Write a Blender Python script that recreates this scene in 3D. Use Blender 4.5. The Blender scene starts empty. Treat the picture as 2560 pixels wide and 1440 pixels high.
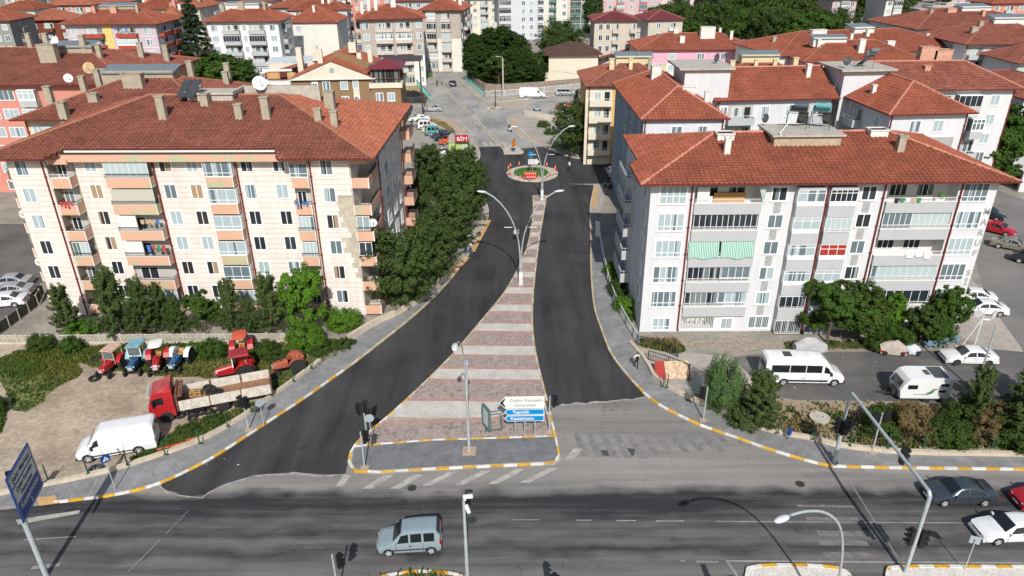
import bpy, bmesh, math, random
import numpy as np
from mathutils import Vector, Matrix
random.seed(7); rng = np.random.default_rng(7)
sc = bpy.context.scene; C = sc.collection
# ---------------------------------------------------------------- camera, sky, sun
CF, CP, CR, CH = 1775.0, math.radians(26.1), math.radians(0.5), 35.0
_F = np.array([0, math.cos(CP), -math.sin(CP)]); _U0 = np.array([0, math.sin(CP), math.cos(CP)]); _R0 = np.array([1., 0, 0])
_R = _R0*math.cos(CR) - _U0*math.sin(CR); _U = _U0*math.cos(CR) + _R0*math.sin(CR)
cam = bpy.data.cameras.new('camera'); co = bpy.data.objects.new('camera', cam); C.objects.link(co)
cam.sensor_width = 36; cam.lens = 36*CF/2560; cam.clip_start = 0.5; cam.clip_end = 3000
co.matrix_world = Matrix([[_R[0], _U[0], -_F[0], 0], [_R[1], _U[1], -_F[1], 0], [_R[2], _U[2], -_F[2], CH], [0, 0, 0, 1]])
sc.camera = co
SUN_EL, SUN_AZ = math.radians(40.3), math.radians(-4.2)     # azimuth of the shadows, from +Y
w = bpy.data.worlds.new('World'); sc.world = w; w.use_nodes = True
nt = w.node_tree; bg = nt.nodes['Background']; sky = nt.nodes.new('ShaderNodeTexSky'); sky.sky_type = 'NISHITA'; sky.sun_disc = False
sky.sun_elevation = SUN_EL; sky.sun_rotation = math.pi + SUN_AZ; sky.air_density = 1.2; sky.dust_density = 1.5
nt.links.new(sky.outputs[0], bg.inputs[0]); bg.inputs[1].default_value = 0.092
sl = bpy.data.lights.new('sun', 'SUN'); sl.energy = 4.5; sl.angle = math.radians(0.5); sl.color = (1, .97, .925)
so = bpy.data.objects.new('sun', sl); C.objects.link(so)
sd = Vector((math.sin(SUN_AZ)*math.cos(SUN_EL), math.cos(SUN_AZ)*math.cos(SUN_EL), -math.sin(SUN_EL)))
so.rotation_euler = sd.to_track_quat('-Z', 'Y').to_euler(); so.location = (0, -50, 120)
sc.view_settings.view_transform = 'Standard'; sc.view_settings.look = 'None'; sc.view_settings.exposure = 0.16; sc.view_settings.gamma = 1
sc.view_settings.use_curve_mapping = False
sc.cycles.max_bounces = 5; sc.cycles.diffuse_bounces = 3; sc.cycles.glossy_bounces = 3; sc.cycles.transparent_max_bounces = 6
def G(x, y, z=0.0):                      # where the sight line through photo point (x, y) meets height z
    d = _F*CF + _R*(x-1280) - _U*(y-720); t = (z-CH)/d[2]; return (d[0]*t, d[1]*t, z)
def G2(x, y, z=0.0): q = G(x, y, z); return (q[0], q[1])
def AT(x, y, Y):
    d = _F*CF + _R*(x-1280) - _U*(y-720); t = Y/d[1]; return (d[0]*t, Y, CH+d[2]*t)
PL = lambda pts: [G2(*p) for p in pts]
# ---------------------------------------------------------------- materials
_M = {}
def node(nt, t, **k):
    n = nt.nodes.new(t)
    for a, v in k.items(): setattr(n, a, v)
    return n
def M(name, col=(.5, .5, .5), rough=.8, metal=0.0, n=(3.0, .25), n2=None, obj=0.0, bump=0.0, attr=None, col2=None, stretch=None, spec=.3, trans=0, emit=0):
    """principled; colour varied by world-space noise n=(scale, amount), a second noise n2, object random and a vertex attribute"""
    if name in _M: return _M[name]
    m = bpy.data.materials.new(name); m.use_nodes = True; t = m.node_tree; b = t.nodes['Principled BSDF']
    b.inputs['Roughness'].default_value = rough; b.inputs['Metallic'].default_value = metal; b.inputs['Specular IOR Level'].default_value = spec
    if trans: b.inputs['Transmission Weight'].default_value = trans
    geo = node(t, 'ShaderNodeNewGeometry'); vec = geo.outputs['Position']
    if stretch:
        mp = node(t, 'ShaderNodeMapping'); mp.inputs['Scale'].default_value = stretch; t.links.new(vec, mp.inputs[0]); svec = mp.outputs[0]
    else: svec = vec
    cur = None
    def mul(a, lo, hi, fac):
        mr = node(t, 'ShaderNodeMapRange'); mr.inputs['To Min'].default_value = lo; mr.inputs['To Max'].default_value = hi
        mr.inputs['From Min'].default_value = .3 if fac != 'raw' else 0; mr.inputs['From Max'].default_value = .7 if fac != 'raw' else 1
        t.links.new(a, mr.inputs[0]); return mr.outputs[0]
    vals = []
    if n and n[1] > 0:
        tx = node(t, 'ShaderNodeTexNoise'); tx.inputs['Scale'].default_value = n[0]; tx.inputs['Detail'].default_value = 6; tx.inputs['Roughness'].default_value = .65
        t.links.new(svec, tx.inputs['Vector']); nz = tx.outputs[0]; vals.append(mul(nz, 1-n[1], 1+n[1], 0))
    else: nz = None
    if n2:
        ty = node(t, 'ShaderNodeTexNoise'); ty.inputs['Scale'].default_value = n2[0]; ty.inputs['Detail'].default_value = 3
        t.links.new(vec, ty.inputs['Vector']); vals.append(mul(ty.outputs[0], 1-n2[1], 1+n2[1], 0))
    if obj:
        oi = node(t, 'ShaderNodeObjectInfo'); vals.append(mul(oi.outputs['Random'], 1-obj, 1+obj, 'raw'))
    if attr:
        at = node(t, 'ShaderNodeAttribute'); at.attribute_name = 'rnd'; vals.append(mul(at.outputs['Fac'], 1-attr, 1+attr, 'raw'))
    base = node(t, 'ShaderNodeRGB'); base.outputs[0].default_value = (*col, 1); cout = base.outputs[0]
    if col2:
        mx = node(t, 'ShaderNodeMix', data_type='RGBA'); mx.inputs[6].default_value = (*col, 1); mx.inputs[7].default_value = (*col2, 1)
        if attr: t.links.new(at.outputs['Fac'], mx.inputs[0])
        elif obj: t.links.new(oi.outputs['Random'], mx.inputs[0])
        elif nz: t.links.new(mul(nz, 0, 1, 0), mx.inputs[0])
        cout = mx.outputs[2]
    if vals:
        v = vals[0]
        for q in vals[1:]:
            mm = node(t, 'ShaderNodeMath', operation='MULTIPLY'); t.links.new(v, mm.inputs[0]); t.links.new(q, mm.inputs[1]); v = mm.outputs[0]
        vm = node(t, 'ShaderNodeVectorMath', operation='SCALE'); t.links.new(cout, vm.inputs[0]); t.links.new(v, vm.inputs['Scale']); cout = vm.outputs[0]
    t.links.new(cout, b.inputs['Base Color'])
    if bump and nz:
        bp = node(t, 'ShaderNodeBump'); bp.inputs['Strength'].default_value = bump; bp.inputs['Distance'].default_value = .03
        t.links.new(nz, bp.inputs['Height']); t.links.new(bp.outputs[0], b.inputs['Normal'])
    if emit: b.inputs['Emission Color'].default_value = (*col, 1); b.inputs['Emission Strength'].default_value = emit
    _M[name] = m; return m
# ---------------------------------------------------------------- mesh buffer
class MB:
    def __init__(s): s.v = []; s.f = []; s.m = []; s.T = None
    def P(s, p):
        if s.T is not None: p = tuple(s.T @ Vector(p))
        s.v.append(tuple(p)); return len(s.v)-1
    def poly(s, pts, mi=0):
        i = [s.P(p) for p in pts]; s.f.append(i); s.m.append(mi)
    def box(s, c, d, mi=0, rz=0.0, R=None):
        x, y, z = d[0]/2, d[1]/2, d[2]/2; m = R if R is not None else Matrix.Rotation(rz, 3, 'Z'); c = Vector(c)
        k = [s.P(c + m @ Vector(p)) for p in ((-x,-y,-z),(x,-y,-z),(x,y,-z),(-x,y,-z),(-x,-y,z),(x,-y,z),(x,y,z),(-x,y,z))]
        for q in ((0,3,2,1),(4,5,6,7),(0,1,5,4),(1,2,6,5),(2,3,7,6),(3,0,4,7)): s.f.append([k[a] for a in q]); s.m.append(mi)
    def b2(s, a, b, mi=0): s.box([(a[i]+b[i])/2 for i in range(3)], [abs(b[i]-a[i]) for i in range(3)], mi)
    def prism(s, pts, z0, z1, mi=0, side=None):
        A = sum(pts[i][0]*pts[(i+1) % len(pts)][1]-pts[(i+1) % len(pts)][0]*pts[i][1] for i in range(len(pts)))
        if A < 0: pts = pts[::-1]
        lo = [s.P((p[0], p[1], z0)) for p in pts]; hi = [s.P((p[0], p[1], z1)) for p in pts]; n = len(pts)
        s.f.append(hi); s.m.append(mi); s.f.append(lo[::-1]); s.m.append(mi)
        for i in range(n): s.f.append([lo[i], lo[(i+1) % n], hi[(i+1) % n], hi[i]]); s.m.append(mi if side is None else side)
    def sheet(s, pts, z, mi=0):
        A = sum(pts[i][0]*pts[(i+1) % len(pts)][1]-pts[(i+1) % len(pts)][0]*pts[i][1] for i in range(len(pts)))
        if A < 0: pts = pts[::-1]
        s.poly([(p[0], p[1], z) for p in pts], mi)
    def tube(s, pts, r, n=8, mi=0, cap=True):
        pts = [Vector(p) for p in pts]; N = len(pts); rs = r if isinstance(r, (list, tuple)) else [r]*N; rings = []
        for i, p in enumerate(pts):
            t = (pts[min(i+1, N-1)]-pts[max(i-1, 0)]).normalized()
            a = Vector((0, 0, 1)) if abs(t.z) < .9 else Vector((1, 0, 0)); u = t.cross(a).normalized(); v = t.cross(u)
            rings.append([s.P(p + (u*math.cos(2*math.pi*k/n)+v*math.sin(2*math.pi*k/n))*rs[i]) for k in range(n)])
        for i in range(N-1):
            for k in range(n): s.f.append([rings[i][k], rings[i+1][k], rings[i+1][(k+1) % n], rings[i][(k+1) % n]]); s.m.append(mi)
        if cap: s.f.append(rings[0]); s.m.append(mi); s.f.append(rings[-1][::-1]); s.m.append(mi)
    def ell(s, c, r, mi=0, nu=10, nv=6, R=None):
        c = Vector(c); rows = []
        for j in range(nv+1):
            th = math.pi*j/nv; row = []
            for i in range(nu):
                ph = 2*math.pi*i/nu; p = Vector((r[0]*math.sin(th)*math.cos(ph), r[1]*math.sin(th)*math.sin(ph), r[2]*math.cos(th)))
                row.append(s.P(c + (R @ p if R is not None else p)))
            rows.append(row)
        for j in range(nv):
            for i in range(nu): s.f.append([rows[j][i], rows[j+1][i], rows[j+1][(i+1) % nu], rows[j][(i+1) % nu]]); s.m.append(mi)
    def loft(s, rings, mi=0, cap=True, close=True):
        ids = [[s.P(p) for p in r] for r in rings]; n = len(rings[0])
        for i in range(len(ids)-1):
            for k in range(n if close else n-1): s.f.append([ids[i][k], ids[i+1][k], ids[i+1][(k+1) % n], ids[i][(k+1) % n]]); s.m.append(mi)
        if cap: s.f.append(ids[0]); s.m.append(mi); s.f.append(ids[-1][::-1]); s.m.append(mi)
    def mesh(s, name, mats, smooth=None):
        me = bpy.data.meshes.new(name); me.from_pydata(s.v, [], s.f)
        for m in (mats if isinstance(mats, (list, tuple)) else [mats]): me.materials.append(m)
        if any(s.m): me.polygons.foreach_set('material_index', s.m)
        if smooth is not None:
            me.polygons.foreach_set('use_smooth', [True]*len(me.polygons)); me.set_sharp_from_angle(angle=math.radians(smooth))
        me.update(); return me
    def build(s, name, mats, parent=None, smooth=None): return mobj(name, s.mesh(name, mats, smooth), parent)
def mobj(name, me, parent=None, loc=None, rz=None, scale=None):
    o = bpy.data.objects.new(name, me); C.objects.link(o)
    if parent: o.parent = parent
    if loc is not None: o.location = loc
    if rz is not None: o.rotation_euler = (0, 0, rz)
    if scale is not None: o.scale = scale
    return o
def tag(o, label=None, cat=None, group=None, kind=None):
    if label: o['label'] = label
    if cat: o['category'] = cat
    if group: o['group'] = group
    if kind: o['kind'] = kind
    return o
def thing(name, label, cat, loc=(0, 0, 0), rz=0, group=None):
    o = bpy.data.objects.new(name, None); C.objects.link(o); o.location = loc; o.rotation_euler = (0, 0, rz); o.empty_display_size = .3
    return tag(o, label, cat, group)
def struct(o): o['kind'] = 'structure'; return o
def copytree(o, parent=None, kids=None):
    if kids is None:
        kids = {}
        for q in bpy.data.objects:
            if q.parent: kids.setdefault(q.parent.name, []).append(q)
    c = o.copy(); C.objects.link(c); c.parent = parent
    for ch in kids.get(o.name, []): copytree(ch, c, kids)
    return c
def recolor(root, old, new, kids=None):        # swap one material on a copied thing (its meshes are copied first)
    for q in [o for o in bpy.data.objects if o.parent and (o.parent == root or o.parent.parent == root)]:
        if q.data and any(m == old for m in q.data.materials):
            q.data = q.data.copy()
            for i, m in enumerate(q.data.materials):
                if m == old: q.data.materials[i] = new
_UB = {}
def ubox(parent, name, c, d, mat, rz=0, key=''):
    k = (mat.name, key)
    if k not in _UB: m = MB(); m.box((0, 0, 0), (1, 1, 1)); _UB[k] = m.mesh(name, mat)
    return mobj(name, _UB[k], parent, c, rz, d)
def smooth_line(pts, it=2, closed=False):
    for _ in range(it):
        o = [] if closed else [pts[0]]; n = len(pts)
        for i in range(n if closed else n-1):
            a, b = pts[i], pts[(i+1) % n]
            o += [(a[0]*.75+b[0]*.25, a[1]*.75+b[1]*.25), (a[0]*.25+b[0]*.75, a[1]*.25+b[1]*.75)]
        if not closed: o.append(pts[-1])
        pts = o
    return pts
def sm3(pts, it=2):
    for _ in range(it):
        o = [pts[0]]
        for a, b in zip(pts, pts[1:]): o += [tuple(a[i]*.75+b[i]*.25 for i in range(3)), tuple(a[i]*.25+b[i]*.75 for i in range(3))]
        pts = o+[pts[-1]]
    return pts
def resample(pts, step):
    out = [pts[0]]; acc = 0
    for a, b in zip(pts, pts[1:]):
        L = math.dist(a, b); d = step-acc
        while d <= L: t = d/L; out.append((a[0]+(b[0]-a[0])*t, a[1]+(b[1]-a[1])*t)); d += step
        acc = L-(d-step)
    if math.dist(out[-1], pts[-1]) > step*.3: out.append(pts[-1])
    return out
def inside(p, poly):
    x, y = p; c = False; n = len(poly)
    for i in range(n):
        x1, y1 = poly[i]; x2, y2 = poly[i-1]
        if (y1 > y) != (y2 > y) and x < (x2-x1)*(y-y1)/(y2-y1)+x1: c = not c
    return c
def clip_half(poly, p, n):               # keep the side where (q-p).n <= 0
    out = []
    for i in range(len(poly)):
        a, b = poly[i], poly[(i+1) % len(poly)]; da = (a[0]-p[0])*n[0]+(a[1]-p[1])*n[1]; db = (b[0]-p[0])*n[0]+(b[1]-p[1])*n[1]
        if da <= 0: out.append(a)
        if da*db < 0: t = da/(da-db); out.append((a[0]+(b[0]-a[0])*t, a[1]+(b[1]-a[1])*t))
    return out
# common materials
WHITE = M('white_paint', (.74, .74, .72), .6, n=(.6, .08)); PVC = M('white_window_frame', (.78, .78, .77), .4, n=None)
DARK = M('dark_metal', (.03, .03, .032), .5, n=None); GALV = M('galvanised_steel', (.42, .46, .47), .5, .25, n=(4, .15))
BLACK = M('black_plastic', (.012, .012, .013), .45, n=None); TYRE = M('tyre_rubber', (.022, .022, .022), .85, n=(9, .2))
RAILW = M('white_railing', (.7, .7, .7), .5, n=None); PIPE = M('downpipe_maroon', (.16, .02, .02), .45, n=None)
CONC = M('concrete', (.40, .37, .32), .9, n=(1.2, .2), n2=(12, .1), bump=.2)
def pane_mat(name, cur, dark, p, tint=None):
    """glass pane over a curtain: folds run down the pane, each window draws its own mix of curtain and dark room"""
    m = bpy.data.materials.new(name); m.use_nodes = True; t = m.node_tree; b = t.nodes['Principled BSDF']
    b.inputs['Roughness'].default_value = .12; b.inputs['Specular IOR Level'].default_value = .55
    tc = node(t, 'ShaderNodeTexCoord'); sp = node(t, 'ShaderNodeSeparateXYZ'); t.links.new(tc.outputs['Object'], sp.inputs[0]); oi = node(t, 'ShaderNodeObjectInfo')
    ad = node(t, 'ShaderNodeMath', operation='MULTIPLY_ADD'); t.links.new(oi.outputs['Random'], ad.inputs[0]); ad.inputs[1].default_value = 77
    t.links.new(sp.outputs[0], ad.inputs[2]); cb = node(t, 'ShaderNodeCombineXYZ'); t.links.new(ad.outputs[0], cb.inputs[0])
    nz = node(t, 'ShaderNodeTexNoise'); nz.inputs['Scale'].default_value = 14; nz.inputs['Detail'].default_value = 1; t.links.new(cb.outputs[0], nz.inputs['Vector'])
    fold = node(t, 'ShaderNodeMix', data_type='RGBA'); t.links.new(nz.outputs[0], fold.inputs[0])
    fold.inputs[6].default_value = (*[c*.62 for c in cur], 1); fold.inputs[7].default_value = (*[min(1, c*1.25) for c in cur], 1)
    n2 = node(t, 'ShaderNodeTexNoise'); n2.inputs['Scale'].default_value = 1.3; n2.inputs['Detail'].default_value = 0; t.links.new(cb.outputs[0], n2.inputs['Vector'])
    th = node(t, 'ShaderNodeMath', operation='LESS_THAN'); t.links.new(n2.outputs[0], th.inputs[0])
    mr = node(t, 'ShaderNodeMapRange'); mr.inputs['To Min'].default_value = p-.26; mr.inputs['To Max'].default_value = p+.30; t.links.new(oi.outputs['Random'], mr.inputs[0]); t.links.new(mr.outputs[0], th.inputs[1])
    mx = node(t, 'ShaderNodeMix', data_type='RGBA'); t.links.new(th.outputs[0], mx.inputs[0]); mx.inputs[6].default_value = (*dark, 1); t.links.new(fold.outputs[2], mx.inputs[7])
    t.links.new(mx.outputs[2], b.inputs['Base Color']); _M[name] = m; return m
PANE = pane_mat('window_pane_curtain', (.30, .35, .36), (.035, .045, .055), .50)
PANED = pane_mat('window_pane_dark', (.16, .19, .2), (.02, .026, .034), .32)
PANEC = pane_mat('glazing_curtain', (.42, .50, .50), (.10, .14, .15), .56)
PANEW = pane_mat('window_pane_sheer', (.36, .44, .46), (.12, .16, .18), .52)
PANEB = pane_mat('window_pane_brown', (.36, .25, .15), (.03, .03, .03), .42)
# ---------------------------------------------------------------- ground, roads, pavements
def road_mat(name, dark, light, cols, streak=(0.05, .9, 1), amt=.16, patch=.22, lanes=None, ang=0, crack=0):
    m = bpy.data.materials.new(name); m.use_nodes = True; t = m.node_tree; b = t.nodes['Principled BSDF']; b.inputs['Roughness'].default_value = .88; b.inputs['Specular IOR Level'].default_value = .25
    g = node(t, 'ShaderNodeNewGeometry')
    def nz(scale, det, stretch=None, rot=0):
        mp = node(t, 'ShaderNodeMapping'); mp.vector_type = 'POINT'
        if stretch: mp.inputs['Scale'].default_value = stretch
        mp.inputs['Rotation'].default_value = (0, 0, rot); t.links.new(g.outputs['Position'], mp.inputs[0])
        x = node(t, 'ShaderNodeTexNoise'); x.inputs['Scale'].default_value = scale; x.inputs['Detail'].default_value = det; x.inputs['Roughness'].default_value = .62; t.links.new(mp.outputs[0], x.inputs['Vector']); return x.outputs[0]
    def rng_(a, f0, f1, t0, t1):
        mr = node(t, 'ShaderNodeMapRange'); t.links.new(a, mr.inputs[0])
        for i, v in zip(('From Min', 'From Max', 'To Min', 'To Max'), (f0, f1, t0, t1)): mr.inputs[i].default_value = v
        return mr.outputs[0]
    def mth(op, a, b_):
        x = node(t, 'ShaderNodeMath', operation=op)
        for i, v in enumerate((a, b_)):
            if isinstance(v, float) or isinstance(v, int): x.inputs[i].default_value = v
            else: t.links.new(v, x.inputs[i])
        return x.outputs[0]
    big = rng_(nz(.13, 4), .35, .68, 0, 1); st = rng_(nz(1, 5, streak, ang), .3, .7, -1, 1); fine = rng_(nz(9, 4), .3, .7, -1, 1)
    spots = rng_(nz(1.1, 3), .60, .72, 0, 1)
    val = mth('ADD', mth('MULTIPLY', big, patch), mth('MULTIPLY', st, amt)); val = mth('ADD', val, mth('MULTIPLY', fine, .07)); val = mth('SUBTRACT', val, mth('MULTIPLY', spots, .10))
    if lanes:
        sp = node(t, 'ShaderNodeSeparateXYZ'); t.links.new(g.outputs['Position'], sp.inputs[0])
        y = mth('ADD', sp.outputs[1], mth('MULTIPLY', rng_(nz(.25, 2), 0, 1, -1, 1), 1.2)); yy = rng_(y, lanes[0], lanes[1], 0, 1)
        cr = node(t, 'ShaderNodeValToRGB'); t.links.new(yy, cr.inputs[0]); e = cr.color_ramp.elements
        for i, (p, v) in enumerate(lanes[2]):
            q = e[i] if i < 2 else e.new(p)
            q.position = p; q.color = (v, v, v, 1)
        val = mth('ADD', val, mth('SUBTRACT', cr.outputs[0], .5))
    val = mth('ADD', val, .35)
    mx = node(t, 'ShaderNodeMix', data_type='RGBA'); mx.clamp_factor = True; t.links.new(val, mx.inputs[0]); mx.inputs[6].default_value = (*dark, 1); mx.inputs[7].default_value = (*light, 1)
    out = mx.outputs[2]
    if crack:
        v = node(t, 'ShaderNodeTexVoronoi', feature='DISTANCE_TO_EDGE'); v.inputs['Scale'].default_value = .22
        mp = node(t, 'ShaderNodeVectorMath', operation='ADD'); t.links.new(g.outputs['Position'], mp.inputs[0])
        nn = node(t, 'ShaderNodeTexNoise'); nn.inputs['Scale'].default_value = .9; nn.inputs['Detail'].default_value = 5; t.links.new(g.outputs['Position'], nn.inputs['Vector'])
        sc_ = node(t, 'ShaderNodeVectorMath', operation='SCALE'); sc_.inputs['Scale'].default_value = 1.6; t.links.new(nn.outputs[1], sc_.inputs[0]); t.links.new(sc_.outputs[0], mp.inputs[1]); t.links.new(mp.outputs[0], v.inputs['Vector'])
        ck = rng_(v.outputs[0], 0, .012, crack, 0); mask = rng_(nz(.3, 2), .5, .6, 0, 1)
        m2 = node(t, 'ShaderNodeMix', data_type='RGBA'); t.links.new(mth('MULTIPLY', ck, mask), m2.inputs[0]); t.links.new(out, m2.inputs[6]); m2.inputs[7].default_value = (.03, .03, .03, 1); out = m2.outputs[2]
    t.links.new(out, b.inputs['Base Color'])
    bp = node(t, 'ShaderNodeBump'); bp.inputs['Strength'].default_value = .25; bp.inputs['Distance'].default_value = .02; t.links.new(fine, bp.inputs['Height']); t.links.new(bp.outputs[0], b.inputs['Normal'])
    _M[name] = m; return m
MAIN = road_mat('worn_asphalt', (.030, .030, .033), (.265, .25, .232), None, amt=.2, patch=.16, streak=(.06, 1.1, 1), crack=.35,
    lanes=(28, 44, [(0, .5), (.28, .50), (.335, .22), (.39, .44), (.45, .24), (.485, .40), (.53, .24), (.58, .10), (.64, .12), (.675, .50), (.70, .84), (.80, .95), (1, .85)]))
NEWA = road_mat('fresh_asphalt', (.014, .014, .016), (.072, .071, .071), None, amt=.28, patch=.36, streak=(.55, .06, 1), ang=-.12)
OLDA = road_mat('pale_old_asphalt', (.15, .145, .138), (.40, .38, .35), None, amt=.22, patch=.45, streak=(.3, .08, 1), ang=-.4, crack=.2)
LANE = road_mat('side_asphalt', (.045, .044, .044), (.17, .16, .15), None, amt=.12, patch=.5, streak=(.2, .5, 1), crack=.3)
PAVE = M('grey_paving', (.205, .204, .203), .85, n=(1.3, .22), n2=(.35, .18), bump=.2)
PAVB = M('beige_paving', (.34, .305, .265), .85, n=(1.5, .16), n2=(.3, .12))
ORAN = M('orange_tactile_paving', (.50, .30, .13), .85, n=(2, .2)); MARK = M('faded_road_paint', (.36, .34, .31), .8, n=(1.2, .3), n2=(9, .12))
MARKW = M('white_road_paint', (.27, .26, .245), .8, n=(1.0, .35))
DUST = M('town_ground', (.25, .225, .19), .95, n=(.35, .25), n2=(3, .15)); DIRT = M('dry_dirt', (.29, .222, .16), .95, n=(.22, .2), n2=(2.2, .2), bump=.5, col2=(.40, .325, .25))
SOIL = M('reddish_soil', (.33, .24, .17), .95, n=(.9, .3), n2=(6, .2), bump=.5, col2=(.24, .20, .115)); GRASSG = M('grass_ground', (.06, .095, .022), .95, n=(.5, .5), n2=(4, .35), col2=(.15, .15, .05))
DRYG = M('dry_grass_ground', (.33, .25, .11), .95, n=(.9, .3), n2=(5, .25)); YARD = M('concrete_yard', (.30, .27, .23), .9, n=(.5, .2), n2=(4, .15))
g = MB(); g.sheet([(-900, -40), (1100, -40), (1100, 1500), (-900, 1500)], 0); struct(g.build('ground', DUST))
def sheet(name, pts, z, mat, kind='structure'):
    b = MB(); b.sheet(pts, z); o = b.build(name, mat); o['kind'] = kind; return o
LK = PL([(-260, 1300), (0, 1276), (70, 1267), (170, 1256), (300, 1240), (400, 1213), (460, 1185), (530, 1150), (600, 1105), (680, 1052), (760, 1000), (830, 950), (900, 900), (960, 852), (1030, 797), (1090, 742), (1140, 686), (1180, 628), (1207, 580), (1226, 535), (1214, 500), (1196, 462), (1186, 425), (1197, 402), (1203, 386), (1193, 363), (1172, 322), (1145, 303), (1105, 292), (1060, 289), (1018, 294)])
RK = PL([(1486, 463), (1478, 495), (1473, 527), (1476, 612), (1475, 667), (1481, 760), (1492, 800), (1503, 829), (1517, 870), (1535, 902), (1573, 948), (1611, 989), (1646, 1015), (1698, 1042), (1757, 1069), (1803, 1084), (1850, 1100), (1920, 1126), (2007, 1152), (2062, 1167), (2117, 1171), (2560, 1177), (3100, 1184)])
NK = PL([(1300, 283), (1272, 290), (1267, 300), (1271, 320), (1306, 348), (1356, 367), (1403, 387), (1438, 398), (1523, 402), (1640, 404)])
LKs = smooth_line(LK, 2); RKs = smooth_line(RK, 2); NKs = smooth_line(NK, 2)
sheet('road', [(-120, 4), (-120, 33)] + LKs[:len(LKs)//2+6] + RKs + [(95, 36), (95, 4)], .006, MAIN)
# old pale asphalt of the far streets
sheet('far_street', [(-46, 96), (-46, 226), (-30, 262), (-2, 262), (-2, 188), (70, 188), (70, 148), (9, 136), (9.5, 124), (62, 124), (62, 108), (9, 108), (3.2, 103), (-3, 107), (-5, 118), (-9, 133), (-30, 100)], .010, OLDA)
# new asphalt: both arms, the roundabout and the mouth of the side street
lseg = [p for p in LKs if 39.0 < p[1] < 128.5 and p[0] < 0 and p[0] > -41 and p[1] > 38.2]
j = random.Random(3)
edge = PL([(400, 1214), (420, 1232), (455, 1240), (505, 1245), (520, 1232), (560, 1212), (640, 1188), (740, 1182), (800, 1190), (866, 1186)])
med_l = PL([(869, 1161), (873, 1132), (896, 1100), (934, 1071), (987, 1027), (1071, 948), (1135, 884), (1188, 820), (1239, 760), (1263, 729), (1290, 682), (1306, 647), (1321, 608), (1333, 538), (1331, 490)])
med_r = PL([(1368, 490), (1360, 538), (1348, 608), (1337, 705), (1333, 760), (1332, 820), (1340, 887), (1363, 977), (1380, 1047), (1392, 1097), (1402, 1150)])
def jag(pts, a): return [(x+j.uniform(-a, a), y+j.uniform(-a, a)) for x, y in resample(pts, .8)]
lk_new = [p for p in LKs if p[1] >= G2(1, 1214)[1] and p[0] > G2(400, 1214)[0]]
lk_new = [p for p in lk_new[:] if p[1] < 129][:len(lk_new)]
cut = next(i for i, p in enumerate(LKs) if p[0] >= G2(402, 1213)[0]); cut2 = max(i for i, p in enumerate(LKs) if p[1] <= G2(1197, 370)[1])
poly = LKs[cut:cut2] + PL([(1197, 368), (1255, 366), (1300, 372), (1352, 367)]) + [p for p in NKs if p[1] < G2(1356, 367)[1] and p[0] < 62][:60] + [(62, 122.6), (62, 109), (9, 109)] + [p for p in RKs if p[1] > G2(1, 1000)[1] and p[0] < 24]
endR = jag(PL([(1618, 994), (1560, 1001), (1480, 1008), (1372, 1017)]), .12)
inner = med_r[:7][::-1]
poly2 = poly + endR + [med_r[7]] + inner + med_l[::-1] + jag(edge[::-1], .15)
sheet('fresh_asphalt', poly2, .014, NEWA)
sheet('side_lane', PL([(1830, 893), (1905, 884), (2100, 880), (2400, 876), (2600, 872), (3000, 868), (3000, 1015), (2560, 1010), (2200, 1003), (1990, 1000), (1925, 990), (1895, 960)]), .012, LANE)
sheet('courtyard', PL([(1600, 868), (1830, 893), (1895, 960), (1925, 990), (1870, 1000), (1800, 985), (1716, 985), (1640, 950), (1610, 900)]), .008, PAVB)
sheet('right_street', PL([(2395, 500), (2480, 470), (2560, 500), (2900, 600), (2900, 1000), (2640, 905), (2560, 880), (2470, 760)]) , .009, road_mat('grey_street', (.10, .098, .095), (.24, .225, .21), None, amt=.1, patch=.4))
sheet('side_pavement', PL([(2395, 745), (2425, 690), (2560, 880), (2420, 868), (2180, 868)]), .0125, PAVB)
sheet('side_pavement', PL([(1590, 845), (2440, 850), (2440, 872), (1840, 880), (1596, 862)]), .018, M('broken_paving', (.27, .23, .185), .9, n=(2.2, .35), n2=(8, .25), bump=.6))
sheet('car_park', PL([(960, 300), (1018, 296), (1068, 296), (1150, 372), (1140, 470), (1000, 470)]), .014, M('car_park_paving', (.29, .265, .235), .9, n=(.7, .14), n2=(4, .08)))
sheet('left_lane', PL([(-500, 560), (60, 560), (110, 700), (70, 760), (0, 830), (-500, 900)]), .008, LANE)
# yard with tractors: dirt, then grass
YD = PL([(-500, 1250), (-500, 850), (0, 858), (720, 858), (880, 842), (905, 848), (860, 880), (800, 908), (764, 934), (680, 996), (590, 1059), (500, 1107), (410, 1140), (288, 1180), (194, 1201), (87, 1222), (0, 1238)])
sheet('dirt_yard', YD, .012, DIRT)
gr1 = jag(smooth_line(PL([(-30, 905), (60, 872), (200, 862), (720, 860), (880, 845), (850, 885), (764, 934), (700, 980), (640, 955), (420, 940), (250, 925), (170, 900), (215, 930), (120, 985), (105, 1010), (45, 1045), (20, 980)]), 1), .25)
gr2 = jag(smooth_line(PL([(470, 1060), (680, 1000), (590, 1057), (500, 1105), (410, 1138), (300, 1160), (380, 1120)]), 1), .2)
sheet('grass_verge', gr1, .018, GRASSG); sheet('grass_verge', gr2, .018, GRASSG)
gr3 = smooth_line(PL([(-60, 1000), (5, 1010), (14, 1040), (4, 1090), (-60, 1120)]), 1); sheet('grass_verge', gr3, .018, GRASSG)
wild = PL([(1930, 1000), (2200, 1010), (2560, 1016), (3100, 1020), (3100, 1135), (2560, 1122), (2252, 1122), (2097, 1105), (1977, 1085), (1862, 1052), (1797, 1020), (1716, 990), (1800, 990), (1870, 1005)])
sheet('waste_ground', wild, .013, SOIL)
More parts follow.
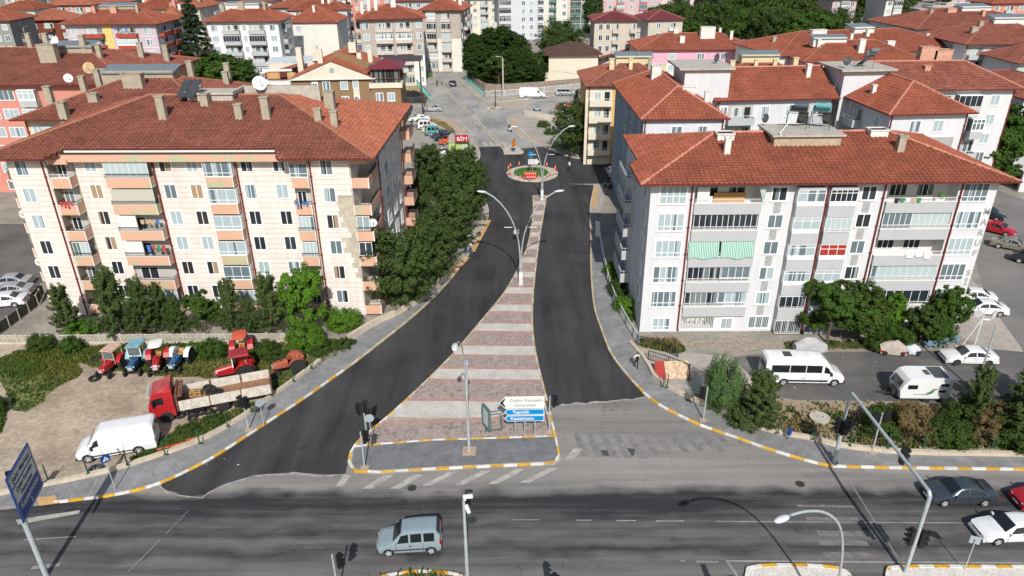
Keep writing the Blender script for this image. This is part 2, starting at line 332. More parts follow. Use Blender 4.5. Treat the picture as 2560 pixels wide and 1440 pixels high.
garden = PL([(1508, 668), (1560, 660), (1600, 700), (1590, 800), (1570, 815), (1530, 740), (1512, 700)]); sheet('grass_verge', garden, .015, GRASSG)
dryt = smooth_line(PL([(1066, 293), (1088, 294), (1112, 304), (1128, 318), (1142, 334), (1120, 326), (1095, 312), (1070, 304)]), 1); sheet('dry_verge', dryt, .02, DRYG)
# raised pavements
def pavement(name, pts, mat, h=.13):
    b = MB(); b.prism(pts, 0, h); return struct(b.build(name, mat))
LI = PL([(-260, 1262), (0, 1240), (87, 1221), (194, 1200), (288, 1179), (410, 1139), (500, 1106), (590, 1058), (680, 995), (764, 933), (800, 905), (866, 862), (920, 822), (985, 787), (1050, 747), (1100, 702), (1135, 660), (1160, 620), (1180, 580), (1188, 540), (1176, 500), (1158, 462), (1148, 425), (1158, 405), (1165, 388), (1150, 345), (1130, 318), (1100, 303), (1060, 296), (1018, 299)])
LIs = smooth_line(LI, 2)
split = next(i for i, p in enumerate(LKs) if p[1] > 78); spl2 = next(i for i, p in enumerate(LIs) if p[1] > 78)
inset = lambda L, d: [(p[0]+d*n[0], p[1]+d*n[1]) for p, n in zip(L, normals(L))]
def normals(L):
    o = []
    for i in range(len(L)):
        a, b = L[max(i-1, 0)], L[min(i+1, len(L)-1)]; d = math.dist(a, b) or 1; o.append((-(b[1]-a[1])/d, (b[0]-a[0])/d))
    return o
LKin = inset(LKs, .17)
pavement('pavement', LKin[:split+1] + LIs[:spl2+1][::-1], PAVE); pavement('far_pavement', LKin[split:] + LIs[spl2:][::-1], PAVB)
RI = PL([(1519, 470), (1512, 500), (1500, 530), (1497, 562), (1502, 605), (1512, 686), (1531, 760), (1560, 815), (1590, 868), (1614, 905), (1640, 955), (1716, 995), (1797, 1028), (1862, 1063), (1949, 1086), (2037, 1101), (2097, 1119), (2252, 1136), (2560, 1140), (3100, 1146)])
RIs = smooth_line(RI, 2); RKin = inset(RKs, .17)
r1 = next(i for i, p in enumerate(RKs) if p[1] < 96); r2 = next(i for i, p in enumerate(RIs) if p[1] < 96)
pavement('pavement', RKin[r1:] + RIs[r2:][::-1], PAVE); pavement('far_pavement', RKin[:r1+1] + RIs[:r2+1][::-1], PAVB)
pavement('plaza_pavement', inset(NKs, .17) + PL([(1640, 385), (1525, 385), (1500, 395), (1465, 340), (1460, 326), (1400, 310), (1335, 290)]), PAVB)
for pts in ([(1550, 800)],): pass
# tactile strips
b = MB()
for a, c, hw in (((1180, 632), (1222, 552), .35), ((1128, 690), (1168, 645), .35), ((1484, 520), (1489, 468), .35)):
    p, q = G2(*a), G2(*c); d = math.dist(p, q); n = (-(q[1]-p[1])/d*hw, (q[0]-p[0])/d*hw); off = .137
    b.sheet([(p[0]+n[0], p[1]+n[1]), (p[0]-n[0], p[1]-n[1]), (q[0]-n[0], q[1]-n[1]), (q[0]+n[0], q[1]+n[1])], off)
for pts in ([(92, 1248), (140, 1242), (148, 1262), (100, 1268)],): b.sheet(PL(pts), .137)
tl = inset(smooth_line(PL([(1272, 300), (1277, 320), (1312, 345), (1360, 362), (1405, 380)]), 1), .5); tl2 = inset(tl, .45); b.sheet(tl + tl2[::-1], .137)
tl = inset(LKs[-34:-8], 1.6); tl2 = inset(tl, .5); b.sheet(tl + tl2[::-1], .137)
struct(b.build('tactile_strip', ORAN))
# pale joints across the left pavement
b = MB()
nn = normals(LKs)
for i in range(len(LKs)-1):
    for q in range(2):
        f = q/2; x = LKs[i][0]*(1-f)+LKs[i+1][0]*f; y = LKs[i][1]*(1-f)+LKs[i+1][1]*f
        if -38 < x < -24 and y < 48 and j.random() < .5:
            n = nn[i]; a = (x+n[0]*.25, y+n[1]*.25); c = (x+n[0]*2.1+j.uniform(-.1, .1), y+n[1]*2.1); w_ = .025
            b.sheet([(a[0]-w_, a[1]), (a[0]+w_, a[1]), (c[0]+w_, c[1]), (c[0]-w_, c[1])], .136)
for k in range(9):
    x = G2(1560+k*58, 1)[0]
for px in range(1860, 2080, 26):
    a = G2(px, 1090 + (px-1860)*.17); c = G2(px-10, 1115+(px-1860)*.2); b.sheet([(a[0]-.02, a[1]), (a[0]+.02, a[1]), (c[0]+.02, c[1]), (c[0]-.02, c[1])], .136)
struct(b.build('pavement_joints', M('pale_joint', (.27, .275, .28), .9, n=(3, .4))))
# ---- median: outline, paved bands, kerb stones
medp = med_l + med_r
front = PL([(869, 1161), (885, 1182), (952, 1185), (1121, 1174), (1386, 1162), (1402, 1150)])
med_out = smooth_line(med_l, 1)[::1]
def edge_x(line, y):
    for a, c in zip(line, line[1:]):
        lo, hi = min(a[1], c[1]), max(a[1], c[1])
        if lo <= y <= hi and hi > lo: return a[0]+(c[0]-a[0])*(y-a[1])/(c[1]-a[1])
    return None
ML = smooth_line(med_l, 2); MR = smooth_line(med_r[::-1], 2)
full = front[1:-1] + [MR[0]] + MR[1:] + ML[::-1]
mroot = struct(thing('median', None, None)); mroot['kind'] = 'structure'
b = MB(); b.prism(inset(full, .0), 0, .118); b.build('median_base', M('mortar', (.36, .31, .27), .95, n=(3, .2)), mroot)
y0f = 44.0
# front apron of dark paving
CUR = PL([(885, 1120), (952, 1113), (1083, 1103), (1280, 1097), (1390, 1093)])
apr = [(p[0], p[1]) for p in PL([(880, 1160), (890, 1176), (952, 1178), (1121, 1168), (1382, 1156), (1395, 1145), (1388, 1104)])] + CUR[::-1]
b = MB(); b.prism(apr, .10, .124); b.build('apron', M('dark_apron_paving', (.155, .156, .162), .85, n=(.8, .22), n2=(5, .12)), mroot)
CRZ = M('crazy_paving_stone', (.27, .215, .195), .85, n=(4, .15), obj=.22, bump=.3); CRZ2 = M('crazy_paving_stones', (.28, .225, .205), .85, n=(2.2, .3), n2=(.6, .12), bump=.3)
LITE = M('pale_cobble_paving', (.47, .445, .40), .9, n=(5, .16), n2=(1, .12), bump=.8); PINK = M('pink_brick_band', (.36, .225, .195), .85, n=(3, .2), n2=(.8, .1))
seq = [('c', 44.5, 46.7), ('p', 46.7, 47.25), ('l', 47.25, 49.5), ('p', 49.5, 49.95), ('c', 49.95, 52.4), ('p', 52.4, 52.9), ('l', 52.9, 54.5), ('p', 54.5, 55.0), ('c', 55.0, 56.5), ('p', 56.5, 57.0), ('l', 57.0, 58.6), ('p', 58.6, 59.05), ('c', 59.05, 60.9), ('p', 60.9, 61.5)]
y = 61.5
while y < 101: seq += [('l', y, y+1.5), ('p', y+1.5, y+2.0), ('c', y+2.0, y+3.6), ('p', y+3.6, y+4.15)]; y += 4.15
npart = 0; rest = MB()
def band_poly(ya, yb, slope):
    # strip between two slightly tilted lines, clipped to the median
    def xr(y):
        a = edge_x(ML, y); c = edge_x(MR, y); return (a, c)
    P_ = []; Q_ = []
    for k in range(4):
        for arr, y_ in ((P_, ya), (Q_, yb)):
            a, c = xr(min(102.4, y_))
            if a is None or c is None: return None
            a += .16; c -= .16; x = a+(c-a)*k/3; yy = y_ - slope*(x-(a+c)/2); arr.append((x, yy))
    # re-seat the end points on the kerb lines
    for arr in (P_, Q_):
        for e, line, s in ((0, ML, .17), (-1, MR, -.17)):
            q = edge_x(line, arr[e][1])
            if q is not None: arr[e] = (q+s, arr[e][1])
    return P_ + Q_[::-1]
def crazy(poly, rr, zt=.14):
    global npart
    xs = [p[0] for p in poly]; ys = [p[1] for p in poly]; s = rr; pts = []
    nx = int((max(xs)-min(xs))/s)+3; ny = int((max(ys)-min(ys))/s)+3
    for iy in range(ny):
        for ix in range(nx): pts.append((min(xs)+(ix-1+j.uniform(.05, .95))*s, min(ys)+(iy-1+j.uniform(.05, .95))*s))
    for p in pts:
        cell = [(p[0]-s*1.3, p[1]-s*1.3), (p[0]+s*1.3, p[1]-s*1.3), (p[0]+s*1.3, p[1]+s*1.3), (p[0]-s*1.3, p[1]+s*1.3)]
        for q in pts:
            if q is p: continue
            d = math.dist(p, q)
            if d < s*3: n = ((q[0]-p[0])/d, (q[1]-p[1])/d); mid = (p[0]+n[0]*(d/2-.034), p[1]+n[1]*(d/2-.034)); cell = clip_half(cell, mid, n)
            if len(cell) < 3: break
        A = sum(poly[i][0]*poly[(i+1) % len(poly)][1]-poly[(i+1) % len(poly)][0]*poly[i][1] for i in range(len(poly))); sg = 1 if A > 0 else -1
        for i in range(len(poly)):
            a, c = poly[i], poly[(i+1) % len(poly)]; d = math.dist(a, c)
            if d > .01 and len(cell) > 2: cell = clip_half(cell, a, (sg*(c[1]-a[1])/d, -sg*(c[0]-a[0])/d))
        if len(cell) < 3: continue
        A = abs(sum(cell[i][0]*cell[(i+1) % len(cell)][1]-cell[(i+1) % len(cell)][0]*cell[i][1] for i in range(len(cell))))/2
        if A < .02: continue
        if npart < 296:
            m = MB(); m.prism(cell, .11, zt+j.uniform(-.006, .006)); m.build('paving_stone', CRZ, mroot); npart += 1
        else: rest.prism(cell, .11, zt+j.uniform(-.006, .006))
rl = MB(); rp = MB()
for kind_, ya, yb in seq:
    pl = band_poly(ya, yb-.0, .035 if ya > 47 and ya < 70 else (-.05 if ya < 47.5 else .02))
    if not pl: continue
    if kind_ == 'c': crazy(pl, .43 if ya < 53 else .42)
    elif kind_ == 'l': rl.prism(pl, .10, .132)
    else: rp.prism(pl, .10, .135)
tag(rest.build('paving_stones', CRZ2, mroot), kind='stuff')
rl.build('cobble_band', LITE, mroot); rp.build('brick_band', PINK, mroot)
KW = M('kerb_white', (.62, .60, .55), .8, n=(3, .2), n2=(11, .15), obj=.10); KY = M('kerb_yellow', (.58, .33, .035), .8, n=(3, .25), n2=(11, .2), obj=.12); KP = M('kerb_worn_pale', (.45, .40, .32), .85, n=(3, .25), obj=.15)
KYF = M('kerb_worn_yellow', (.44, .33, .17), .85, n=(3, .25), obj=.15)
def kerb(label, line, h=.15, wd=.17, step=1.0, off=.085, worn=0, start=0, maxn=295, name='kerb'):
    root = struct(thing(name, None, None)); root['label'] = label
    pts = resample(line, step); extra = MB()
    for i in range(len(pts)-1):
        a, c = pts[i], pts[i+1]; d = math.dist(a, c)
        if d < .05: continue
        n = (-(c[1]-a[1])/d*off, (c[0]-a[0])/d*off); ang = math.atan2(c[1]-a[1], c[0]-a[0]); ctr = ((a[0]+c[0])/2+n[0], (a[1]+c[1])/2+n[1], h/2)
        wy = worn(((a[0]+c[0])/2, (a[1]+c[1])/2)) if callable(worn) else worn
        mat = (KY if (i+start) % 2 else KW) if wy < 1 else ((KYF if (i+start) % 2 else KP) if wy < 2 else KP)
        if i < maxn: ubox(root, 'kerbstone', ctr, (d-.02, wd, h), mat, ang)
    return root
wornL = lambda p: 0 if p[1] < 52 and p[0] > -31.5 else (1 if p[1] < 75 else 2)
cutk = next(i for i, p in enumerate(LKs) if p[0] > G2(118, 1262)[0])
kerb('yellow and white painted kerb along the left pavement', LKs[cutk:], worn=lambda p: 0 if p[1] < 55 else (1 if p[1] < 90 else 2))
kerb('painted kerb along the right pavement, white and faded yellow', RKs[::-1], off=-.085, worn=lambda p: 0 if p[1] < 52 else (1 if p[1] < 90 else 2))
kerb('pale kerb round the plaza beyond the roundabout', NKs, worn=2)
mk = front[1:] + MR[1:] + ML[::-1] + [front[1]]
kerb('yellow and white painted kerb round the paved median', mk, off=.085, worn=lambda p: 0 if p[1] < 50 else 1, start=1)
kerb('low painted kerb between the stone paving and the dark apron', CUR, h=.17, off=0, wd=.14)
# far dividing strip and splitter island, roundabout
dv = smooth_line(PL([(1103, 213), (1140, 250), (1186, 297), (1226, 336), (1262, 371)]), 2)
kerb('low double kerb strip dividing the far street', dv, off=.20, wd=.26, worn=2, h=.16, start=1); kerb('low double kerb strip dividing the far street', inset(dv, -.3)[::-1], off=.16, wd=.26, worn=2, h=.16)
spl = PL([(1258, 372), (1283, 365), (1309, 380), (1306, 385), (1262, 386)]); b = MB(); b.prism(spl, 0, .14); struct(b.build('splitter_island', M('pale_concrete', (.42, .38, .33), .9, n=(2, .15))))
kerb('kerb round the small splitter island', spl + [spl[0]], off=.05, worn=2)
def ring(c, rx, ry, n=48): return [(c[0]+rx*math.cos(2*math.pi*i/n), c[1]+ry*math.sin(2*math.pi*i/n)) for i in range(n)]
RC = (3.55, 114.6); b = MB(); b.prism(ring(RC, 4.25, 4.5), 0, .16); struct(b.build('roundabout_island', M('rubble_rim', (.42, .37, .31), .95, n=(3, .35), n2=(9, .3), bump=.8)))
b = MB(); b.prism(ring((RC[0]-.2, RC[1]+.3), 2.9, 3.0), .1, .24); struct(b.build('roundabout_lawn', M('lawn', (.05, .13, .02), .95, n=(3, .3), n2=(12, .3))))
kerb('stone kerb round the roundabout island', ring(RC, 4.3, 4.55)+[ring(RC, 4.3, 4.55)[0]], off=.085, step=.7, worn=2)
RC2 = G2(1059, 192); b = MB(); b.prism(ring(RC2, 3.1, 5.2), 0, .2); struct(b.build('far_roundabout', M('pale_concrete')) ); b = MB(); b.prism(ring(RC2, 2.7, 4.6), .1, .3); struct(b.build('far_roundabout_lawn', M('lawn')))
tri = PL([(1218, 272), (1252, 268), (1233, 278)]); b = MB(); b.prism(tri, 0, .1); struct(b.build('traffic_island', M('old_paving', (.2, .2, .19)))); kerb('painted kerb round the small triangular island', tri+[tri[0]], off=0, worn=0, h=.16, wd=.35)
# painted markings
b = MB()
for x0, x1, yt, yb_, wdt in ((960, 905, 1188, 1222, 30), (1035, 975, 1187, 1222, 28), (1120, 1055, 1181, 1214, 26), (1205, 1135, 1177, 1213, 28), (1290, 1220, 1173, 1210, 28), (1372, 1300, 1170, 1207, 28), (860, 838, 1188, 1216, 22), (1435, 1410, 1122, 1150, 26)):
    b.sheet(PL([(x0, yt), (x0+wdt*.85, yt), (x1+wdt*.85, yb_), (x1, yb_)]), .020)
b.sheet(PL([(40, 1300), (200, 1276), (198, 1284), (45, 1312)]), .020)
for a, c in (((1540, 1104), (1580, 1116)), ((1600, 1096), (1660, 1120)), ((1712, 1072), (1755, 1102)), ((1776, 1098), (1805, 1124))): pass
struct(b.build('zebra_crossing', MARK)); b = MB()
for k in range(12):
    x = 1432+k*34; yt = 1092-abs(k-4)*3; b.sheet(PL([(x, yt), (x+14, yt), (x+42+k*2, yt+62-k*2), (x+22+k*2, yt+62-k*2)]), .0165)
for x in (1680, 1724, 1775): b.sheet(PL([(x, 1070+(x-1680)*.28), (x+16, 1072+(x-1680)*.28), (x+36, 1102+(x-1680)*.28), (x+24, 1106+(x-1680)*.28)]), .019)
struct(b.build('worn_crossing', M('worn_crossing_paint', (.185, .178, .17), .88, n=(1.5, .25), n2=(7, .1))))
b = MB()
def line(a, c, wd, z=.020):
    p, q = G2(*a), G2(*c); d = math.dist(p, q); n = (-(q[1]-p[1])/d*wd/2, (q[0]-p[0])/d*wd/2); b.sheet([(p[0]+n[0], p[1]+n[1]), (p[0]-n[0], p[1]-n[1]), (q[0]-n[0], q[1]-n[1]), (q[0]+n[0], q[1]+n[1])], z)
for a, c, wd in (((1820, 1403), (2560, 1408), .13), ((1815, 1400), (1850, 1450), .13), ((1700, 1403), (1715, 1403), .12), ((1740, 1404), (1796, 1405), .12), ((1790, 1304), (2560, 1309), .08), ((1640, 1303), (1710, 1303), .10), ((1440, 1301), (1480, 1301), .08), ((1280, 1300), (1350, 1300), .06), ((1540, 1302), (1590, 1302), .1),
                 ((320, 1430), (400, 1350), .05), ((415, 1335), (470, 1278), .04), ((2115, 1190), (2260, 1420), .06), ((60, 1350), (190, 1342), .08), ((80, 1420), (150, 1412), .3), ((1510, 1205), (1700, 1208), .06)): line(a, c, wd)
struct(b.build('lane_markings', MARKW))
b = MB()
for i, (x, y, w_, h_) in enumerate(((2012, 1292, 130, 9), (2040, 1327, 110, 12), (2044, 1350, 120, 13), (2056, 1380, 120, 14), (1990, 1262, 140, 6))): b.sheet(PL([(x, y), (x+w_, y+2), (x+w_+10, y+h_+2), (x+6, y+h_)]), .0185)
struct(b.build('crossing_bars', M('ghost_paint', (.16, .15, .14), .9, n=(2, .3), n2=(6, .2))))
b = MB()
for k in range(5): b.sheet(PL([(1385+k*3, 258+k*4.6), (1345+k*2, 259+k*4.6), (1345+k*2, 260.6+k*4.6), (1385+k*3, 259.6+k*4.6)]), .018)
for k in range(4): b.sheet(PL([(1205+k*16, 355), (1213+k*16, 355), (1222+k*16, 365), (1210+k*16, 365)]), .018)
struct(b.build('far_crossing', M('far_crossing_paint', (.38, .35, .31), .9)))
b = MB(); b.sheet(PL([(1235, 250), (1300, 250), (1330, 268), (1290, 275), (1255, 268)]), .0175); struct(b.build('worn_yellow_box', M('worn_yellow_paint', (.36, .31, .24), .9, n=(2, .3))))

b = MB()
for x, y, w_, h_ in ((1500, 1125, 40, 16), (1560, 1120, 30, 20)): b.sheet(PL([(x, y), (x+w_, y+2), (x+w_-6, y+h_), (x+4, y+h_-2)]), .0125)
struct(b.build('road_patches', road_mat('patch_asphalt', (.03, .03, .031), (.09, .088, .086), None, amt=.1, patch=.3)))
for x, y in ((1180, 1300), (2000, 1210), (760, 1120), (1425, 700), (1290, 560), (1030, 1220)):
    b = MB(); q = G2(x, y); b.prism(ring(q, .33, .33, 16), 0, .021); struct(b.build('manhole_cover', M('iron_cover', (.05, .048, .046), .7, .3, n=(9, .3))))
b = MB(); r = random.Random(8)
for i in range(150):
    if i < 60: q = G2(r.uniform(20, 600), r.uniform(960, 1180))
    elif i < 100: q = G2(r.uniform(1600, 2500), r.uniform(850, 1010))
    else: q = G2(r.uniform(1000, 1500), r.uniform(250, 340))
    s_ = r.uniform(.04, .14); b.box((q[0], q[1], .03), (s_, s_*.8, .04), r.randrange(2), r.uniform(0, 3))
o = b.build('litter', [M('pale_litter', (.5, .48, .44), .9, n=None), M('stone_bits', (.22, .18, .15), .9, n=None)]); tag(o, 'small stones and scraps of litter scattered on the ground', 'litter', kind='stuff')

b = MB()
def fringe(pts, a_, c_):
    n_ = normals(pts); r_ = random.Random(4); P_ = [(p[0]+q[0]*r_.uniform(.0, a_), p[1]+q[1]*r_.uniform(.0, a_)) for p, q in zip(pts, n_)]; Q_ = [(p[0]-q[0]*r_.uniform(.02, c_), p[1]-q[1]*r_.uniform(.02, c_)) for p, q in zip(pts, n_)]; b.sheet(P_+Q_[::-1], .0175)
fringe(resample(endR, .35), .10, .28); fringe(resample(edge, .35), .06, .22)
struct(b.build('dusty_asphalt_edge', M('pale_grit', (.30, .285, .265), .95, n=(3, .3), n2=(11, .2))))

sheet('dry_verge', PL([(1002, 206), (1040, 210), (1074, 254), (1000, 260)]), .02, DRYG); sheet('dry_verge', PL([(1172, 200), (1215, 236), (1500, 214), (1480, 150), (1175, 150)]), .02, DRYG)
# ---------------------------------------------------------------- building kit
TILE = M('clay_roof_tile', (.305, .088, .048), .85, n=(.45, .24), n2=(5, .2), attr=.20, col2=(.235, .070, .042), spec=.25)
TILED = M('weathered_roof_tile', (.262, .088, .058), .88, n=(.45, .26), n2=(3, .2), attr=.22, col2=(.20, .072, .050), spec=.2)
TILEB = M('orange_roof_tile', (.32, .105, .06), .85, n=(.6, .15), n2=(5, .1), attr=.12, spec=.25)
TILEF = M('far_roof_tile', (.25, .068, .036), .88, n=(.3, .22), n2=(2.5, .2), attr=.22, col2=(.20, .058, .034), spec=.2)
RIDGE = M('mortar_ridge', (.46, .20, .14), .9, n=(6, .3)); RIDGED = M('weathered_ridge', (.30, .13, .08), .9, n=(6, .3)); UNDER = M('roof_underside', (.10, .05, .04), .9, n=None)
CHIM = M('render_chimney', (.34, .30, .23), .9, n=(2, .18), n2=(9, .1)); CHW = M('white_chimney', (.62, .60, .56), .85, n=(2, .15)); FLUEDK = M('flue_opening_dark', (.02, .018, .016), 1, n=None)
FASC = M('gutter_maroon', (.13, .025, .022), .5, n=None); FASCW = M('gutter_white', (.68, .68, .66), .5, n=None)
TEDGE = M('dirt_shade_tile_edge', (.035, .018, .013), .95, n=None)  # near-black tile butts: dirt plus the shadow gap between courses, painted in
def intervals(poly, d, u, s):
    """u-intervals of plan polygon at distance s along d"""
    xs = []; n = len(poly)
    for i in range(n):
        a, b = poly[i], poly[(i+1) % n]; sa = a[0]*d[0]+a[1]*d[1]; sb = b[0]*d[0]+b[1]*d[1]
        if (sa > s) != (sb > s): t = (s-sa)/(sb-sa); xs.append((a[0]+(b[0]-a[0])*t)*u[0]+(a[1]+(b[1]-a[1])*t)*u[1])
    xs.sort(); return list(zip(xs[::2], xs[1::2]))
def tile_mesh(name, planes, mat, row=.42, col=.42, hi=True, wob=.012):
    """planes: (plan polygon, upslope dir d, s0 (eave s), z0, slope)"""
    V = []; Fc = []; rnd = []; mi = []; prof = ((0, 0), (.60, .005), (.72, .075), (.90, .075), (1, 0)) if hi else ((0, .0), (.72, .0), (.84, .06), (1, 0))
    r = random.Random(len(planes)*13+int(abs(planes[0][0][0][0])*7)); np_ = len(prof)
    for poly, d, s0, z0, sl in planes:
        u = (d[1], -d[0]); ss = [p[0]*d[0]+p[1]*d[1] for p in poly]; smin, smax = min(ss), max(ss); s = smin
        if u[0]*1 + u[1]*0 == 0: pass
        zoff = lambda s_: z0+(s_-s0)*sl
        colb = {}
        while s < smax-.05:
            s1 = min(s+row, smax)
            for a, b in intervals(poly, d, u, min((s+s1)/2, smax-1e-4)):
                k0 = math.floor(a/col); k1 = math.ceil(b/col)
                for k in range(k0, k1):
                    ua, ub = max(a, k*col), min(b, (k+1)*col)
                    if ub-ua < .06: continue
                    q = r.random()**1.4; wz = colb.setdefault(k, r.uniform(-wob, wob)); w2 = r.uniform(-wob*.6, wob*.6)
                    base = len(V)
                    for (sv, lift) in ((s-.03, .075), (s1+.02, .03)):
                        for f, h in prof:
                            uu = min(max(k*col+f*col, ua), ub); V.append((u[0]*uu+d[0]*sv, u[1]*uu+d[1]*sv, zoff(sv)+lift+h+wz+w2))
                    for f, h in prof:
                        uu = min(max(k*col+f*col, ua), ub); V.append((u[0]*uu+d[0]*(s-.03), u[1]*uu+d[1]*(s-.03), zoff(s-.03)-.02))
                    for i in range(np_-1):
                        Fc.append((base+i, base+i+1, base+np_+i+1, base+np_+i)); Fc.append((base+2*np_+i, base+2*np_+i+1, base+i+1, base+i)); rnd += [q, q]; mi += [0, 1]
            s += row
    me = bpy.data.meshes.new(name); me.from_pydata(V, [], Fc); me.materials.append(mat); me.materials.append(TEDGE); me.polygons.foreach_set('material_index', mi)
    at = me.attributes.new('rnd', 'FLOAT', 'FACE'); at.data.foreach_set('value', rnd)
    # face up
    return me
def hip_planes(x0, y0, x1, y1, z, rise, inset_=None):
    """four hip planes over a rectangle; ridge along the longer side"""
    w_, d_ = x1-x0, y1-y0; h = min(w_, d_)/2; sl = rise/h
    if w_ >= d_:
        rx0, rx1, ry = x0+h, x1-h, (y0+y1)/2
        P_ = [([(x0, y0), (x1, y0), (rx1, ry), (rx0, ry)], (0, 1), y0, z, sl), ([(x1, y1), (x0, y1), (rx0, ry), (rx1, ry)], (0, -1), -y1, z, sl),
              ([(x0, y1), (x0, y0), (rx0, ry)], (1, 0), x0, z, sl), ([(x1, y0), (x1, y1), (rx1, ry)], (-1, 0), -x1, z, sl)]
        R_ = [((rx0, ry), (rx1, ry)), ((x0, y0), (rx0, ry)), ((x1, y0), (rx1, ry)), ((x0, y1), (rx0, ry)), ((x1, y1), (rx1, ry))]
    else:
        ry0, ry1, rx = y0+h, y1-h, (x0+x1)/2
        P_ = [([(x0, y0), (x1, y0), (rx, ry0)], (0, 1), y0, z, sl), ([(x1, y1), (x0, y1), (rx, ry1)], (0, -1), -y1, z, sl),
              ([(x0, y1), (x0, y0), (rx, ry0), (rx, ry1)], (1, 0), x0, z, sl), ([(x1, y0), (x1, y1), (rx, ry1), (rx, ry0)], (-1, 0), -x1, z, sl)]
        R_ = [((rx, ry0), (rx, ry1)), ((x0, y0), (rx, ry0)), ((x1, y0), (rx, ry0)), ((x0, y1), (rx, ry1)), ((x1, y1), (rx, ry1))]
    zf = lambda x, y: z + sl*min(x-x0, x1-x, y-y0, y1-y)
    return P_, R_, zf
def roof(root, planes, ridges, zf, outline, z, mat=None, ridge=RIDGE, row=.42, col=.42, rr=.13, hi=True, gut=FASC, near=True, over=0.0):
    mat = mat or TILE
    rf = MB()
    for poly, d, s0, z0, sl in planes: rf.poly([(p[0], p[1], z0+(p[0]*d[0]+p[1]*d[1]-s0)*sl-.02) for p in poly])
    rf.poly([(p[0], p[1], z-.10) for p in outline][::-1])
    n = len(outline)
    for i in range(n):
        a, b = outline[i], outline[(i+1) % n]; rf.poly([(a[0], a[1], z-.10), (b[0], b[1], z-.10), (b[0], b[1], zf(*b)-.02), (a[0], a[1], zf(*a)-.02)])
    ro = rf.build('roof', UNDER, root)
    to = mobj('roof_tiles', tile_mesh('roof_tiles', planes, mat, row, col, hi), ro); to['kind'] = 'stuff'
    if ridges:
        rg = MB(); r = random.Random(5)
        for a, b in ridges:
            L = math.dist(a, b); k = max(1, int(L/(.45 if near else 1.5))); pts = [(a[0]+(b[0]-a[0])*i/k, a[1]+(b[1]-a[1])*i/k) for i in range(k+1)]
            rg.tube([(p[0], p[1], zf(*p)+.06) for p in pts], [rr*(1+r.uniform(-.25, .3)) if near else rr for _ in pts], 6 if near else 5)
        rg.build('ridge', ridge, ro)
    gt = MB()
    for i in range(n):
        a, b = outline[i], outline[(i+1) % n]; L = math.dist(a, b); ang = math.atan2(b[1]-a[1], b[0]-a[0])
        gt.box(((a[0]+b[0])/2+.05*math.sin(ang), (a[1]+b[1])/2-.05*math.cos(ang), (zf(*a)+zf(*b))/2-.02 if abs(zf(*a)-zf(*b)) < .3 else z), (L+.1, .12, .15), 0, ang)
    gt.build('gutter', gut, ro)
    return ro
def chimney(root, x, y, zr, h, sx=.6, sy=.6, mat=CHIM, cap=True, top='open'):
    m = MB(); z1 = zr+h; m.b2((x-sx/2, y-sy/2, zr-.8), (x+sx/2, y+sy/2, z1), 0)
    if cap:
        for a, b in (((x-sx/2-.07, y-sy/2-.07, z1), (x+sx/2+.07, y-sy/2+.06, z1+.12)), ((x-sx/2-.07, y+sy/2-.06, z1), (x+sx/2+.07, y+sy/2+.07, z1+.12)), ((x-sx/2-.07, y-sy/2+.06, z1), (x-sx/2+.06, y+sy/2-.06, z1+.12)), ((x+sx/2-.06, y-sy/2+.06, z1), (x+sx/2+.07, y+sy/2-.06, z1+.12))): m.b2(a, b, 0)
        m.b2((x-sx/2+.06, y-sy/2+.06, z1+.002), (x+sx/2-.06, y+sy/2-.06, z1+.02), 1)  # flat near-black slab: the open flue's darkness put into its colour
    return m.build('chimney', [mat, FLUEDK], root)
def on_roof(px, py, zf, root, z=18):          # local point of a roof under a photo point
    for _ in range(12):
        q = G(px, py, z); l = root_local(root, q); z = .5*z + .5*(zf(l[0], l[1]) + root.location.z)
    return l[0], l[1], z - root.location.z
def root_local(root, q):
    c, s_ = math.cos(-root.rotation_euler.z), math.sin(-root.rotation_euler.z); x, y = q[0]-root.location.x, q[1]-root.location.y
    return (x*c-y*s_, x*s_+y*c, q[2]-root.location.z)
_W = {}
def win_mesh(w_, h_, cols, tr, sur, fm, pm, far, bars=0):
    k = (round(w_, 2), round(h_, 2), cols, tr, sur, fm.name, pm.name, far, bars)
    if k in _W: return _W[k]
    f = MB(); o = .055; W, H = w_/2, h_/2
    f.b2((-W-sur, -o, H), (W+sur, .03, H+sur)); f.b2((-W-sur, -o-.03, -H-sur), (W+sur, .03, -H)); f.b2((-W-sur, -o, -H), (-W, .03, H)); f.b2((W, -o, -H), (W+sur, .03, H))
    for i in range(1, cols): x = -W+w_*i/cols; f.b2((x-.035, -.045, -H), (x+.035, .02, H))
    if tr: z = -H+h_*tr; f.b2((-W, -.047, z-.03), (W, .02, z+.03))
    if bars:
        nb = int(w_/.16)
        for i in range(1, nb): x = -W+w_*i/nb; f.b2((x-.012, -.12, -H), (x+.012, -.095, H))
    p = MB(); p.poly([(-W, -.014, -H), (W, -.014, -H), (W, -.014, H), (-W, -.014, H)], 1 if far else 0)
    if far:
        f.v, off = f.v+p.v, len(f.v); f.f += [[i+off for i in q] for q in p.f]; f.m += [1]; _W[k] = (f.mesh('window', [fm, pm]), None)
    else: _W[k] = (f.mesh('window', fm), p.mesh('pane', pm))
    return _W[k]
def window(par, x, y, z, rz=0, w_=1.15, h_=1.35, cols=2, tr=0, sur=.10, fm=None, pm=None, far=False, bars=0):
    a, b = win_mesh(w_, h_, cols, tr, sur, fm or PVC, pm or PANE, far, bars); o = mobj('window', a, par, (x, y, z), rz)
    if b: mobj('pane', b, o)
    return o
def frame(O, rz): return Matrix.Translation(Vector((O[0], O[1], O[2] if len(O) > 2 else 0))) @ Matrix.Rotation(rz, 4, 'Z')
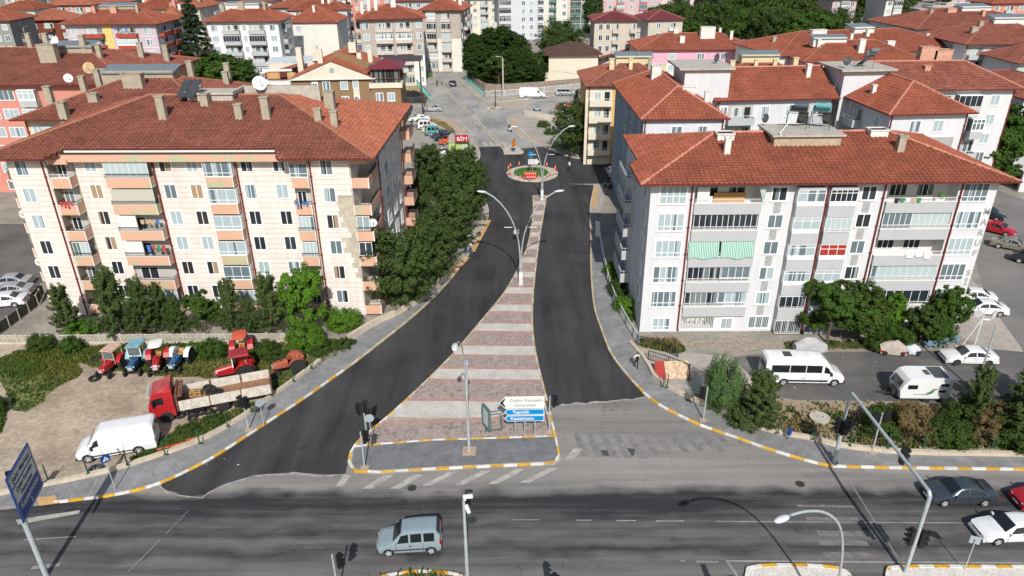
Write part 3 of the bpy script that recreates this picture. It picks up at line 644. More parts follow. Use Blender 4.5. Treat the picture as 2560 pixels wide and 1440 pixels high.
def wall_holes(mb, O, rz, W, H, holes, mi=0, mi_in=0):
    """vertical wall, u from O along +x of the frame, facing -y; holes = (u0, u1, z0, z1, depth)"""
    mb.T = frame(O, rz); us = sorted({0, W, *[h[0] for h in holes], *[h[1] for h in holes]}); zs = sorted({0, H, *[h[2] for h in holes], *[h[3] for h in holes]})
    for i in range(len(us)-1):
        for k in range(len(zs)-1):
            cu, cz = (us[i]+us[i+1])/2, (zs[k]+zs[k+1])/2
            if any(h[0] < cu < h[1] and h[2] < cz < h[3] for h in holes): continue
            mb.poly([(us[i], 0, zs[k]), (us[i+1], 0, zs[k]), (us[i+1], 0, zs[k+1]), (us[i], 0, zs[k+1])], mi)
    for a, b, c, d, dp in holes:
        mb.poly([(a, 0, c), (a, 0, d), (a, dp, d), (a, dp, c)], mi_in); mb.poly([(b, 0, c), (b, dp, c), (b, dp, d), (b, 0, d)], mi_in)
        mb.poly([(a, 0, c), (a, dp, c), (b, dp, c), (b, 0, c)], mi_in); mb.poly([(a, 0, d), (b, 0, d), (b, dp, d), (a, dp, d)], mi_in); mb.poly([(a, dp, c), (a, dp, d), (b, dp, d), (b, dp, c)], mi_in)
    mb.T = None
def railing(mb, pts, z0, z1, step=.14, r=.012, mi=0, thick=.02):
    """upright bars along a path of (x, y)"""
    for a, b in zip(pts, pts[1:]):
        L = math.dist(a, b); ang = math.atan2(b[1]-a[1], b[0]-a[0]); c = ((a[0]+b[0])/2, (a[1]+b[1])/2)
        mb.box((c[0], c[1], z1), (L, thick*2, thick*1.6), mi, ang); mb.box((c[0], c[1], z0+.03), (L, thick*1.6, thick*1.3), mi, ang); k = max(2, int(L/step))
        for i in range(k+1): t = i/k; mb.box((a[0]+(b[0]-a[0])*t, a[1]+(b[1]-a[1])*t, (z0+z1)/2), (r*2, r*2, z1-z0), mi, ang)
def downpipe(root, x, y, z1, z0=.2, mat=PIPE, brackets=True):
    m = MB(); m.tube([(x, y-.12, z1+.1), (x, y-.12, z0+.3), (x+.05, y-.2, z0)], .075, 8)
    z = z1-1.5
    while z > 1: m.b2((x-.13, y-.2, z), (x+.13, y, z+.05)); z -= 2.7
    return m.build('downpipe', mat, root)
CLO = [M('cloth_'+n_, c, .9, n=(6, .2)) for n_, c in (('blue', (.05, .14, .38)), ('white', (.6, .6, .6)), ('red', (.4, .05, .05)), ('black', (.02, .02, .03)), ('tan', (.4, .28, .16)), ('green', (.06, .2, .08)))]
def laundry(par, x0, x1, y, z, n=5, seed=0, mats=None):
    r = random.Random(seed); m = MB(); x = x0
    for i in range(n):
        w_ = (x1-x0)/n; h_ = r.uniform(.35, .75); mi = r.randrange(len(mats or CLO)); a, b = x+.04, x+w_-.05
        m.poly([(a, y, z), (b, y, z), (b-.02, y-.03, z-h_), ((a+b)/2, y-.07, z-h_*1.04), (a+.03, y-.02, z-h_)], mi); x += w_
    return m.build('laundry', mats or CLO, par)
CLAD = M('cream_cladding_board', (.66, .60, .545), .75, n=(1.3, .085), n2=(.35, .06), obj=.03, stretch=(1.6, 1.6, .10)); JOINT = M('cladding_joint', (.34, .28, .22), .9, n=None)
PEACH = M('peach_render', (.56, .34, .235), .85, n=(.9, .08), n2=(5, .06)); TRIMW = M('trim_white', (.66, .62, .56), .7, n=(2, .1))
def peel_mat(name, base, under, th=.55):
    m = bpy.data.materials.new(name); m.use_nodes = True; t = m.node_tree; b = t.nodes['Principled BSDF']; b.inputs['Roughness'].default_value = .9
    g = node(t, 'ShaderNodeNewGeometry'); a = node(t, 'ShaderNodeTexNoise'); a.inputs['Scale'].default_value = .62; a.inputs['Detail'].default_value = 5; t.links.new(g.outputs['Position'], a.inputs['Vector'])
    mr = node(t, 'ShaderNodeMapRange'); mr.inputs['From Min'].default_value = th; mr.inputs['From Max'].default_value = th+.015; t.links.new(a.outputs[0], mr.inputs[0])
    n2 = node(t, 'ShaderNodeTexNoise'); n2.inputs['Scale'].default_value = 2; n2.inputs['Detail'].default_value = 4; t.links.new(g.outputs['Position'], n2.inputs['Vector'])
    u = node(t, 'ShaderNodeMix', data_type='RGBA'); t.links.new(n2.outputs[0], u.inputs[0]); u.inputs[6].default_value = (*under, 1); u.inputs[7].default_value = (under[0]*1.5, under[1]*1.5, under[2]*1.35, 1)
    x = node(t, 'ShaderNodeMix', data_type='RGBA'); t.links.new(mr.outputs[0], x.inputs[0]); x.inputs[6].default_value = (*base, 1); t.links.new(u.outputs[2], x.inputs[7]); t.links.new(x.outputs[2], b.inputs['Base Color']); _M[name] = m; return m
PEEL = peel_mat('peeling_peach_render', (.56, .34, .235), (.33, .31, .21)); GLASS = M('balcony_glass', (.30, .38, .39), .08, n=None, spec=.6); INPLAS = M('interior_plaster', (.42, .40, .37), .9, n=(1, .1))  # last one: mid-grey plaster of the balcony rear walls
RED = M('red_curtain', (.32, .03, .02), .9, n=(4, .25))
_B = {}
def glazing(par, w_, z0, z1, y, n, fm=RAILW, pm=None, x0=None, top=True, tr=0, name='glazing'):
    """framed panes across a balcony front"""
    pm = pm or PANEC; x0 = -w_/2 if x0 is None else x0; m = MB()
    m.b2((x0, y-.03, z0), (x0+w_, y+.03, z0+.06)); m.b2((x0, y-.03, z1-.06), (x0+w_, y+.03, z1))
    for i in range(n+1): x = x0+w_*i/n; m.b2((x-.025, y-.032, z0+.06), (x+.025, y+.032, z1-.06))
    if tr: z = z0+(z1-z0)*tr; m.b2((x0, y-.028, z-.025), (x0+w_, y+.028, z+.025))
    o = m.build(name, fm, par); 
    p = MB(); p.poly([(x0, y, z0+.06), (x0+w_, y, z0+.06), (x0+w_, y, z1-.06), (x0, y, z1-.06)]); p.build('pane', pm, par)
    return o
def balcony(root, x, y, z, w_, dep, rz=0, mat=None, ph=1.0, rh=.38, style='open', seed=0, trim=True, sides=True, clear=2.55, slab=.16, railm=None, col=None, backwin=True, lift=0):
    """projecting balcony: slab, parapet with white corner trims, railing, and whatever closes it"""
    r = random.Random(seed); mat = mat or PEACH; b = MB(); W = w_/2; o = mobj('balcony', None, None) if 0 else None
    b.b2((-W, -dep, 0), (W, 0, slab)); b.b2((-W, -dep, slab), (W, -dep+.12, ph), 1)
    if sides: b.b2((-W, -dep+.12, slab), (-W+.12, 0, ph), 1); b.b2((W-.12, -dep+.12, slab), (W, 0, ph), 1)
    b.b2((-W-.004, -dep-.004, -.0), (W+.004, -dep+.1, slab+.0), 1)
    if trim:
        for s in (-1, 1): b.b2((s*(W+.01)-.09*(s > 0), -dep-.02, -.03), (s*(W+.01)+.09*(s < 0), -dep+.07, ph+.03), 2)
        b.b2((-W-.03, -dep-.03, ph), (W+.03, -dep+.16, ph+.05), 2)
    # rear wall strip with a door and window
    b.poly([(-W+.12, -.012, slab), (W-.12, -.012, slab), (W-.12, -.012, clear), (-W+.12, -.012, clear)], 3)
    o = b.build('balcony', [TRIMW, mat, TRIMW, INPLAS], root); o.location = (x, y, z); o.rotation_euler = (0, 0, rz)
    if backwin: window(o, -W*.3, -.02, 1.45, 0, min(1.7, w_*.45), 1.25, 2, 0, .05, far=True, pm=PANED)
    if style != 'bay':
        m = MB(); railing(m, [(-W+.03, 0), (-W+.03, -dep+.05), (W-.03, -dep+.05), (W-.03, 0)] if sides else [(-W+.03, -dep+.05), (W-.03, -dep+.05)], ph+.05, ph+rh, .16, .012); m.build('railing', railm or DARK, o)
    if style == 'glass': glazing(o, w_-.2, ph+.06, clear, -dep+.16, max(4, int(w_/.6)), RAILW, PANEC)
    elif style == 'darkglass': glazing(o, w_-.2, ph+.06, clear, -dep+.16, max(4, int(w_/.6)), RAILW, PANED)
    elif style == 'bay':
        glazing(o, w_-.02, ph+.05, clear, -dep+.05, 3 if w_ > 2 else 2, PVC, PANEW, tr=.25)
        sd_ = MB()
        for s in (-1, 1): sd_.b2((s*W-.03, -dep+.08, ph), (s*W+.03, 0, clear))
        sd_.build('side_panel', PVC, o)
    elif style == 'half':
        m = MB(); m.b2((-W+.1, -dep+.18, ph), (-W+.1+w_*.42, -dep+.2, clear)); m.build('curtain', M('white_curtain', (.62, .62, .6), .9, n=(7, .12)), o); laundry(o, 0, W-.2, -dep+.3, 2.1, 4, seed)
    elif style == 'curtain':
        m = MB(); k = 26
        for i in range(k):
            xa, xb = -W+.1+(w_-.2)*i/k, -W+.1+(w_-.2)*(i+1)/k; ya, yb = -dep+.2+.04*(i % 2), -dep+.2+.04*((i+1) % 2); m.poly([(xa, ya, ph), (xb, yb, ph), (xb, yb, clear), (xa, ya, clear)])
        m.build('curtain', M('beige_curtain', (.45, .43, .36), .9, n=(7, .1)), o)
    elif style == 'laundry': laundry(o, -W+.2, W-.3, -dep-.05, ph+.4, 4, seed, [CLO[3], CLO[2], CLO[0], CLO[4]])
    return o
# ---------------------------------------------------------------- left building (cream, peach balconies)
LB = thing('apartment_building', 'cream six-storey apartment block with peach balconies and peeling render left of the road', 'apartment building', (-47.9, 65.9, 0), math.radians(-1.3))
H0 = 16.55; NF = 6; FZ = [.72+2.72*k for k in range(NF)]
b = MB()
b.prism([(0, 0), (3.8, 0), (3.8, 1.1), (26.9, 1.1), (26.9, .9), (28.7, .9), (28.7, 0), (32.7, 0), (32.7, 4.2), (34.3, 4.2), (34.3, 18.8), (32.7, 18.8), (32.7, 21), (0, 21)], -.2, H0+.4)
wallLB = b.build('wall', JOINT, LB)
# cladding boards: one object per board, cut round the windows
boards = [(.06, 3.74, 0, -0.0, 0, [(1.35, .62)]), (5.75, 8.9, 1.1, 0, 0, [(7.3, .62)]), (13.5, 18.5, 1.1, 0, 0, [(14.6, .62), (17.2, .62)]), (21.4, 26.85, 1.1, 0, 0, [(22.5, .62), (25.6, .62)]), (28.8, 32.64, 0, 0, 0, [(30.5, .62)])]
zc = [2.3+2.72*k for k in range(NF)]; nb_ = 0; brest = MB(); bare = lambda x, z: (31.3 < x < 32.7 and 4.2 < z < 12.9 and not (9.0 < z < 9.6 and x < 31.9)) or (30.9 < x < 31.4 and 10.6 < z < 12.6)
for (a, c, yy, _, _, wins) in boards:
    z = .05; ci = 0
    while z < H0-.05:
        z2 = min(z+.544, H0); cuts = [(a, c)]
        for wx, hw in wins:
            if any(z < q+.80 and z2 > q-.80 for q in zc):
                for zq in zc:
                    for za, zb in ((z, min(z2, zq-.78)), (max(z, zq+.78), z2)):
                        if z < zq+.8 and z2 > zq-.8 and zb-za > .04: brest.b2((wx-hw, yy-.038, za+.012), (wx+hw, yy+.002, zb-.012))
                cuts = [s for p, q in cuts for s in ((p, min(q, wx-hw-.0)), (max(p, wx+hw), q)) if s[1]-s[0] > .05] if any(p < wx < q for p, q in cuts) else cuts
        for p, q in cuts:
            L = q-p; k = 1 if L < 2.9 else 2; off = (.35 if ci % 2 else .65)
            segs = [(p, q)] if k == 1 else [(p, p+L*off), (p+L*off, q)]
            for s0_, s1_ in segs:
                cx, cz = (s0_+s1_)/2, (z+z2)/2
                if yy == 0 and a > 28 and 4.2 < cz < 12.9:
                    lim = 31.0+.5*((int(cz*2.2) * 7) % 3)/2 + (.9 if cz < 7 or 9.0 < cz < 9.7 else 0)
                    if s0_ > lim: continue
                    s1_ = min(s1_, lim); cx = (s0_+s1_)/2
                if nb_ < 298: ubox(LB, 'cladding_board', (cx, yy-.018, cz), (s1_-s0_-.012, .04, z2-z-.03), CLAD); nb_ += 1
                else: brest.b2((s0_+.006, yy-.038, z+.015), (s1_-.006, yy+.002, z2-.015))
        z = z2; ci += 1
# side walls boards
for z in np.arange(.05, H0, .544):
    for p, q in ((4.25, 18.75),):
        brest.b2((34.28, p, z+.018), (34.34, q, z+.53))
    brest.b2((32.68, .05, z+.018), (32.74, 4.2, z+.53)); brest.b2((32.75, 4.18, z+.018), (34.3, 4.16, z+.53)); brest.b2((-.04, .05, z+.018), (0.02, 20.9, z+.53)); brest.b2((26.86, .05+.9, z+.018), (26.95, 1.05, z+.53))
tag(brest.build('cladding_boards', CLAD, LB), kind='stuff')
b = MB(); b.b2((31.0, -.008, 4.2), (32.66, .02, 12.95)); b.build('bare_render', M('patched_render', (.43, .38, .30), .95, n=(.8, .18), n2=(4, .12)), LB)
rb_ = random.Random(11)
for k in range(NF):
    z = zc[k]
    for x, yy in ((1.35, 0), (7.3, 1.1), (14.6, 1.1), (17.2, 1.1), (22.5, 1.1), (25.6, 1.1), (30.5, 0)): window(LB, x, yy-.02, z, 0, 1.05, 1.35, 2, 0, .11, pm=PANED if (x > 14 and k == 0) else rb_.choice([PANEW, PANEW, PANE, PANED, PANEB]))
    for yy, w_ in ((5.6, .8), (8.6, 1.7), (12.4, 1.7), (15.8, .9)): window(LB, 34.36, yy, z+.05, math.pi/2, w_, 1.5, 2 if w_ > 1 else 1, .3, .1, pm=PANEW)
    zf_ = FZ[k]-.45
    balcony(LB, 11.2, 1.1, zf_, 4.4, 1.05, mat=PEEL, style=['glass', 'open', 'half', 'half', 'curtain', 'glass'][k], seed=k)
    balcony(LB, 19.95, 1.1, zf_, 2.7, .9, mat=PEACH if k not in (2, 5) else PEEL, style='bay', seed=k)
    balcony(LB, 4.75, 1.1, zf_, 1.85, 1.15, mat=PEEL if k == 2 else PEACH, style=['open', 'open', 'glass', 'open', 'laundry', 'open'][k], seed=k+9, backwin=True, railm=RAILW if k == 5 else DARK)
    balcony(LB, 27.8, .9, zf_, 1.7, .95, style=['open', 'open', 'glass', 'glass', 'laundry', 'bay'][k], seed=k+19)
    # wrap-round corner balcony
    c = MB(); pm_ = 1; c.b2((32.7, -.08, zf_), (34.35, 4.2, zf_+.16)); c.b2((32.7, -.1, zf_), (34.4, .02, zf_+1.0), 1); c.b2((34.28, .02, zf_), (34.4, 4.2, zf_+1.0), 1)
    c.b2((34.32, -.13, zf_-.03), (34.43, 0, zf_+1.03), 2); c.b2((32.68, -.12, zf_-.03), (32.78, -.02, zf_+1.03), 2); c.b2((32.72, 4.1, zf_+.3), (34.26, 4.14, zf_+2.5), 3)
    o = c.build('balcony', [TRIMW, PEEL if k in (4,) else PEACH, TRIMW, INPLAS], LB); m = MB(); railing(m, [(32.8, -.04), (34.34, -.04), (34.34, 4.15)], zf_+1.02, zf_+1.4, .16); m.build('railing', DARK, o)
    if k in (2, 3): window(o, 33.4, .12, zf_+1.8, 0, 1.2, 1.35, 2, 0, .05, far=True)
    # far side corner and west side
    c = MB(); c.b2((34.35, 18.3, zf_), (35.5, 21.6, zf_+1.0), 1); c.b2((34.4, 18.2, zf_-.02), (35.53, 18.3, zf_+1.03), 1); o = c.build('balcony', [TRIMW, PEACH], LB); m = MB(); railing(m, [(34.4, 18.3), (35.5, 18.3), (35.5, 21.5)], zf_+1.0, zf_+1.5, .2); m.build('railing', DARK, o)
    balcony(LB, -.05, 3.9, zf_, 3.6, 1.75, rz=-math.pi/2, style='open', seed=k+40)
for x, yy in ((3.45, 0), (13.45, 1.1), (21.5, 1.1), (28.95, 0)): downpipe(LB, x, yy, H0 if yy == 0 else 17.1)
downpipe(LB, 34.55, 4.3, H0); downpipe(LB, 34.55, 18.5, H0)
b = MB(); b.b2((3.8, .0, 16.45), (26.95, .14, 17.12)); b.b2((5.6, .14, 16.6), (26.9, 1.1, 16.7)); b.build('fascia_band', PEEL, LB)
b = MB()
for x0_, x1_ in ((4.0, 5.9), (26.9, 28.7), (32.7, 34.4)): b.b2((x0_, -.12, 16.25), (x1_, 0, 16.75)); b.b2((x0_, -.14, 16.2), (x0_+.1, -.02, 16.8), 1)
b.b2((34.3, .0, 16.25), (34.42, 4.2, 16.75)); b.build('fascia_panel', [PEACH, TRIMW], LB)
x0, x1, y0, y1, ez, sl_ = -2.3, 35.3, -1.1, 22.6, 17.0, .30
zfL = lambda x, y: ez + sl_*min(x-x0, x1-x, y-y0, y1-y)
ry = (y0+y1)/2; h_ = ry-y0; fp = [(x0, y0), (4.3, y0), (5.7, .5), (25.7, .5), (26.4, y0), (x1, y0), (x1-h_, ry), (x0+h_, ry)]
planes = [(fp, (0, 1), y0, ez, sl_), ([(x1, y1), (x0, y1), (x0+h_, ry), (x1-h_, ry)], (0, -1), -y1, ez, sl_), ([(x0, y1), (x0, y0), (x0+h_, ry)], (1, 0), x0, ez, sl_)]
rg = [((x0+h_, ry), (x1-h_, ry)), ((x0, y0), (x0+h_, ry)), ((x1, y0), (x1-h_, ry)), ((x0, y1), (x0+h_, ry)), ((x1, y1), (x1-h_, ry))]
ro = roof(LB, planes, rg, zfL, [(x0, y0), (4.3, y0), (5.7, .5), (25.7, .5), (26.4, y0), (x1, y0), (x1, y1), (x0, y1)], ez, mat=TILED, ridge=RIDGED, rr=.15)
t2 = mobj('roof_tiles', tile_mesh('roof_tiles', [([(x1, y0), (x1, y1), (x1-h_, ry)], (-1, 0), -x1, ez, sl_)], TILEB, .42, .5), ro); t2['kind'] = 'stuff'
b = MB(); b.b2((5.6, .36, 17.28), (25.8, .5, 17.46)); b.T = None; b.build('white_gutter', FASCW, ro)
for px, py, h, sx, sy in ((410, 297, 2.3, .75, .6), (600, 297, 1.5, .7, .55), (668, 297, 2.2, .75, .6), (827, 272, 1.9, 1.0, .9), (797, 303, 1.3, .65, .6), (838, 316, 1.6, .65, .6), (862, 243, 1.0, .6, .5), (905, 250, 1.4, .6, .6), (763, 256, .7, 1.3, .6), (118, 312, 3.2, .9, .8), (165, 300, 2.2, .9, .8), (242, 273, 2.0, 1.1, .8), (272, 258, 3.2, .8, .6), (296, 249, 2.8, .8, .6), (305, 247, .9, 1.5, 1.0), (515, 263, 1.2, .8, .8), (672, 254, .5, 1.0, .5)):
    l = on_roof(px, py, zfL, LB)
    if zfL(l[0], l[1]) > 16: chimney(ro, l[0], l[1], l[2]-.1, h, sx, sy)
def dish(label, loc, r=.6, az=0, el=.5, mat=None, group=None, stand=.8, parent=None):
    t = thing('satellite_dish', label, 'satellite dish', loc, az, group)
    m = MB(); rings = []
    for q in (1, .75, .5, .2): rings.append([(r*q*math.cos(a), -(q*q)*r*.28, r*q*math.sin(a)) for a in [2*math.pi*i/18 for i in range(18)]])
    R_ = Matrix.Rotation(-el, 4, 'X'); m.T = Matrix.Translation((0, 0, stand+r*.4)) @ R_; m.loft(rings); m.loft([[(p[0], p[1]-.03, p[2]) for p in q] for q in rings]); m.build('reflector', mat or M('dish_grey', (.5, .5, .49), .5, n=(2, .1)), t)
    m = MB(); m.tube([(0, .05, 0), (0, .05, stand+r*.3)], .035, 6); m.tube([(0, 0, stand), (0, -r*1.1, stand+r*.75)], .02, 5); m.box((0, -r*1.1, stand+r*.8), (.12, .15, .12)); m.build('mast', GALV, t); return t
for lab, q, az in (('white dish on the third-floor corner balcony of the cream block', (34.2, -.1, 9.6), 20), ('white dish hung off the west balconies of the cream block, upper', (-1.7, 2.5, 9.9), 0), ('white dish hung off the west balconies of the cream block, lower', (-1.7, 2.5, 4.6), 0)): dish(lab, tuple(np.array((LB.location.x, LB.location.y, 0))+np.array(q)), .42, math.radians(az), .3, M('dish_white', (.66, .66, .64), .5), stand=.3)
def slab_terrace(root, x, y, z, sx, sy, h, mat=CONC):
    m = MB(); m.b2((x-sx/2+.3, y-sy/2+.3, z-1.5), (x+sx/2-.3, y+sy/2-.3, z+h-.16), 0); m.b2((x-sx/2, y-sy/2, z+h-.16), (x+sx/2, y+sy/2, z+h), 1); return m.build('roof_terrace', [M('rough_masonry', (.36, .30, .21), .9, n=(2, .2)), mat], root)
m = MB(); m.b2((14.2, 9.4, 19.2), (18.9, 13.0, 20.9)); m.b2((14.0, 9.2, 20.9), (14.3, 13.2, 21.2)); m.b2((18.8, 9.2, 20.9), (19.1, 13.2, 21.2)); m.b2((14.3, 9.2, 20.9), (18.8, 9.45, 21.1)); m.b2((19.1, 12.4, 19.6), (27.2, 12.7, 21.2)); m.build('roof_terrace', CONC, ro)
lq = LB.matrix_world
def Lw(x, y, z): c, s_ = math.cos(LB.rotation_euler.z), math.sin(LB.rotation_euler.z); return (LB.location.x+x*c-y*s_, LB.location.y+x*s_+y*c, z)
dish('large white satellite dish at the back of the left block roof beside the barbecue terrace', Lw(20.9, 12.2, 20.4), .75, math.radians(28), .35, M('dish_white', (.66, .66, .64), .5, n=(2, .08)))
def solar(label, loc, rz=0, tank=None, n=2, high=True, group=None):
    t = thing('solar_water_heater', label, 'solar heater', loc, rz, group); m = MB()
    for s in (-1, 1):
        m.tube([(s*.9, 1.0, 0), (s*.9, 1.0, 1.7)], .03, 5); m.tube([(s*.9, -1.0, .15), (s*.9, 1.0, 1.6)], .03, 5)
    m.tube([(-.9, 1, 1.5), (.9, 1, 1.5)], .03, 5); m.build('stand', DARK, t)
    m = MB()
    for k in range(n):
        xx = -.95+k*1.0; m.poly([(xx, -1.05, .2), (xx+.92, -1.05, .2), (xx+.92, .95, 1.62), (xx, .95, 1.62)]); m.poly([(xx, -1.05, .12), (xx, .95, 1.54), (xx+.92, .95, 1.54), (xx+.92, -1.05, .12)])
    m.build('collector', M('collector_glass', (.05, .055, .06), .15, n=(2, .2), spec=.6), t)
    if tank:
        m = MB(); m.tube([(-.8, 1.05, 1.95), (.8, 1.05, 1.95)], .30, 14); m.build('tank', tank, t, 40)
        m = MB(); m.tube([(-.8, 1.5, 2.35), (.5, 1.5, 2.35)], .26, 12); m.build('cold_tank', tank, t, 40)
    return t
solar('flat solar panel leaning on the left block roof terrace', Lw(14.4, 9.7, 20.6), math.radians(-8), None)
# ---------------------------------------------------------------- right building (white-grey, letters on the wall)
PLAS = M('pale_plaster', (.565, .565, .575), .85, n=(1.2, .06), n2=(.4, .03), stretch=(1.5, 1.5, .10)); PLASG = M('grey_plaster', (.40, .41, .42), .85, n=(.8, .04), n2=(5, .02)); DECO = M('grey_pattern_panel', (.33, .33, .33), .85, n=(9, .35))
RB = thing('apartment_building', 'white and grey six-storey apartment block with name letters down its right edge', 'apartment building', (12.6, 61.3, 0), 0)
W_, D_, H1 = 31.3, 14.3, 15.25; FZR = [-.75+2.64*k for k in range(6)]      # floor levels; openings start at parapet
b = MB(); hol = []
for k in range(1, 6):
    z = FZR[k]+.35; hol += [(4.0, 10.1, z, z+2.2, 1.4), (21.4, 27.8, z, z+2.2, 1.4)]
hol += [(4.0, 7.2, .35, 1.75, 1.2), (21.4, 27.8, .3, 1.75, 1.2)]
wall_holes(b, (0, 0, 0), 0, W_, H1+.2, hol, 0, 1)
b.poly([(0, 0, 0), (0, 0, H1+.2), (0, D_, H1+.2), (0, D_, 0)]); b.poly([(W_, 0, 0), (W_, D_, 0), (W_, D_, H1+.2), (W_, 0, H1+.2)]); b.poly([(0, D_, 0), (0, D_, H1+.2), (W_, D_, H1+.2), (W_, D_, 0)])
b.b2((0.02, .02, -.3), (W_-.02, D_, 0)); b.build('wall', [PLAS, M('loggia_plaster', (.62, .61, .59), .9, n=(.8, .03))], RB)
AWN = bpy.data.materials.new('striped_awning_cloth'); AWN.use_nodes = True; t = AWN.node_tree; tc = node(t, 'ShaderNodeTexCoord'); sp = node(t, 'ShaderNodeSeparateXYZ'); t.links.new(tc.outputs['Object'], sp.inputs[0])
mm = node(t, 'ShaderNodeMath', operation='MULTIPLY'); mm.inputs[1].default_value = 6.2; t.links.new(sp.outputs[0], mm.inputs[0]); fr = node(t, 'ShaderNodeMath', operation='FRACT'); t.links.new(mm.outputs[0], fr.inputs[0]); lt = node(t, 'ShaderNodeMath', operation='LESS_THAN'); t.links.new(fr.outputs[0], lt.inputs[0]); lt.inputs[1].default_value = .5
mx = node(t, 'ShaderNodeMix', data_type='RGBA'); t.links.new(lt.outputs[0], mx.inputs[0]); mx.inputs[6].default_value = (.07, .33, .24, 1); mx.inputs[7].default_value = (.52, .60, .54, 1); t.links.new(mx.outputs[2], t.nodes['Principled BSDF'].inputs['Base Color'])
def parapet(root, x0, x1, z0, z1, rail, out=.28, mat=PLASG):
    m = MB(); m.b2((x0, -out, z0), (x1, -out+.12, z1)); m.b2((x0, -out+.12, z0), (x0+.12, 0.02, z1)); m.b2((x1-.12, -out+.12, z0), (x1, .02, z1)); m.b2((x0, -out+.12, z0), (x1, 0.02, z0+.08)); m.b2((x0-.03, -out-.03, z1), (x1+.03, -out+.17, z1+.05), 1)
    o = m.build('balcony', [mat, TRIMW], root); m = MB(); railing(m, [(x0+.04, -out+.06), (x1-.04, -out+.06)], z1+.05, z1+.42 if rail else z1+.3, .13 if rail else .6, .012); m.build('railing', RAILW, o); return o
def chairw(par, x, y, z, mat=None):
    m = MB(); m.box((x, y, z+.42), (.45, .45, .05)); m.box((x, y+.22, z+.68), (.45, .05, .5))
    for a in (-.2, .2):
        for c in (-.2, .2): m.box((x+a, y+c, z+.21), (.04, .04, .42))
    return m.build('chair', mat or WHITE, par)
for k in range(6):
    zc_ = .9+2.64*k; z = FZR[k]
    window(RB, 2.05, -.01, zc_ + (.1 if k else 0), 0, 2.3 if k else 1.6, 1.6 if k else 1.2, 4 if k else 3, .25 if k != 5 else .42, .14, pm=PANEW)
    window(RB, 11.65, -.01, zc_+.12, 0, 1.25 if k else 1.9, 1.2, 2 if k else 3, 0, .14, pm=PANED if k == 5 else PANEW, bars=1 if k == 0 else 0)
    window(RB, 19.75, -.01, zc_+.12, 0, 1.2, 1.2, 2, 0, .13, pm=(PANEW, PANEB, PANE)[k % 3])
    window(RB, 29.35, -.01, zc_+.1, 0, 2.2, 1.6, 4, .25, .12, pm=PANEW)
    if k:
        for x in (11.65, 19.75): m = MB(); m.b2((x-.32, -.03, zc_-1.35), (x+.32, .0, zc_-.72)); m.b2((x-.32, -.03, zc_-1.85), (x+.32, .0, zc_-1.36)); m.build('pattern_panel', DECO, RB)
    # box bays
    for bx, bw, st in ((14.3, 2.45, ['bars', 'dark', 'w', 'w', 'w', 'w'][k]), (17.2, 2.4, ['bars', 'w', 'w', 'red', 'glass', 'w2'][k])):
        m = MB(); m.b2((bx-bw/2, -.75, z-.1), (bx+bw/2, 0, z+.85)); m.b2((bx-bw/2, -.75, z+2.35), (bx+bw/2, 0, z+2.54)); m.b2((bx-bw/2+.06, -.7, z+.85), (bx-bw/2+.12, 0, z+2.35), 1); m.b2((bx+bw/2-.12, -.7, z+.85), (bx+bw/2-.06, 0, z+2.35), 1)
        if k == 0: m.b2((bx-bw/2, -.75, 0), (bx+bw/2, -.0, .3))
        o = m.build('bay', [PLASG, PVC], RB)
        if st == 'dark': glazing(o, bw, z+.95, z+2.3, -.72, 4, RAILW, PANED, x0=bx-bw/2); m = MB(); railing(m, [(bx-bw/2, -.76), (bx+bw/2, -.76)], z+.85, z+1.15, .2); m.build('railing', RAILW, o)
        elif st == 'glass': glazing(o, bw, z+.95, z+2.3, -.72, 5, RAILW, PANEC, x0=bx-bw/2); m = MB(); railing(m, [(bx-bw/2, -.78), (bx+bw/2, -.78)], z+.85, z+1.2, .13); m.build('railing', RAILW, o)
        elif st == 'bars': glazing(o, bw, z+.95, z+2.3, -.72, 4, RAILW, PANED, x0=bx-bw/2); m = MB(); railing(m, [(bx-bw/2, -.8), (bx+bw/2, -.8)], z+.85, z+2.3, .16); m.build('railing', RAILW, o)
        else:
            m = MB(); m.b2((bx-bw/2, -.76, z+.85), (bx+bw/2, -.70, z+1.2)); m.build('white_panel', PVC, o)
            glazing(o, bw, z+1.2, z+2.36, -.72, 3 if st != 'w2' else 5, PVC, {'red': RED, 'w2': PANED}.get(st, PANEW), x0=bx-bw/2, tr=.72 if st != 'red' else .6)
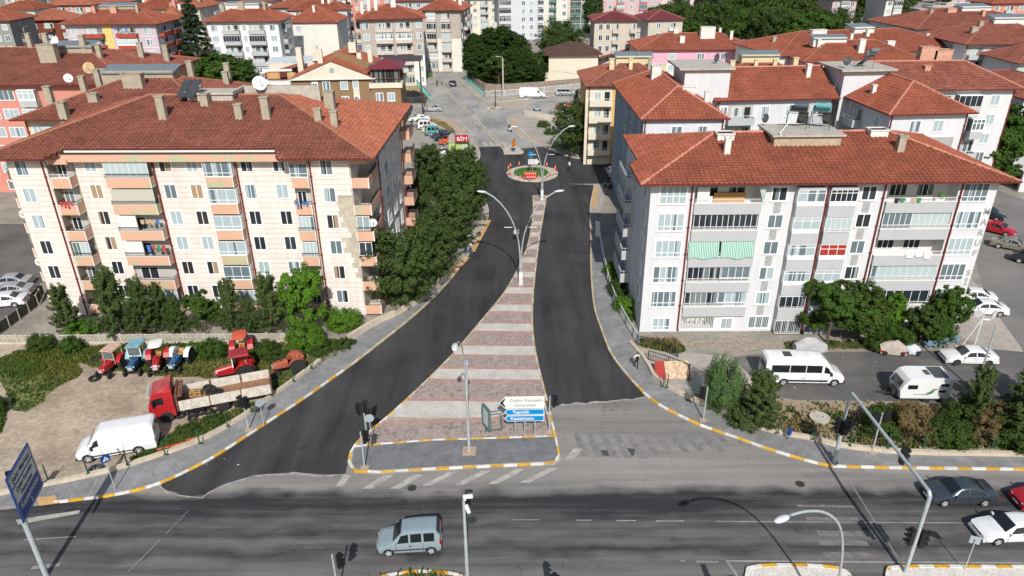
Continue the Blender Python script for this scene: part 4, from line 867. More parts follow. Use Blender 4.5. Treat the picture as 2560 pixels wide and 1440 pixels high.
for k in range(1, 6):
    z = FZR[k]+.35; zp = z+.6
    for s, (x0_, x1_) in enumerate(((4.0, 10.1), (21.4, 27.8))):
        o = parapet(RB, x0_, x1_, FZR[k]-.08, zp, True); wz = z+1.35
        for q, wx in ((0, x0_+1.7), (1, x0_+4.2)): window(o, wx, 1.38, wz, 0, 1.5, 1.25, 3 if s else 2, 0, .05, far=True, pm=PANED)
        key = (s, k)
        if key == (0, 4): glazing(o, x1_-x0_-.3, zp+.1, z+2.2, -.08, 11, RAILW, PANED, x0=x0_+.15)
        if key == (0, 2): glazing(o, 3.1, zp+.1, z+2.2, -.1, 6, RAILW, PANED, x0=x0_+.1); glazing(o, 2.7, zp+.05, z+2.2, -.12, 4, PVC, PANEW, x0=x0_+3.3, tr=.25)
        if key == (0, 3):
            for xa, xb in ((x0_-.1, 6.75), (6.95, 10.0)):
                m = MB(); n_ = 26
                for i in range(n_):
                    a, c = xa+(xb-xa)*i/n_, xa+(xb-xa)*(i+1)/n_; d1, d2 = .035*math.sin(i*1.9), .035*math.sin((i+1)*1.9); zb = zp-.05+.1*math.sin(i*.35)
                    m.poly([(a, -.42+d1, zb), (c, -.42+d2, zb), (c, -.18+d2*.4, z+2.2), (a, -.18+d1*.4, z+2.2)])
                m.build('awning_cloth', AWN, o)
        if key == (0, 5):
            m = MB(); m.b2((6.0, .9, z+.2), (8.9, 1.0, z+1.25)); m.build('bamboo_screen', M('bamboo', (.5, .27, .1), .8, n=(5, .2)), o); m = MB(); m.b2((4.2, -.15, zp), (5.3, -.1, z+2.2)); m.build('curtain', M('white_curtain'), o); chairw(o, 5.6, .4, z+.1); m = MB(); m.tube([(3.9, -.4, z+2.25), (10.2, -.5, z+2.3)], .05, 6); m.poly([(9.6, -.45, z+2.25), (10.2, -.5, z+2.28), (10.25, -.45, zp-.2)]); m.build('awning', M('awning_pale', (.4, .5, .45), .8), o)
        if key == (0, 3) or key == (0, 2): pass
        if (s, k) == (0, 3): pass
        if key == (1, 5):
            m = MB(); m.b2((22.5, -.05, zp), (23.6, 0.05, zp+.3)); m.ell((26.6, .3, z+1.0), (.35, .3, .3)); m.build('potted_plants', M('pot_plant_leaves', (.06, .13, .03), .8, n=(9, .5)), o); m = MB(); m.b2((24.3, .1, z+.6), (25.7, .15, z+.95)); m.build('bench', WHITE, o); laundry(o, 22, 24.5, -.3, zp+.42, 5, 8)
        if key == (1, 4): glazing(o, 2.6, zp, z+2.2, -.12, 5, PVC, PANEW, x0=x0_+.1, tr=.25); glazing(o, 3.4, zp+.1, z+2.2, -.1, 6, RAILW, PANEC, x0=x0_+2.8)
        if key == (1, 3): laundry(o, 24.3, 26.8, -.34, zp+.42, 3, 5, [CLO[3], CLO[3], CLO[1]])
        if key == (1, 2): glazing(o, 6.1, zp+.1, z+2.2, -.1, 9, RAILW, PANEC, x0=x0_+.15)
        if key == (1, 1): glazing(o, 2.7, zp, z+2.2, -.12, 4, PVC, PANED, x0=x0_+.1, tr=.25); glazing(o, 3.3, zp+.1, z+2.2, -.1, 4, RAILW, PANED, x0=x0_+2.9)
        if key == (0, 1): glazing(o, 3.1, zp+.1, z+2.2, -.1, 6, RAILW, PANED, x0=x0_+.1); glazing(o, 2.7, zp+.05, z+2.2, -.12, 4, PVC, PANEW, x0=x0_+3.3, tr=.25)
m = MB(); railing(m, [(4.0, -.05), (7.2, -.05)], .3, 1.85, .16, .02); m.b2((3.9, -.1, 1.82), (7.3, .02, 1.95)); m.b2((3.9, -.1, .12), (7.3, .02, .33)); m.build('window_bars', RAILW, RB); laundry(RB, 4.6, 6.9, .3, 1.5, 5, 3, [CLO[1], CLO[5], CLO[1]]); window(RB, 8.5, -.01, .9, 0, 1.0, 1.1, 2, 0, .14, bars=1)
for x in (3.72, 15.75, 21.1, 28.05): downpipe(RB, x, 0 if x != 15.75 else -.5, H1)
# name letters
def text(s, size, mat, parent, loc, rot=(math.pi/2, 0, 0), depth=.02, name='lettering', align='CENTER', sx=1.0, bold=0.0):
    cu = bpy.data.curves.new(name, 'FONT'); cu.body = s; cu.size = size; cu.align_x = align; cu.align_y = 'CENTER'; cu.extrude = depth; cu.offset = bold
    o = bpy.data.objects.new(name, cu); C.objects.link(o); me = bpy.data.meshes.new_from_object(o.evaluated_get(bpy.context.evaluated_depsgraph_get())); bpy.data.objects.remove(o); me.materials.clear(); me.materials.append(mat)
    q = mobj(name, me, parent, loc); q.rotation_euler = rot; q.scale = (sx, 1, 1); return q
LTR = M('grey_lettering', (.36, .36, .37), .7, n=None)
for i, ch in enumerate('MARUF SİTE'):
    if ch != ' ': text(ch, .82, LTR, RB, (30.95, -.03, 12.35-i*1.03), depth=.03, bold=.02, name='letter')
for k in range(1, 6):
    for yy in (2.2,): window(RB, -.01, yy, .9+2.64*k, -math.pi/2, 1.1, 1.5, 2, 0, .1)
    m = MB(); zz = FZR[k]; m.b2((-1.0, 7.5, zz-.05), (0, 12.8, zz+.1)); m.b2((-1.0, 7.5, zz+.1), (-.9, 12.8, zz+.95)); m.b2((-.9, 7.5, zz+.1), (0, 7.6, zz+.95)); o = m.build('balcony', PLASG, RB); m = MB(); railing(m, [(0, 7.5), (-.95, 7.5), (-.95, 12.8)], zz+.95, zz+1.3, .3); m.build('railing', RAILW, o); window(RB, -.01, 9.5, zz+1.5, -math.pi/2, 1.6, 1.9, 3, 0, .05)
x0, x1, y0, y1, ez, sl_ = -1.15, 32.4, -1.1, 15.7, 15.5, .30; ry = (y0+y1)/2; h_ = ry-y0
zfR = lambda x, y: ez + sl_*min(max(x-x0, 0), x1-x, y-y0, y1-y)
planes = [([(x0, y0), (x1, y0), (x1-h_, ry), (x0+h_, ry)], (0, 1), y0, ez, sl_), ([(x1, y1), (x0+1.0, y1), (x0+h_, ry), (x1-h_, ry)], (0, -1), -y1, ez, sl_), ([(x0+1.0, y1), (x0+.9, 5.6), (x0, 5.2), (x0, y0), (x0+h_, ry)], (1, 0), x0, ez, sl_), ([(x1, y0), (x1, y1), (x1-h_, ry)], (-1, 0), -x1, ez, sl_)]
roR = roof(RB, planes, [((x0+h_, ry), (x1-h_, ry)), ((x0, y0), (x0+h_, ry)), ((x1, y0), (x1-h_, ry)), ((x0+1, y1), (x0+h_, ry)), ((x1, y1), (x1-h_, ry))], zfR, [(x0, y0), (x1, y0), (x1, y1), (x0+1, y1), (x0+.95, 5.4), (x0, 5.4)], ez, row=.40, col=.45)
for px, py, h, sx, sy, mt in ((1816, 384, 1.6, .55, .5, CHW), (2248, 377, 1.5, .65, .6, CHIM)):
    l = on_roof(px, py, zfR, RB); chimney(roR, l[0], l[1], l[2]-.1, h, sx, sy, mt)
for px, py, sx, sy in ((1812, 349, 1.6, 1.2), (2194, 340, 1.7, 1.2)): l = on_roof(px, py, zfR, RB); chimney(roR, l[0], l[1]+.3, l[2]-.2, .75, sx, sy, CHW)
l = on_roof(2010, 350, zfR, RB); slab_terrace(roR, l[0]-.1, l[1]+.9, 17.3, 6.9, 4.6, 1.1); tz = 18.45
wx, wy = RB.location.x+l[0]-.1, RB.location.y+l[1]+.9
ALU = M('brushed_tank', (.25, .28, .3), .35, .5, n=(2, .1)); TURQ = M('turquoise_tank', (.12, .33, .36), .4, n=(2, .15))
solar('solar heater with two dark tanks on the right block roof slab', (wx-.2, wy+.9, tz), math.radians(160), M('dark_tank', (.06, .08, .1), .35, n=None), 1)
solar('solar heater with turquoise tank on the right block roof slab', (wx+2.1, wy+.6, tz), math.radians(150), TURQ, 1)
dish('dark dish at the left corner of the right block roof slab', (wx-2.9, wy+1.6, tz), .45, math.radians(-70), .2, M('dish_dark', (.12, .12, .13), .5), stand=.5); dish('pale blue dish beside the turquoise tank on the right block roof slab', (wx+2.6, wy+1.7, tz), .55, math.radians(60), .3, M('dish_blue', (.35, .45, .5), .5), stand=.9)
m = MB(); m.tube([(l[0]-2.8, l[1]-1.5, 18.3), (l[0]-2.9, l[1]-1.3, 18.6), (l[0]-1.0, l[1]+1.0, 19.6)], .05, 6); m.build('heater_pipe', WHITE, roR)
# ---------------------------------------------------------------- generic house
def house(label, FL, FR, ez, depth, name='apartment_building', cat='apartment building', rise=3.0, over=.9, wall=None, wall2=None, split=None, floors=None, cols=(), colsR=(), colsL=(), bal=None, tile=None, chim=(), rz=None, far=True, ridge=RIDGED, group=None, fh=2.75, winw=1.2, pane=None, gut=FASC, fm=None, hi=False, balmat=None, roofbox=None, trow=.5, tcol=.5, gap=None, band=None, tiles=True, minz=-1, gable=False):
    """FL / FR: photo points of the front eave corners at height ez; cols: front windows as fractions (x, kind)"""
    a, c = G(*FL, ez), G(*FR, ez); L = math.dist(a[:2], c[:2]); ang = math.atan2(c[1]-a[1], c[0]-a[0]) if rz is None else rz
    root = thing(name, label, cat, (a[0], a[1], 0), ang, group); o_ = over; wall = wall or PLAS
    x0, x1, y0, y1 = o_, L-o_, o_, depth-o_; nf = floors or int(ez/fh)
    m = MB(); m.b2((x0, y0, -.3), (x1, y1, (split or ez)), 0)
    if split: m.b2((x0, y0, split), (x1, y1, ez), 1)
    m.build('wall', [wall, wall2 or wall], root)
    for zb in (band or ()): m = MB(); m.b2((x0-.04, y0-.05, zb), (x1+.04, y1+.04, zb+.15)); m.build('band', TRIMW, root)
    P_, R_, zf = hip_planes(0, 0, L, depth, ez+.1, rise)
    if gable: sl = rise/(depth/2); ry = depth/2; P_ = [([(0, 0), (L, 0), (L, ry), (0, ry)], (0, 1), 0, ez+.1, sl), ([(L, depth), (0, depth), (0, ry), (L, ry)], (0, -1), -depth, ez+.1, sl)]; R_ = [((0, ry), (L, ry))]; zf = lambda x, y: ez+.1+sl*min(y, depth-y)
    if tiles: roof(root, P_, R_, zf, [(0, 0), (L, 0), (L, depth), (0, depth)], ez+.1, mat=tile or TILEF, ridge=ridge, row=trow, col=tcol, hi=hi, gut=gut, near=False, rr=.14)
    zs = [ez-1.55-fh*k for k in range(nf) if ez-1.55-fh*k > minz]
    for zi, z in enumerate(zs):
        for spec in cols:
            fx, kd = spec[0], spec[1]; x = x0+(x1-x0)*fx; wv = spec[2] if len(spec) > 2 else winw
            if kd == 'w': window(root, x, y0-.01, z, 0, wv, 1.35, 2 if wv < 1.6 else 3, 0, .1, far=far, pm=pane or PANEW, fm=fm)
            elif kd == 'W': window(root, x, y0-.01, z-.05, 0, wv, 1.5, 4, .3, .1, far=far, pm=pane or PANEW, fm=fm)
            else: bal_simple(root, x, y0, z-1.55, wv, 0, balmat or PLASG, kd, zi*7+int(fx*50))
        for fx, kd, *q in colsR:
            y = y0+(y1-y0)*fx; wv = q[0] if q else winw
            if kd == 'w': window(root, x1+.01, y, z, math.pi/2, wv, 1.35, 2, 0, .1, far=far, pm=pane or PANEW, fm=fm)
            else: bal_simple(root, x1, y, z-1.55, wv, math.pi/2, balmat or PLASG, kd, zi*5+int(fx*40))
        for fx, kd, *q in colsL:
            y = y0+(y1-y0)*fx; wv = q[0] if q else winw
            if kd == 'w': window(root, x0-.01, y, z, -math.pi/2, wv, 1.35, 2, 0, .1, far=far, pm=pane or PANEW, fm=fm)
            else: bal_simple(root, x0, y, z-1.55, wv, -math.pi/2, balmat or PLASG, kd, zi*3+int(fx*30))
    ro_ = [q for q in C.objects if q.parent == root and q.name.startswith('roof')]; rp_ = ro_[0] if ro_ else root
    for ch in chim: x, y = L*ch[0], depth*ch[1]; chimney(rp_, x, y, zf(x, y)-.1, ch[2], ch[3] if len(ch) > 3 else .7, ch[4] if len(ch) > 4 else .6, ch[5] if len(ch) > 5 else CHIM)
    if roofbox: fx, fy, sx, sy, hh = roofbox[:5]; x, y = L*fx, depth*fy; m = MB(); m.b2((x-sx/2, y-sy/2, zf(x, y)-1), (x+sx/2, y+sy/2, zf(x, y)+hh-.5), 0); m.poly([(x-sx/2-.2, y-sy/2-.2, zf(x, y)+hh-.7), (x+sx/2+.2, y-sy/2-.2, zf(x, y)+hh-.7), (x+sx/2+.2, y+sy/2+.2, zf(x, y)+hh), (x-sx/2-.2, y+sy/2+.2, zf(x, y)+hh)], 1); m.b2((x-sx/2-.2, y-sy/2-.2, zf(x, y)+hh-.8), (x+sx/2+.2, y-sy/2-.1, zf(x, y)+hh-.68), 1); m.build('skylight', [roofbox[5] if len(roofbox) > 5 else CHIM, M('skylight_glass', (.15, .18, .19), .25, n=(3, .3), spec=.6)], rp_)
    for dp in [downx for downx in (x0+.15, x1-.15)] if not far else []: downpipe(root, dp, y0, ez)
    root['_dims'] = [L, depth, ez]; return root
_BS = {}
def bal_simple(root, x, y, z, w_, rz, mat, kd, seed):
    r = random.Random(seed); st = {'b': r.choice(['open', 'open', 'glass', 'bayw', 'open', 'dark']), 'g': 'glass', 'o': 'open', 'd': 'dark', 'B': 'bayw'}[kd]
    k = (round(w_, 1), mat.name, st, seed % 2)
    if k not in _BS:
        W = w_/2; d = 1.15; b = MB(); b.b2((-W, -d, 0), (W, 0, .15), 1); b.b2((-W, -d, .15), (W, -d+.1, .95), 1); b.b2((-W, -d+.1, .15), (-W+.1, 0, .95), 1); b.b2((W-.1, -d+.1, .15), (W, 0, .95), 1)
        if st == 'open':
            b.b2((-W, -.03, .15), (W, -.01, 2.5), 5); b.b2((-W*.6, -.06, .9), (W*.1, -.035, 2.2), 2); b.b2((-W*.55, -.08, .95), (W*.05, -.065, 2.15), 3); b.b2((W*.35, -.06, .2), (W*.8, -.035, 2.2), 4)
            b.b2((-W+.04, -d+.03, 1.25), (W-.04, -d+.07, 1.3), 0); n = int(w_/.5)
            for i in range(n+1): xx = -W+.06+(w_-.12)*i/n; b.b2((xx-.015, -d+.03, .95), (xx+.015, -d+.06, 1.27), 0)
        elif st in ('glass', 'dark', 'bayw'):
            mi = 3 if st != 'dark' else 4; b.b2((-W+.05, -d+.06, .95), (W-.05, -d+.08, 2.45), mi); b.b2((-W+.06, -d+.1, .95), (-W+.08, 0, 2.45), mi); b.b2((W-.08, -d+.1, .95), (W-.06, 0, 2.45), mi)
            n = max(3, int(w_/.7)); t_ = .05 if st == 'bayw' else .025; b.b2((-W, -d, 2.4), (W, 0, 2.5), 2)
            for i in range(n+1): xx = -W+.05+(w_-.1)*i/n; b.b2((xx-t_, -d+.02, .95), (xx+t_, -d+.055, 2.42), 2)
            if st == 'bayw': b.b2((-W+.02, -d+.01, .95), (W-.02, -d+.05, 1.2), 2); b.b2((-W+.02, -d+.015, 1.95), (W-.02, -d+.05, 2.03), 2)
        _BS[k] = b.mesh('balcony', [RAILW, mat, PVC, PANEC, PANED, INPLAS])
    return mobj('balcony', _BS[k], root, (x, y, z), rz)
# ---- complex behind the right building
U1 = house('white block wing with shaded bluish side wall beside the right-hand road', (1602, 302), (1825, 300), 15.5, 24.2, rise=2.9, over=.5, rz=math.radians(.5), cols=[(.42, 'w'), (.74, 'w')], colsL=[(.35, 'w', .7), (.12, 'w', .8), (.55, 'w', .6)], far=False, tile=TILE, ridge=RIDGE, hi=True, trow=.42, tcol=.45, chim=[(.42, .62, 1.6, 1.3, 1.2, CHW), (.62, .2, .8, 1.6, .5, CHW), (.85, .22, 1.4, .5, .4, CHW)])
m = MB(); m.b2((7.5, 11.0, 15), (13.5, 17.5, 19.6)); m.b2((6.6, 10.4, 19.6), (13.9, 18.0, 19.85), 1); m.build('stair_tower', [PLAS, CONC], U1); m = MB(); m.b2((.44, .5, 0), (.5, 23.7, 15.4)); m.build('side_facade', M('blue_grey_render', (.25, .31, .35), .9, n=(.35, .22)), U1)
U2 = house('white middle wing with long tiled roof and a solar heater tower', (1787, 255), (2100, 248), 15.5, 13, gable=True, rise=3.2, over=.6, cols=[(.06, 'w', .8), (.2, 'b', 3.6), (.42, 'w', 1.0), (.62, 'w', .6), (.86, 'b', 2.4)], far=False, tile=TILE, ridge=RIDGE, hi=True, trow=.42, tcol=.45, chim=[(.13, .3, .5, .5, .5, CHW), (.83, .34, 1.7, .6, .6, CHW)])
a = G(2120, 190, 18.5); m = MB(); l = root_local(U2, a)
m.b2((l[0]+.0, 1.0, 0), (l[0]+6.5, 7.0, 19.0)); m.b2((l[0]-.8, .2, 19.0), (l[0]+6.8, 7.6, 19.25), 1); m.build('stair_tower', [PLAS, CONC], U2)
tw = (U2.location.x+l[0], U2.location.y); window(U2, l[0]-.01, 3.5, 16.3, -math.pi/2, .9, 1.5, 1, 0, .08); window(U2, l[0]-.01, 3.5, 12.5, -math.pi/2, .9, 1.5, 1, 0, .08)
solar('solar heater with silver tank on the white stair tower', (tw[0]+2.6, tw[1]+3.5, 19.27), math.radians(-160), ALU, 1); dish('dark dish on the left end of the white stair tower', (tw[0]+.2, tw[1]+2.5, 19.27), .6, math.radians(-60), .25, M('dish_dark'), stand=.7)
dish('dark dish on the concrete slab above the white wing', (U1.location.x+12.3, U1.location.y+14, 19.87), .6, math.radians(-75), .2, M('dish_dark'), stand=.5)
U3 = house('white block wing with patterned window surround behind the right building', (2222, 290), (2445, 285), 15.5, 19, rise=2.9, over=.7, cols=[(.34, 'w'), (.64, 'w')], colsL=[(.15, 'w', 1.2), (.45, 'o', 3)], far=False, tile=TILE, ridge=RIDGE, hi=True, trow=.42, tcol=.45, chim=[(.18, .42, 1.1, .5, .5, CHW)])
m = MB(); m.b2((2.2, .66, 9.2), (9.4, .70, 12.6)); m.b2((2.0, .62, 12.55), (9.6, .70, 12.75), 1); m.b2((9.4, .62, 9), (9.6, .70, 12.55), 1); m.build('pattern_panel', [DECO, TRIMW], U3)
U3b = [bal_simple(U3, 11.6, 1.0, 15.5-3.1-2.75*k, 1.6, 0, PLASG, 'b', k) for k in range(5)]
U4 = house('long white block with brown tiled roof at the right edge behind trees', (2150, 262), (2542, 226), 15.5, 12, rise=3, over=.8, rz=math.radians(0), cols=[(.50, 'w'), (.60, 'o', 3.0), (.74, 'b', 3.4), (.90, 'w')], far=False, tile=TILED, ridge=RIDGE, chim=[(.55, .35, .6, .8, .7, M('pink_chimney', (.5, .28, .2), .9)), (.6, .62, 2.6, 2.4, 1.2, M('pink_chimney')), (.68, .62, 2.2, 2.6, 1.2, M('pink_chimney'))])
U4.location.y = G(2540, 225, 15.5)[1]
# ---- left background
PINKS = M('salmon_plaster', (.52, .22, .17), .85, n=(.7, .08)); CREAMY = M('yellow_cream_plaster', (.58, .49, .30), .85, n=(.7, .07)); BROWNW = M('brown_plaster', (.225, .145, .075), .85, n=(.8, .08)); CREAM = M('cream_plaster', (.60, .55, .44), .85, n=(.7, .07))
L2 = house('yellow and salmon block with weathered roof directly behind the cream building', (25, 303), (560, 296), 16.5, 20.5, rise=3.3, over=1.0, rz=math.radians(-1.3), wall=CREAMY, cols=[(.06, 'w'), (.13, 'o', 2.4), (.2, 'w'), (.3, 'w')], far=False, tile=TILED, ridge=RIDGED, hi=True, trow=.45, tcol=.5,
    chim=[(.10, .22, 2.3, .8, .6), (.15, .48, 2.2, .7, .6), (.235, .56, 2.1, .7, .5), (.2, .55, 2.4, .7, .5), (.47, .36, 1.7, 2.4, 1.0), (.66, .64, 2.3, .7, .5), (.8, .8, 2.6, .7, .5), (.82, .7, 1.7, .7, .5)], roofbox=(.45, .52, 9, 2.4, 1.3))
L3 = house('salmon block with long weathered roof at the left edge', (-330, 216), (345, 205), 16.5, 25, rise=3.6, over=1.0, rz=math.radians(-1.3), wall=PINKS, cols=[(.50, 'w', 2.2), (.60, 'B', 2.6), (.42, 'w', 2.2)], far=False, tile=TILED, ridge=RIDGED, hi=True, trow=.45, tcol=.5, chim=[(.70, .42, 2.6, .8, .6), (.78, .36, 2.0, .7, .6), (.6, .3, 2.6, 2.6, 1.2), (.86, .62, 2.4, .8, .5), (.94, .7, 2.6, .8, .5), (.52, .5, 2.2, .8, .6), (.45, .5, 2.2, .7, .6)], roofbox=(.63, .46, 8, 2.4, 1.3))
def on(px, py, z): return G(px, py, z)
dish('large rusty-faced dish on the roof ridge of the yellow and salmon block', on(231, 200, 19.2), .72, math.radians(10), .3, M('dish_rusty', (.42, .30, .16), .7, n=(2, .3)), stand=1.2)
dish('round white dish on the far left roof beside the dark skylight', on(146, 130, 20), .9, math.radians(-25), .5, M('dish_white'), stand=1.0)
dish('white dish leaning beside a twin chimney on the left rooftop', on(175, 212, 18.6), .55, math.radians(30), .3, M('dish_white'), stand=.6)
dish('small white dish by the chimneys at the right end of the salmon roof', on(437, 222, 17.5), .5, math.radians(40), .3, M('dish_white'), stand=.6)
# gable building (brown and cream) with roof terraces
gb = G(718, 240, 8.0); GB = thing('terrace_house', 'brown and cream gabled house with barbecue terrace and glazed corner room', 'house', (-43.5, 145.0, 0), math.radians(3))
m = MB(); m.b2((0, 0, 0), (15.6, 13, 10.6), 0); m.b2((15.6, -.4, 0), (21.5, 11, 8.6), 0); m.b2((3.9, -.06, 0), (5.2, 0, 10.6), 1); m.b2((12.0, -.06, 0), (13.2, 0, 10.6), 1); m.b2((15.3, -.7, 8.6), (21.9, 11.3, 9.6), 1)
m.poly([(-.2, -.35, 10.5), (16, -.35, 10.5), (16, -.35, 10.7), (8.2, -.35, 13.9), (-.2, -.35, 10.7)], 1); m.b2((-.3, -.4, 10.3), (16.2, -.0, 10.62), 1); m.poly([(0, .0, 10.5), (15.6, .0, 10.5), (8.2, .0, 13.8)], 1)
m.b2((-6.5, 2, 0), (0, 12, 9.0), 0); m.build('wall', [BROWNW, CREAM], GB)
m = MB()
for s in (0, 1):
    xa, xb = ((-.5, 8.2) if s == 0 else (16.4, 8.2)); 
zg = lambda x, y: 13.9-abs(x-8.2)*.40
pl = [([(-.5, -.5), (8.2, -.5), (8.2, 22), (-.5, 22)], (1, 0), -.5, zg(-.5, 0), .40), ([(16.6, -.5), (16.6, 22), (8.2, 22), (8.2, -.5)], (-1, 0), -16.6, zg(16.6, 0), .40)]
rg_ = roof(GB, pl, [((8.2, -.5), (8.2, 22))], zg, [(-.5, -.5), (16.6, -.5), (16.6, 22), (-.5, 22)], 10.4, mat=TILE, hi=False, row=.5, col=.5, gut=FASCW, near=False)
m = MB(); m.b2((0, 6.9, 10), (1.1, 8.3, 15.6)); m.b2((-7, 11.6, 9.6), (9, 12.1, 11.8)); m.b2((5, 3.2, 13), (6, 4, 15.4)); m.b2((12.5, 5.5, 12), (13.4, 6.1, 14.6)); m.b2((14.4, 8, 12), (15.3, 8.6, 15)); m.b2((3.5, 9, 13), (4.8, 9.8, 15)); m.b2((9.6, 14, 13.5), (11.2, 15.2, 15.6)); m.b2((1.8, 13.6, 12), (3, 14.6, 15)); m.build('chimneys', CREAM, rg_)
m = MB(); m.poly([(7.4, 5.2, 13.9), (15.5, 5.2, 11.1), (15.5, 5.2, 12.6), (8.2, 5.2, 15.2)]); m.b2((-6.5, 2, 9), (0, 12, 9.1), 0); m.build('gable_wall', BROWNW, rg_)
for x, z in ((6.8, 9.2), (10.3, 9.2), (17.2, 6.8), (19.5, 6.8), (6.8, 6.2), (10.3, 6.2), (4.5, 8.9), (12.6, 9.4), (12.6, 6.2)): window(GB, x, -.42 if x > 15.6 else -.08, z, 0, 1.25 if x not in (4.5, 12.6) else .9, 1.5, 2, 0, .13, pm=PANEW)
m = MB(); m.T = Matrix.Translation((8.2, -.38, 12.2)) @ Matrix.Rotation(math.pi/2, 4, 'X'); m.tube([(0, 0, -.02), (0, 0, .05)], .48, 18); m.T = None; m.build('round_vent', M('vent_blue_grey', (.3, .33, .38), .6), GB)
m = MB()
for x in np.linspace(15.8, 21.4, 9): m.b2((x-.04, -.5, 9.6), (x+.04, -.42, 12.3), 0)
for y in np.linspace(-.4, 8, 9): m.b2((21.4, y-.04, 9.6), (21.48, y+.04, 12.3), 0)
m.b2((15.8, -.3, 9.62), (21.3, 8, 12.2), 1); m.b2((15.5, -.6, 10.4), (21.7, -.53, 10.5), 0); m.build('glazed_room', [M('brown_frame', (.15, .07, .03), .6), PANED], GB)
m = MB(); ap = (18.6, 3.6, 13.9); cs = [(15.0, -1.1, 12.3), (22.2, -1.1, 12.3), (22.2, 8.6, 12.3), (15.0, 8.6, 12.3)]
for i in range(4): m.poly([cs[i], cs[(i+1) % 4], ap])
m.poly(cs[::-1]); m.build('metal_roof', M('burgundy_sheet_metal', (.16, .03, .035), .45, n=(1, .1)), GB)
m = MB(); m.b2((-6.3, 2.1, 9.1), (-.1, 2.16, 9.9)); railing(m, [(-6.4, 1.9), (0, 1.9)], 9.1, 10.1, .3, .03); m.b2((-5.9, 2.6, 9.1), (-5.85, 2.65, 11.8)); m.b2((-.4, 2.6, 9.1), (-.35, 2.65, 11.8)); m.b2((-6, 2.5, 11.7), (-.2, 2.7, 12.1)); m.build('terrace_frame', RAILW, GB)
m = MB(); m.b2((-6.0, 5.4, 9.1), (-.3, 5.6, 11)); m.build('terrace_wall', M('ochre_wall', (.5, .30, .12), .9, n=(2, .2)), GB)
m = MB(); m.b2((-3.4, 5.0, 9.1), (-2.0, 5.4, 11.3)); m.build('fireplace', M('brick_fireplace', (.12, .04, .025), .9, n=(5, .3)), GB)
m = MB(); m.poly([(-8.5, 15, 11.6), (2, 15, 11.8), (2, 21, 12.2), (-8.5, 21, 12.0)]); m.b2((-8.5, 15, 11.35), (2, 15.15, 11.6)); m.b2((-8.2, 15.2, 0), (-8.0, 15.4, 11.6)); m.build('canopy', M('pale_sheet', (.5, .52, .54), .6), GB)
m = MB(); zl = lambda x: 10.2+ (x+8)*.18
for y0_, mi in ((2.2, 0),): m.poly([(-8.5, 6, 9.6), (0, 6, 12.0), (0, 12, 12.2), (-8.5, 12, 9.9)]); 
m.build('lean_roof', TILEB, GB)
m = MB(); m.b2((17, 12, 11.8), (25, 20, 12.0)); m.b2((16.9, 11.9, 0), (17.2, 12.2, 11.9)); m.b2((24.6, 11.9, 0), (24.9, 12.2, 11.9)); m.b2((16, 12, 0), (20.5, 19, 9.0), 1); m.build('brown_pergola', [M('brown_sheet', (.06, .04, .04), .5), CREAM], GB)
# ---- yellow building by the plaza, pink houses, beige tower
YEL = M('yellow_plaster', (.60, .38, .13), .85, n=(.7, .08))
Y1 = house('yellow and white block with stacked balconies behind the plaza trees', (1463, 218), (1705, 214), 13.2, 15, rise=3.0, over=.6, rz=0, wall=YEL, cols=[(.14, 'o', 3.8), (.40, 'w', 1.2)], far=False, tile=TILED, ridge=RIDGED, hi=True, trow=.5, tcol=.5, balmat=M('cream_plaster'), chim=[(.3, .32, 1.8, .8, .6, CREAMY), (.5, .32, 1.8, .6, .5, CREAMY), (.7, .32, 1.8, .6, .5), (.85, .32, 1.8, .6, .5, CREAMY)], roofbox=(.55, .5, 6.2, 2.0, 1.4, CREAMY))
m = MB(); m.b2((.2, .55, 0), (4.6, .7, 13.0)); m.build('white_strip', M('cream_plaster'), Y1)
Y2 = house('block with brown roof and four buff chimneys behind the white wings', (1790, 215), (2060, 214), 13.2, 14, rise=3.0, over=.6, rz=0, wall=YEL, cols=[(.3, 'w'), (.7, 'w')], tile=TILED, chim=[(.2, .3, 1.8, .8, .6, CREAMY), (.42, .28, 1.8, .6, .5, CREAMY), (.6, .28, 1.8, .6, .5, CREAMY), (.8, .3, 2.2, .8, .6, CREAMY), (.14, .45, 1.0, .6, .5)], roofbox=(.5, .5, 6.4, 2.0, 1.4, CREAMY))
PINK1 = M('pink_plaster', (.66, .34, .42), .85, n=(.7, .05)); OFFW = M('off_white_plaster', (.62, .60, .54), .85, n=(.8, .06))
house('long pink house with orange hipped roof and a white attic box', (1593, 127), (1912, 128), 10.2, 17, 'pink_house', 'house', rise=3.0, over=.7, rz=0, wall=OFFW, wall2=PINK1, split=7.0, cols=[(.28, 'w', 1.6), (.52, 'w', 1.6), (.72, 'w', 1.6), (.9, 'w', 1.6)], far=False, tile=TILE, trow=.5, chim=[(.38, .22, 1.5, 1.2, .9, CHW), (.6, .36, 2.6, 3.6, 1.6, CHW), (.79, .3, 2.0, .7, .5, CHW), (.74, .6, 1.6, .6, .5, CHW), (.36, .5, 1.3, 1.2, .8, CHW)], minz=3)
house('pink house with wide red roof and glazed ridge lantern', (2008, 157), (2332, 157), 12, 16, 'pink_house', 'house', rise=3.2, over=.8, rz=0, wall=PINK1, cols=[(.16, 'w', 1.6), (.34, 'w', 1.6), (.55, 'w', 1.6), (.7, 'w', 1.6)], far=False, tile=TILE, trow=.5, chim=[(.5, .22, 2.6, 1.2, 1, CHW), (.2, .4, 1.6, .6, .5, CHW), (.82, .5, 1.2, 1.6, .8, CHW), (.5, .55, 1.6, .6, .5, CHW)], roofbox=(.3, .5, 7, 2, 1.3, CHW), minz=6)
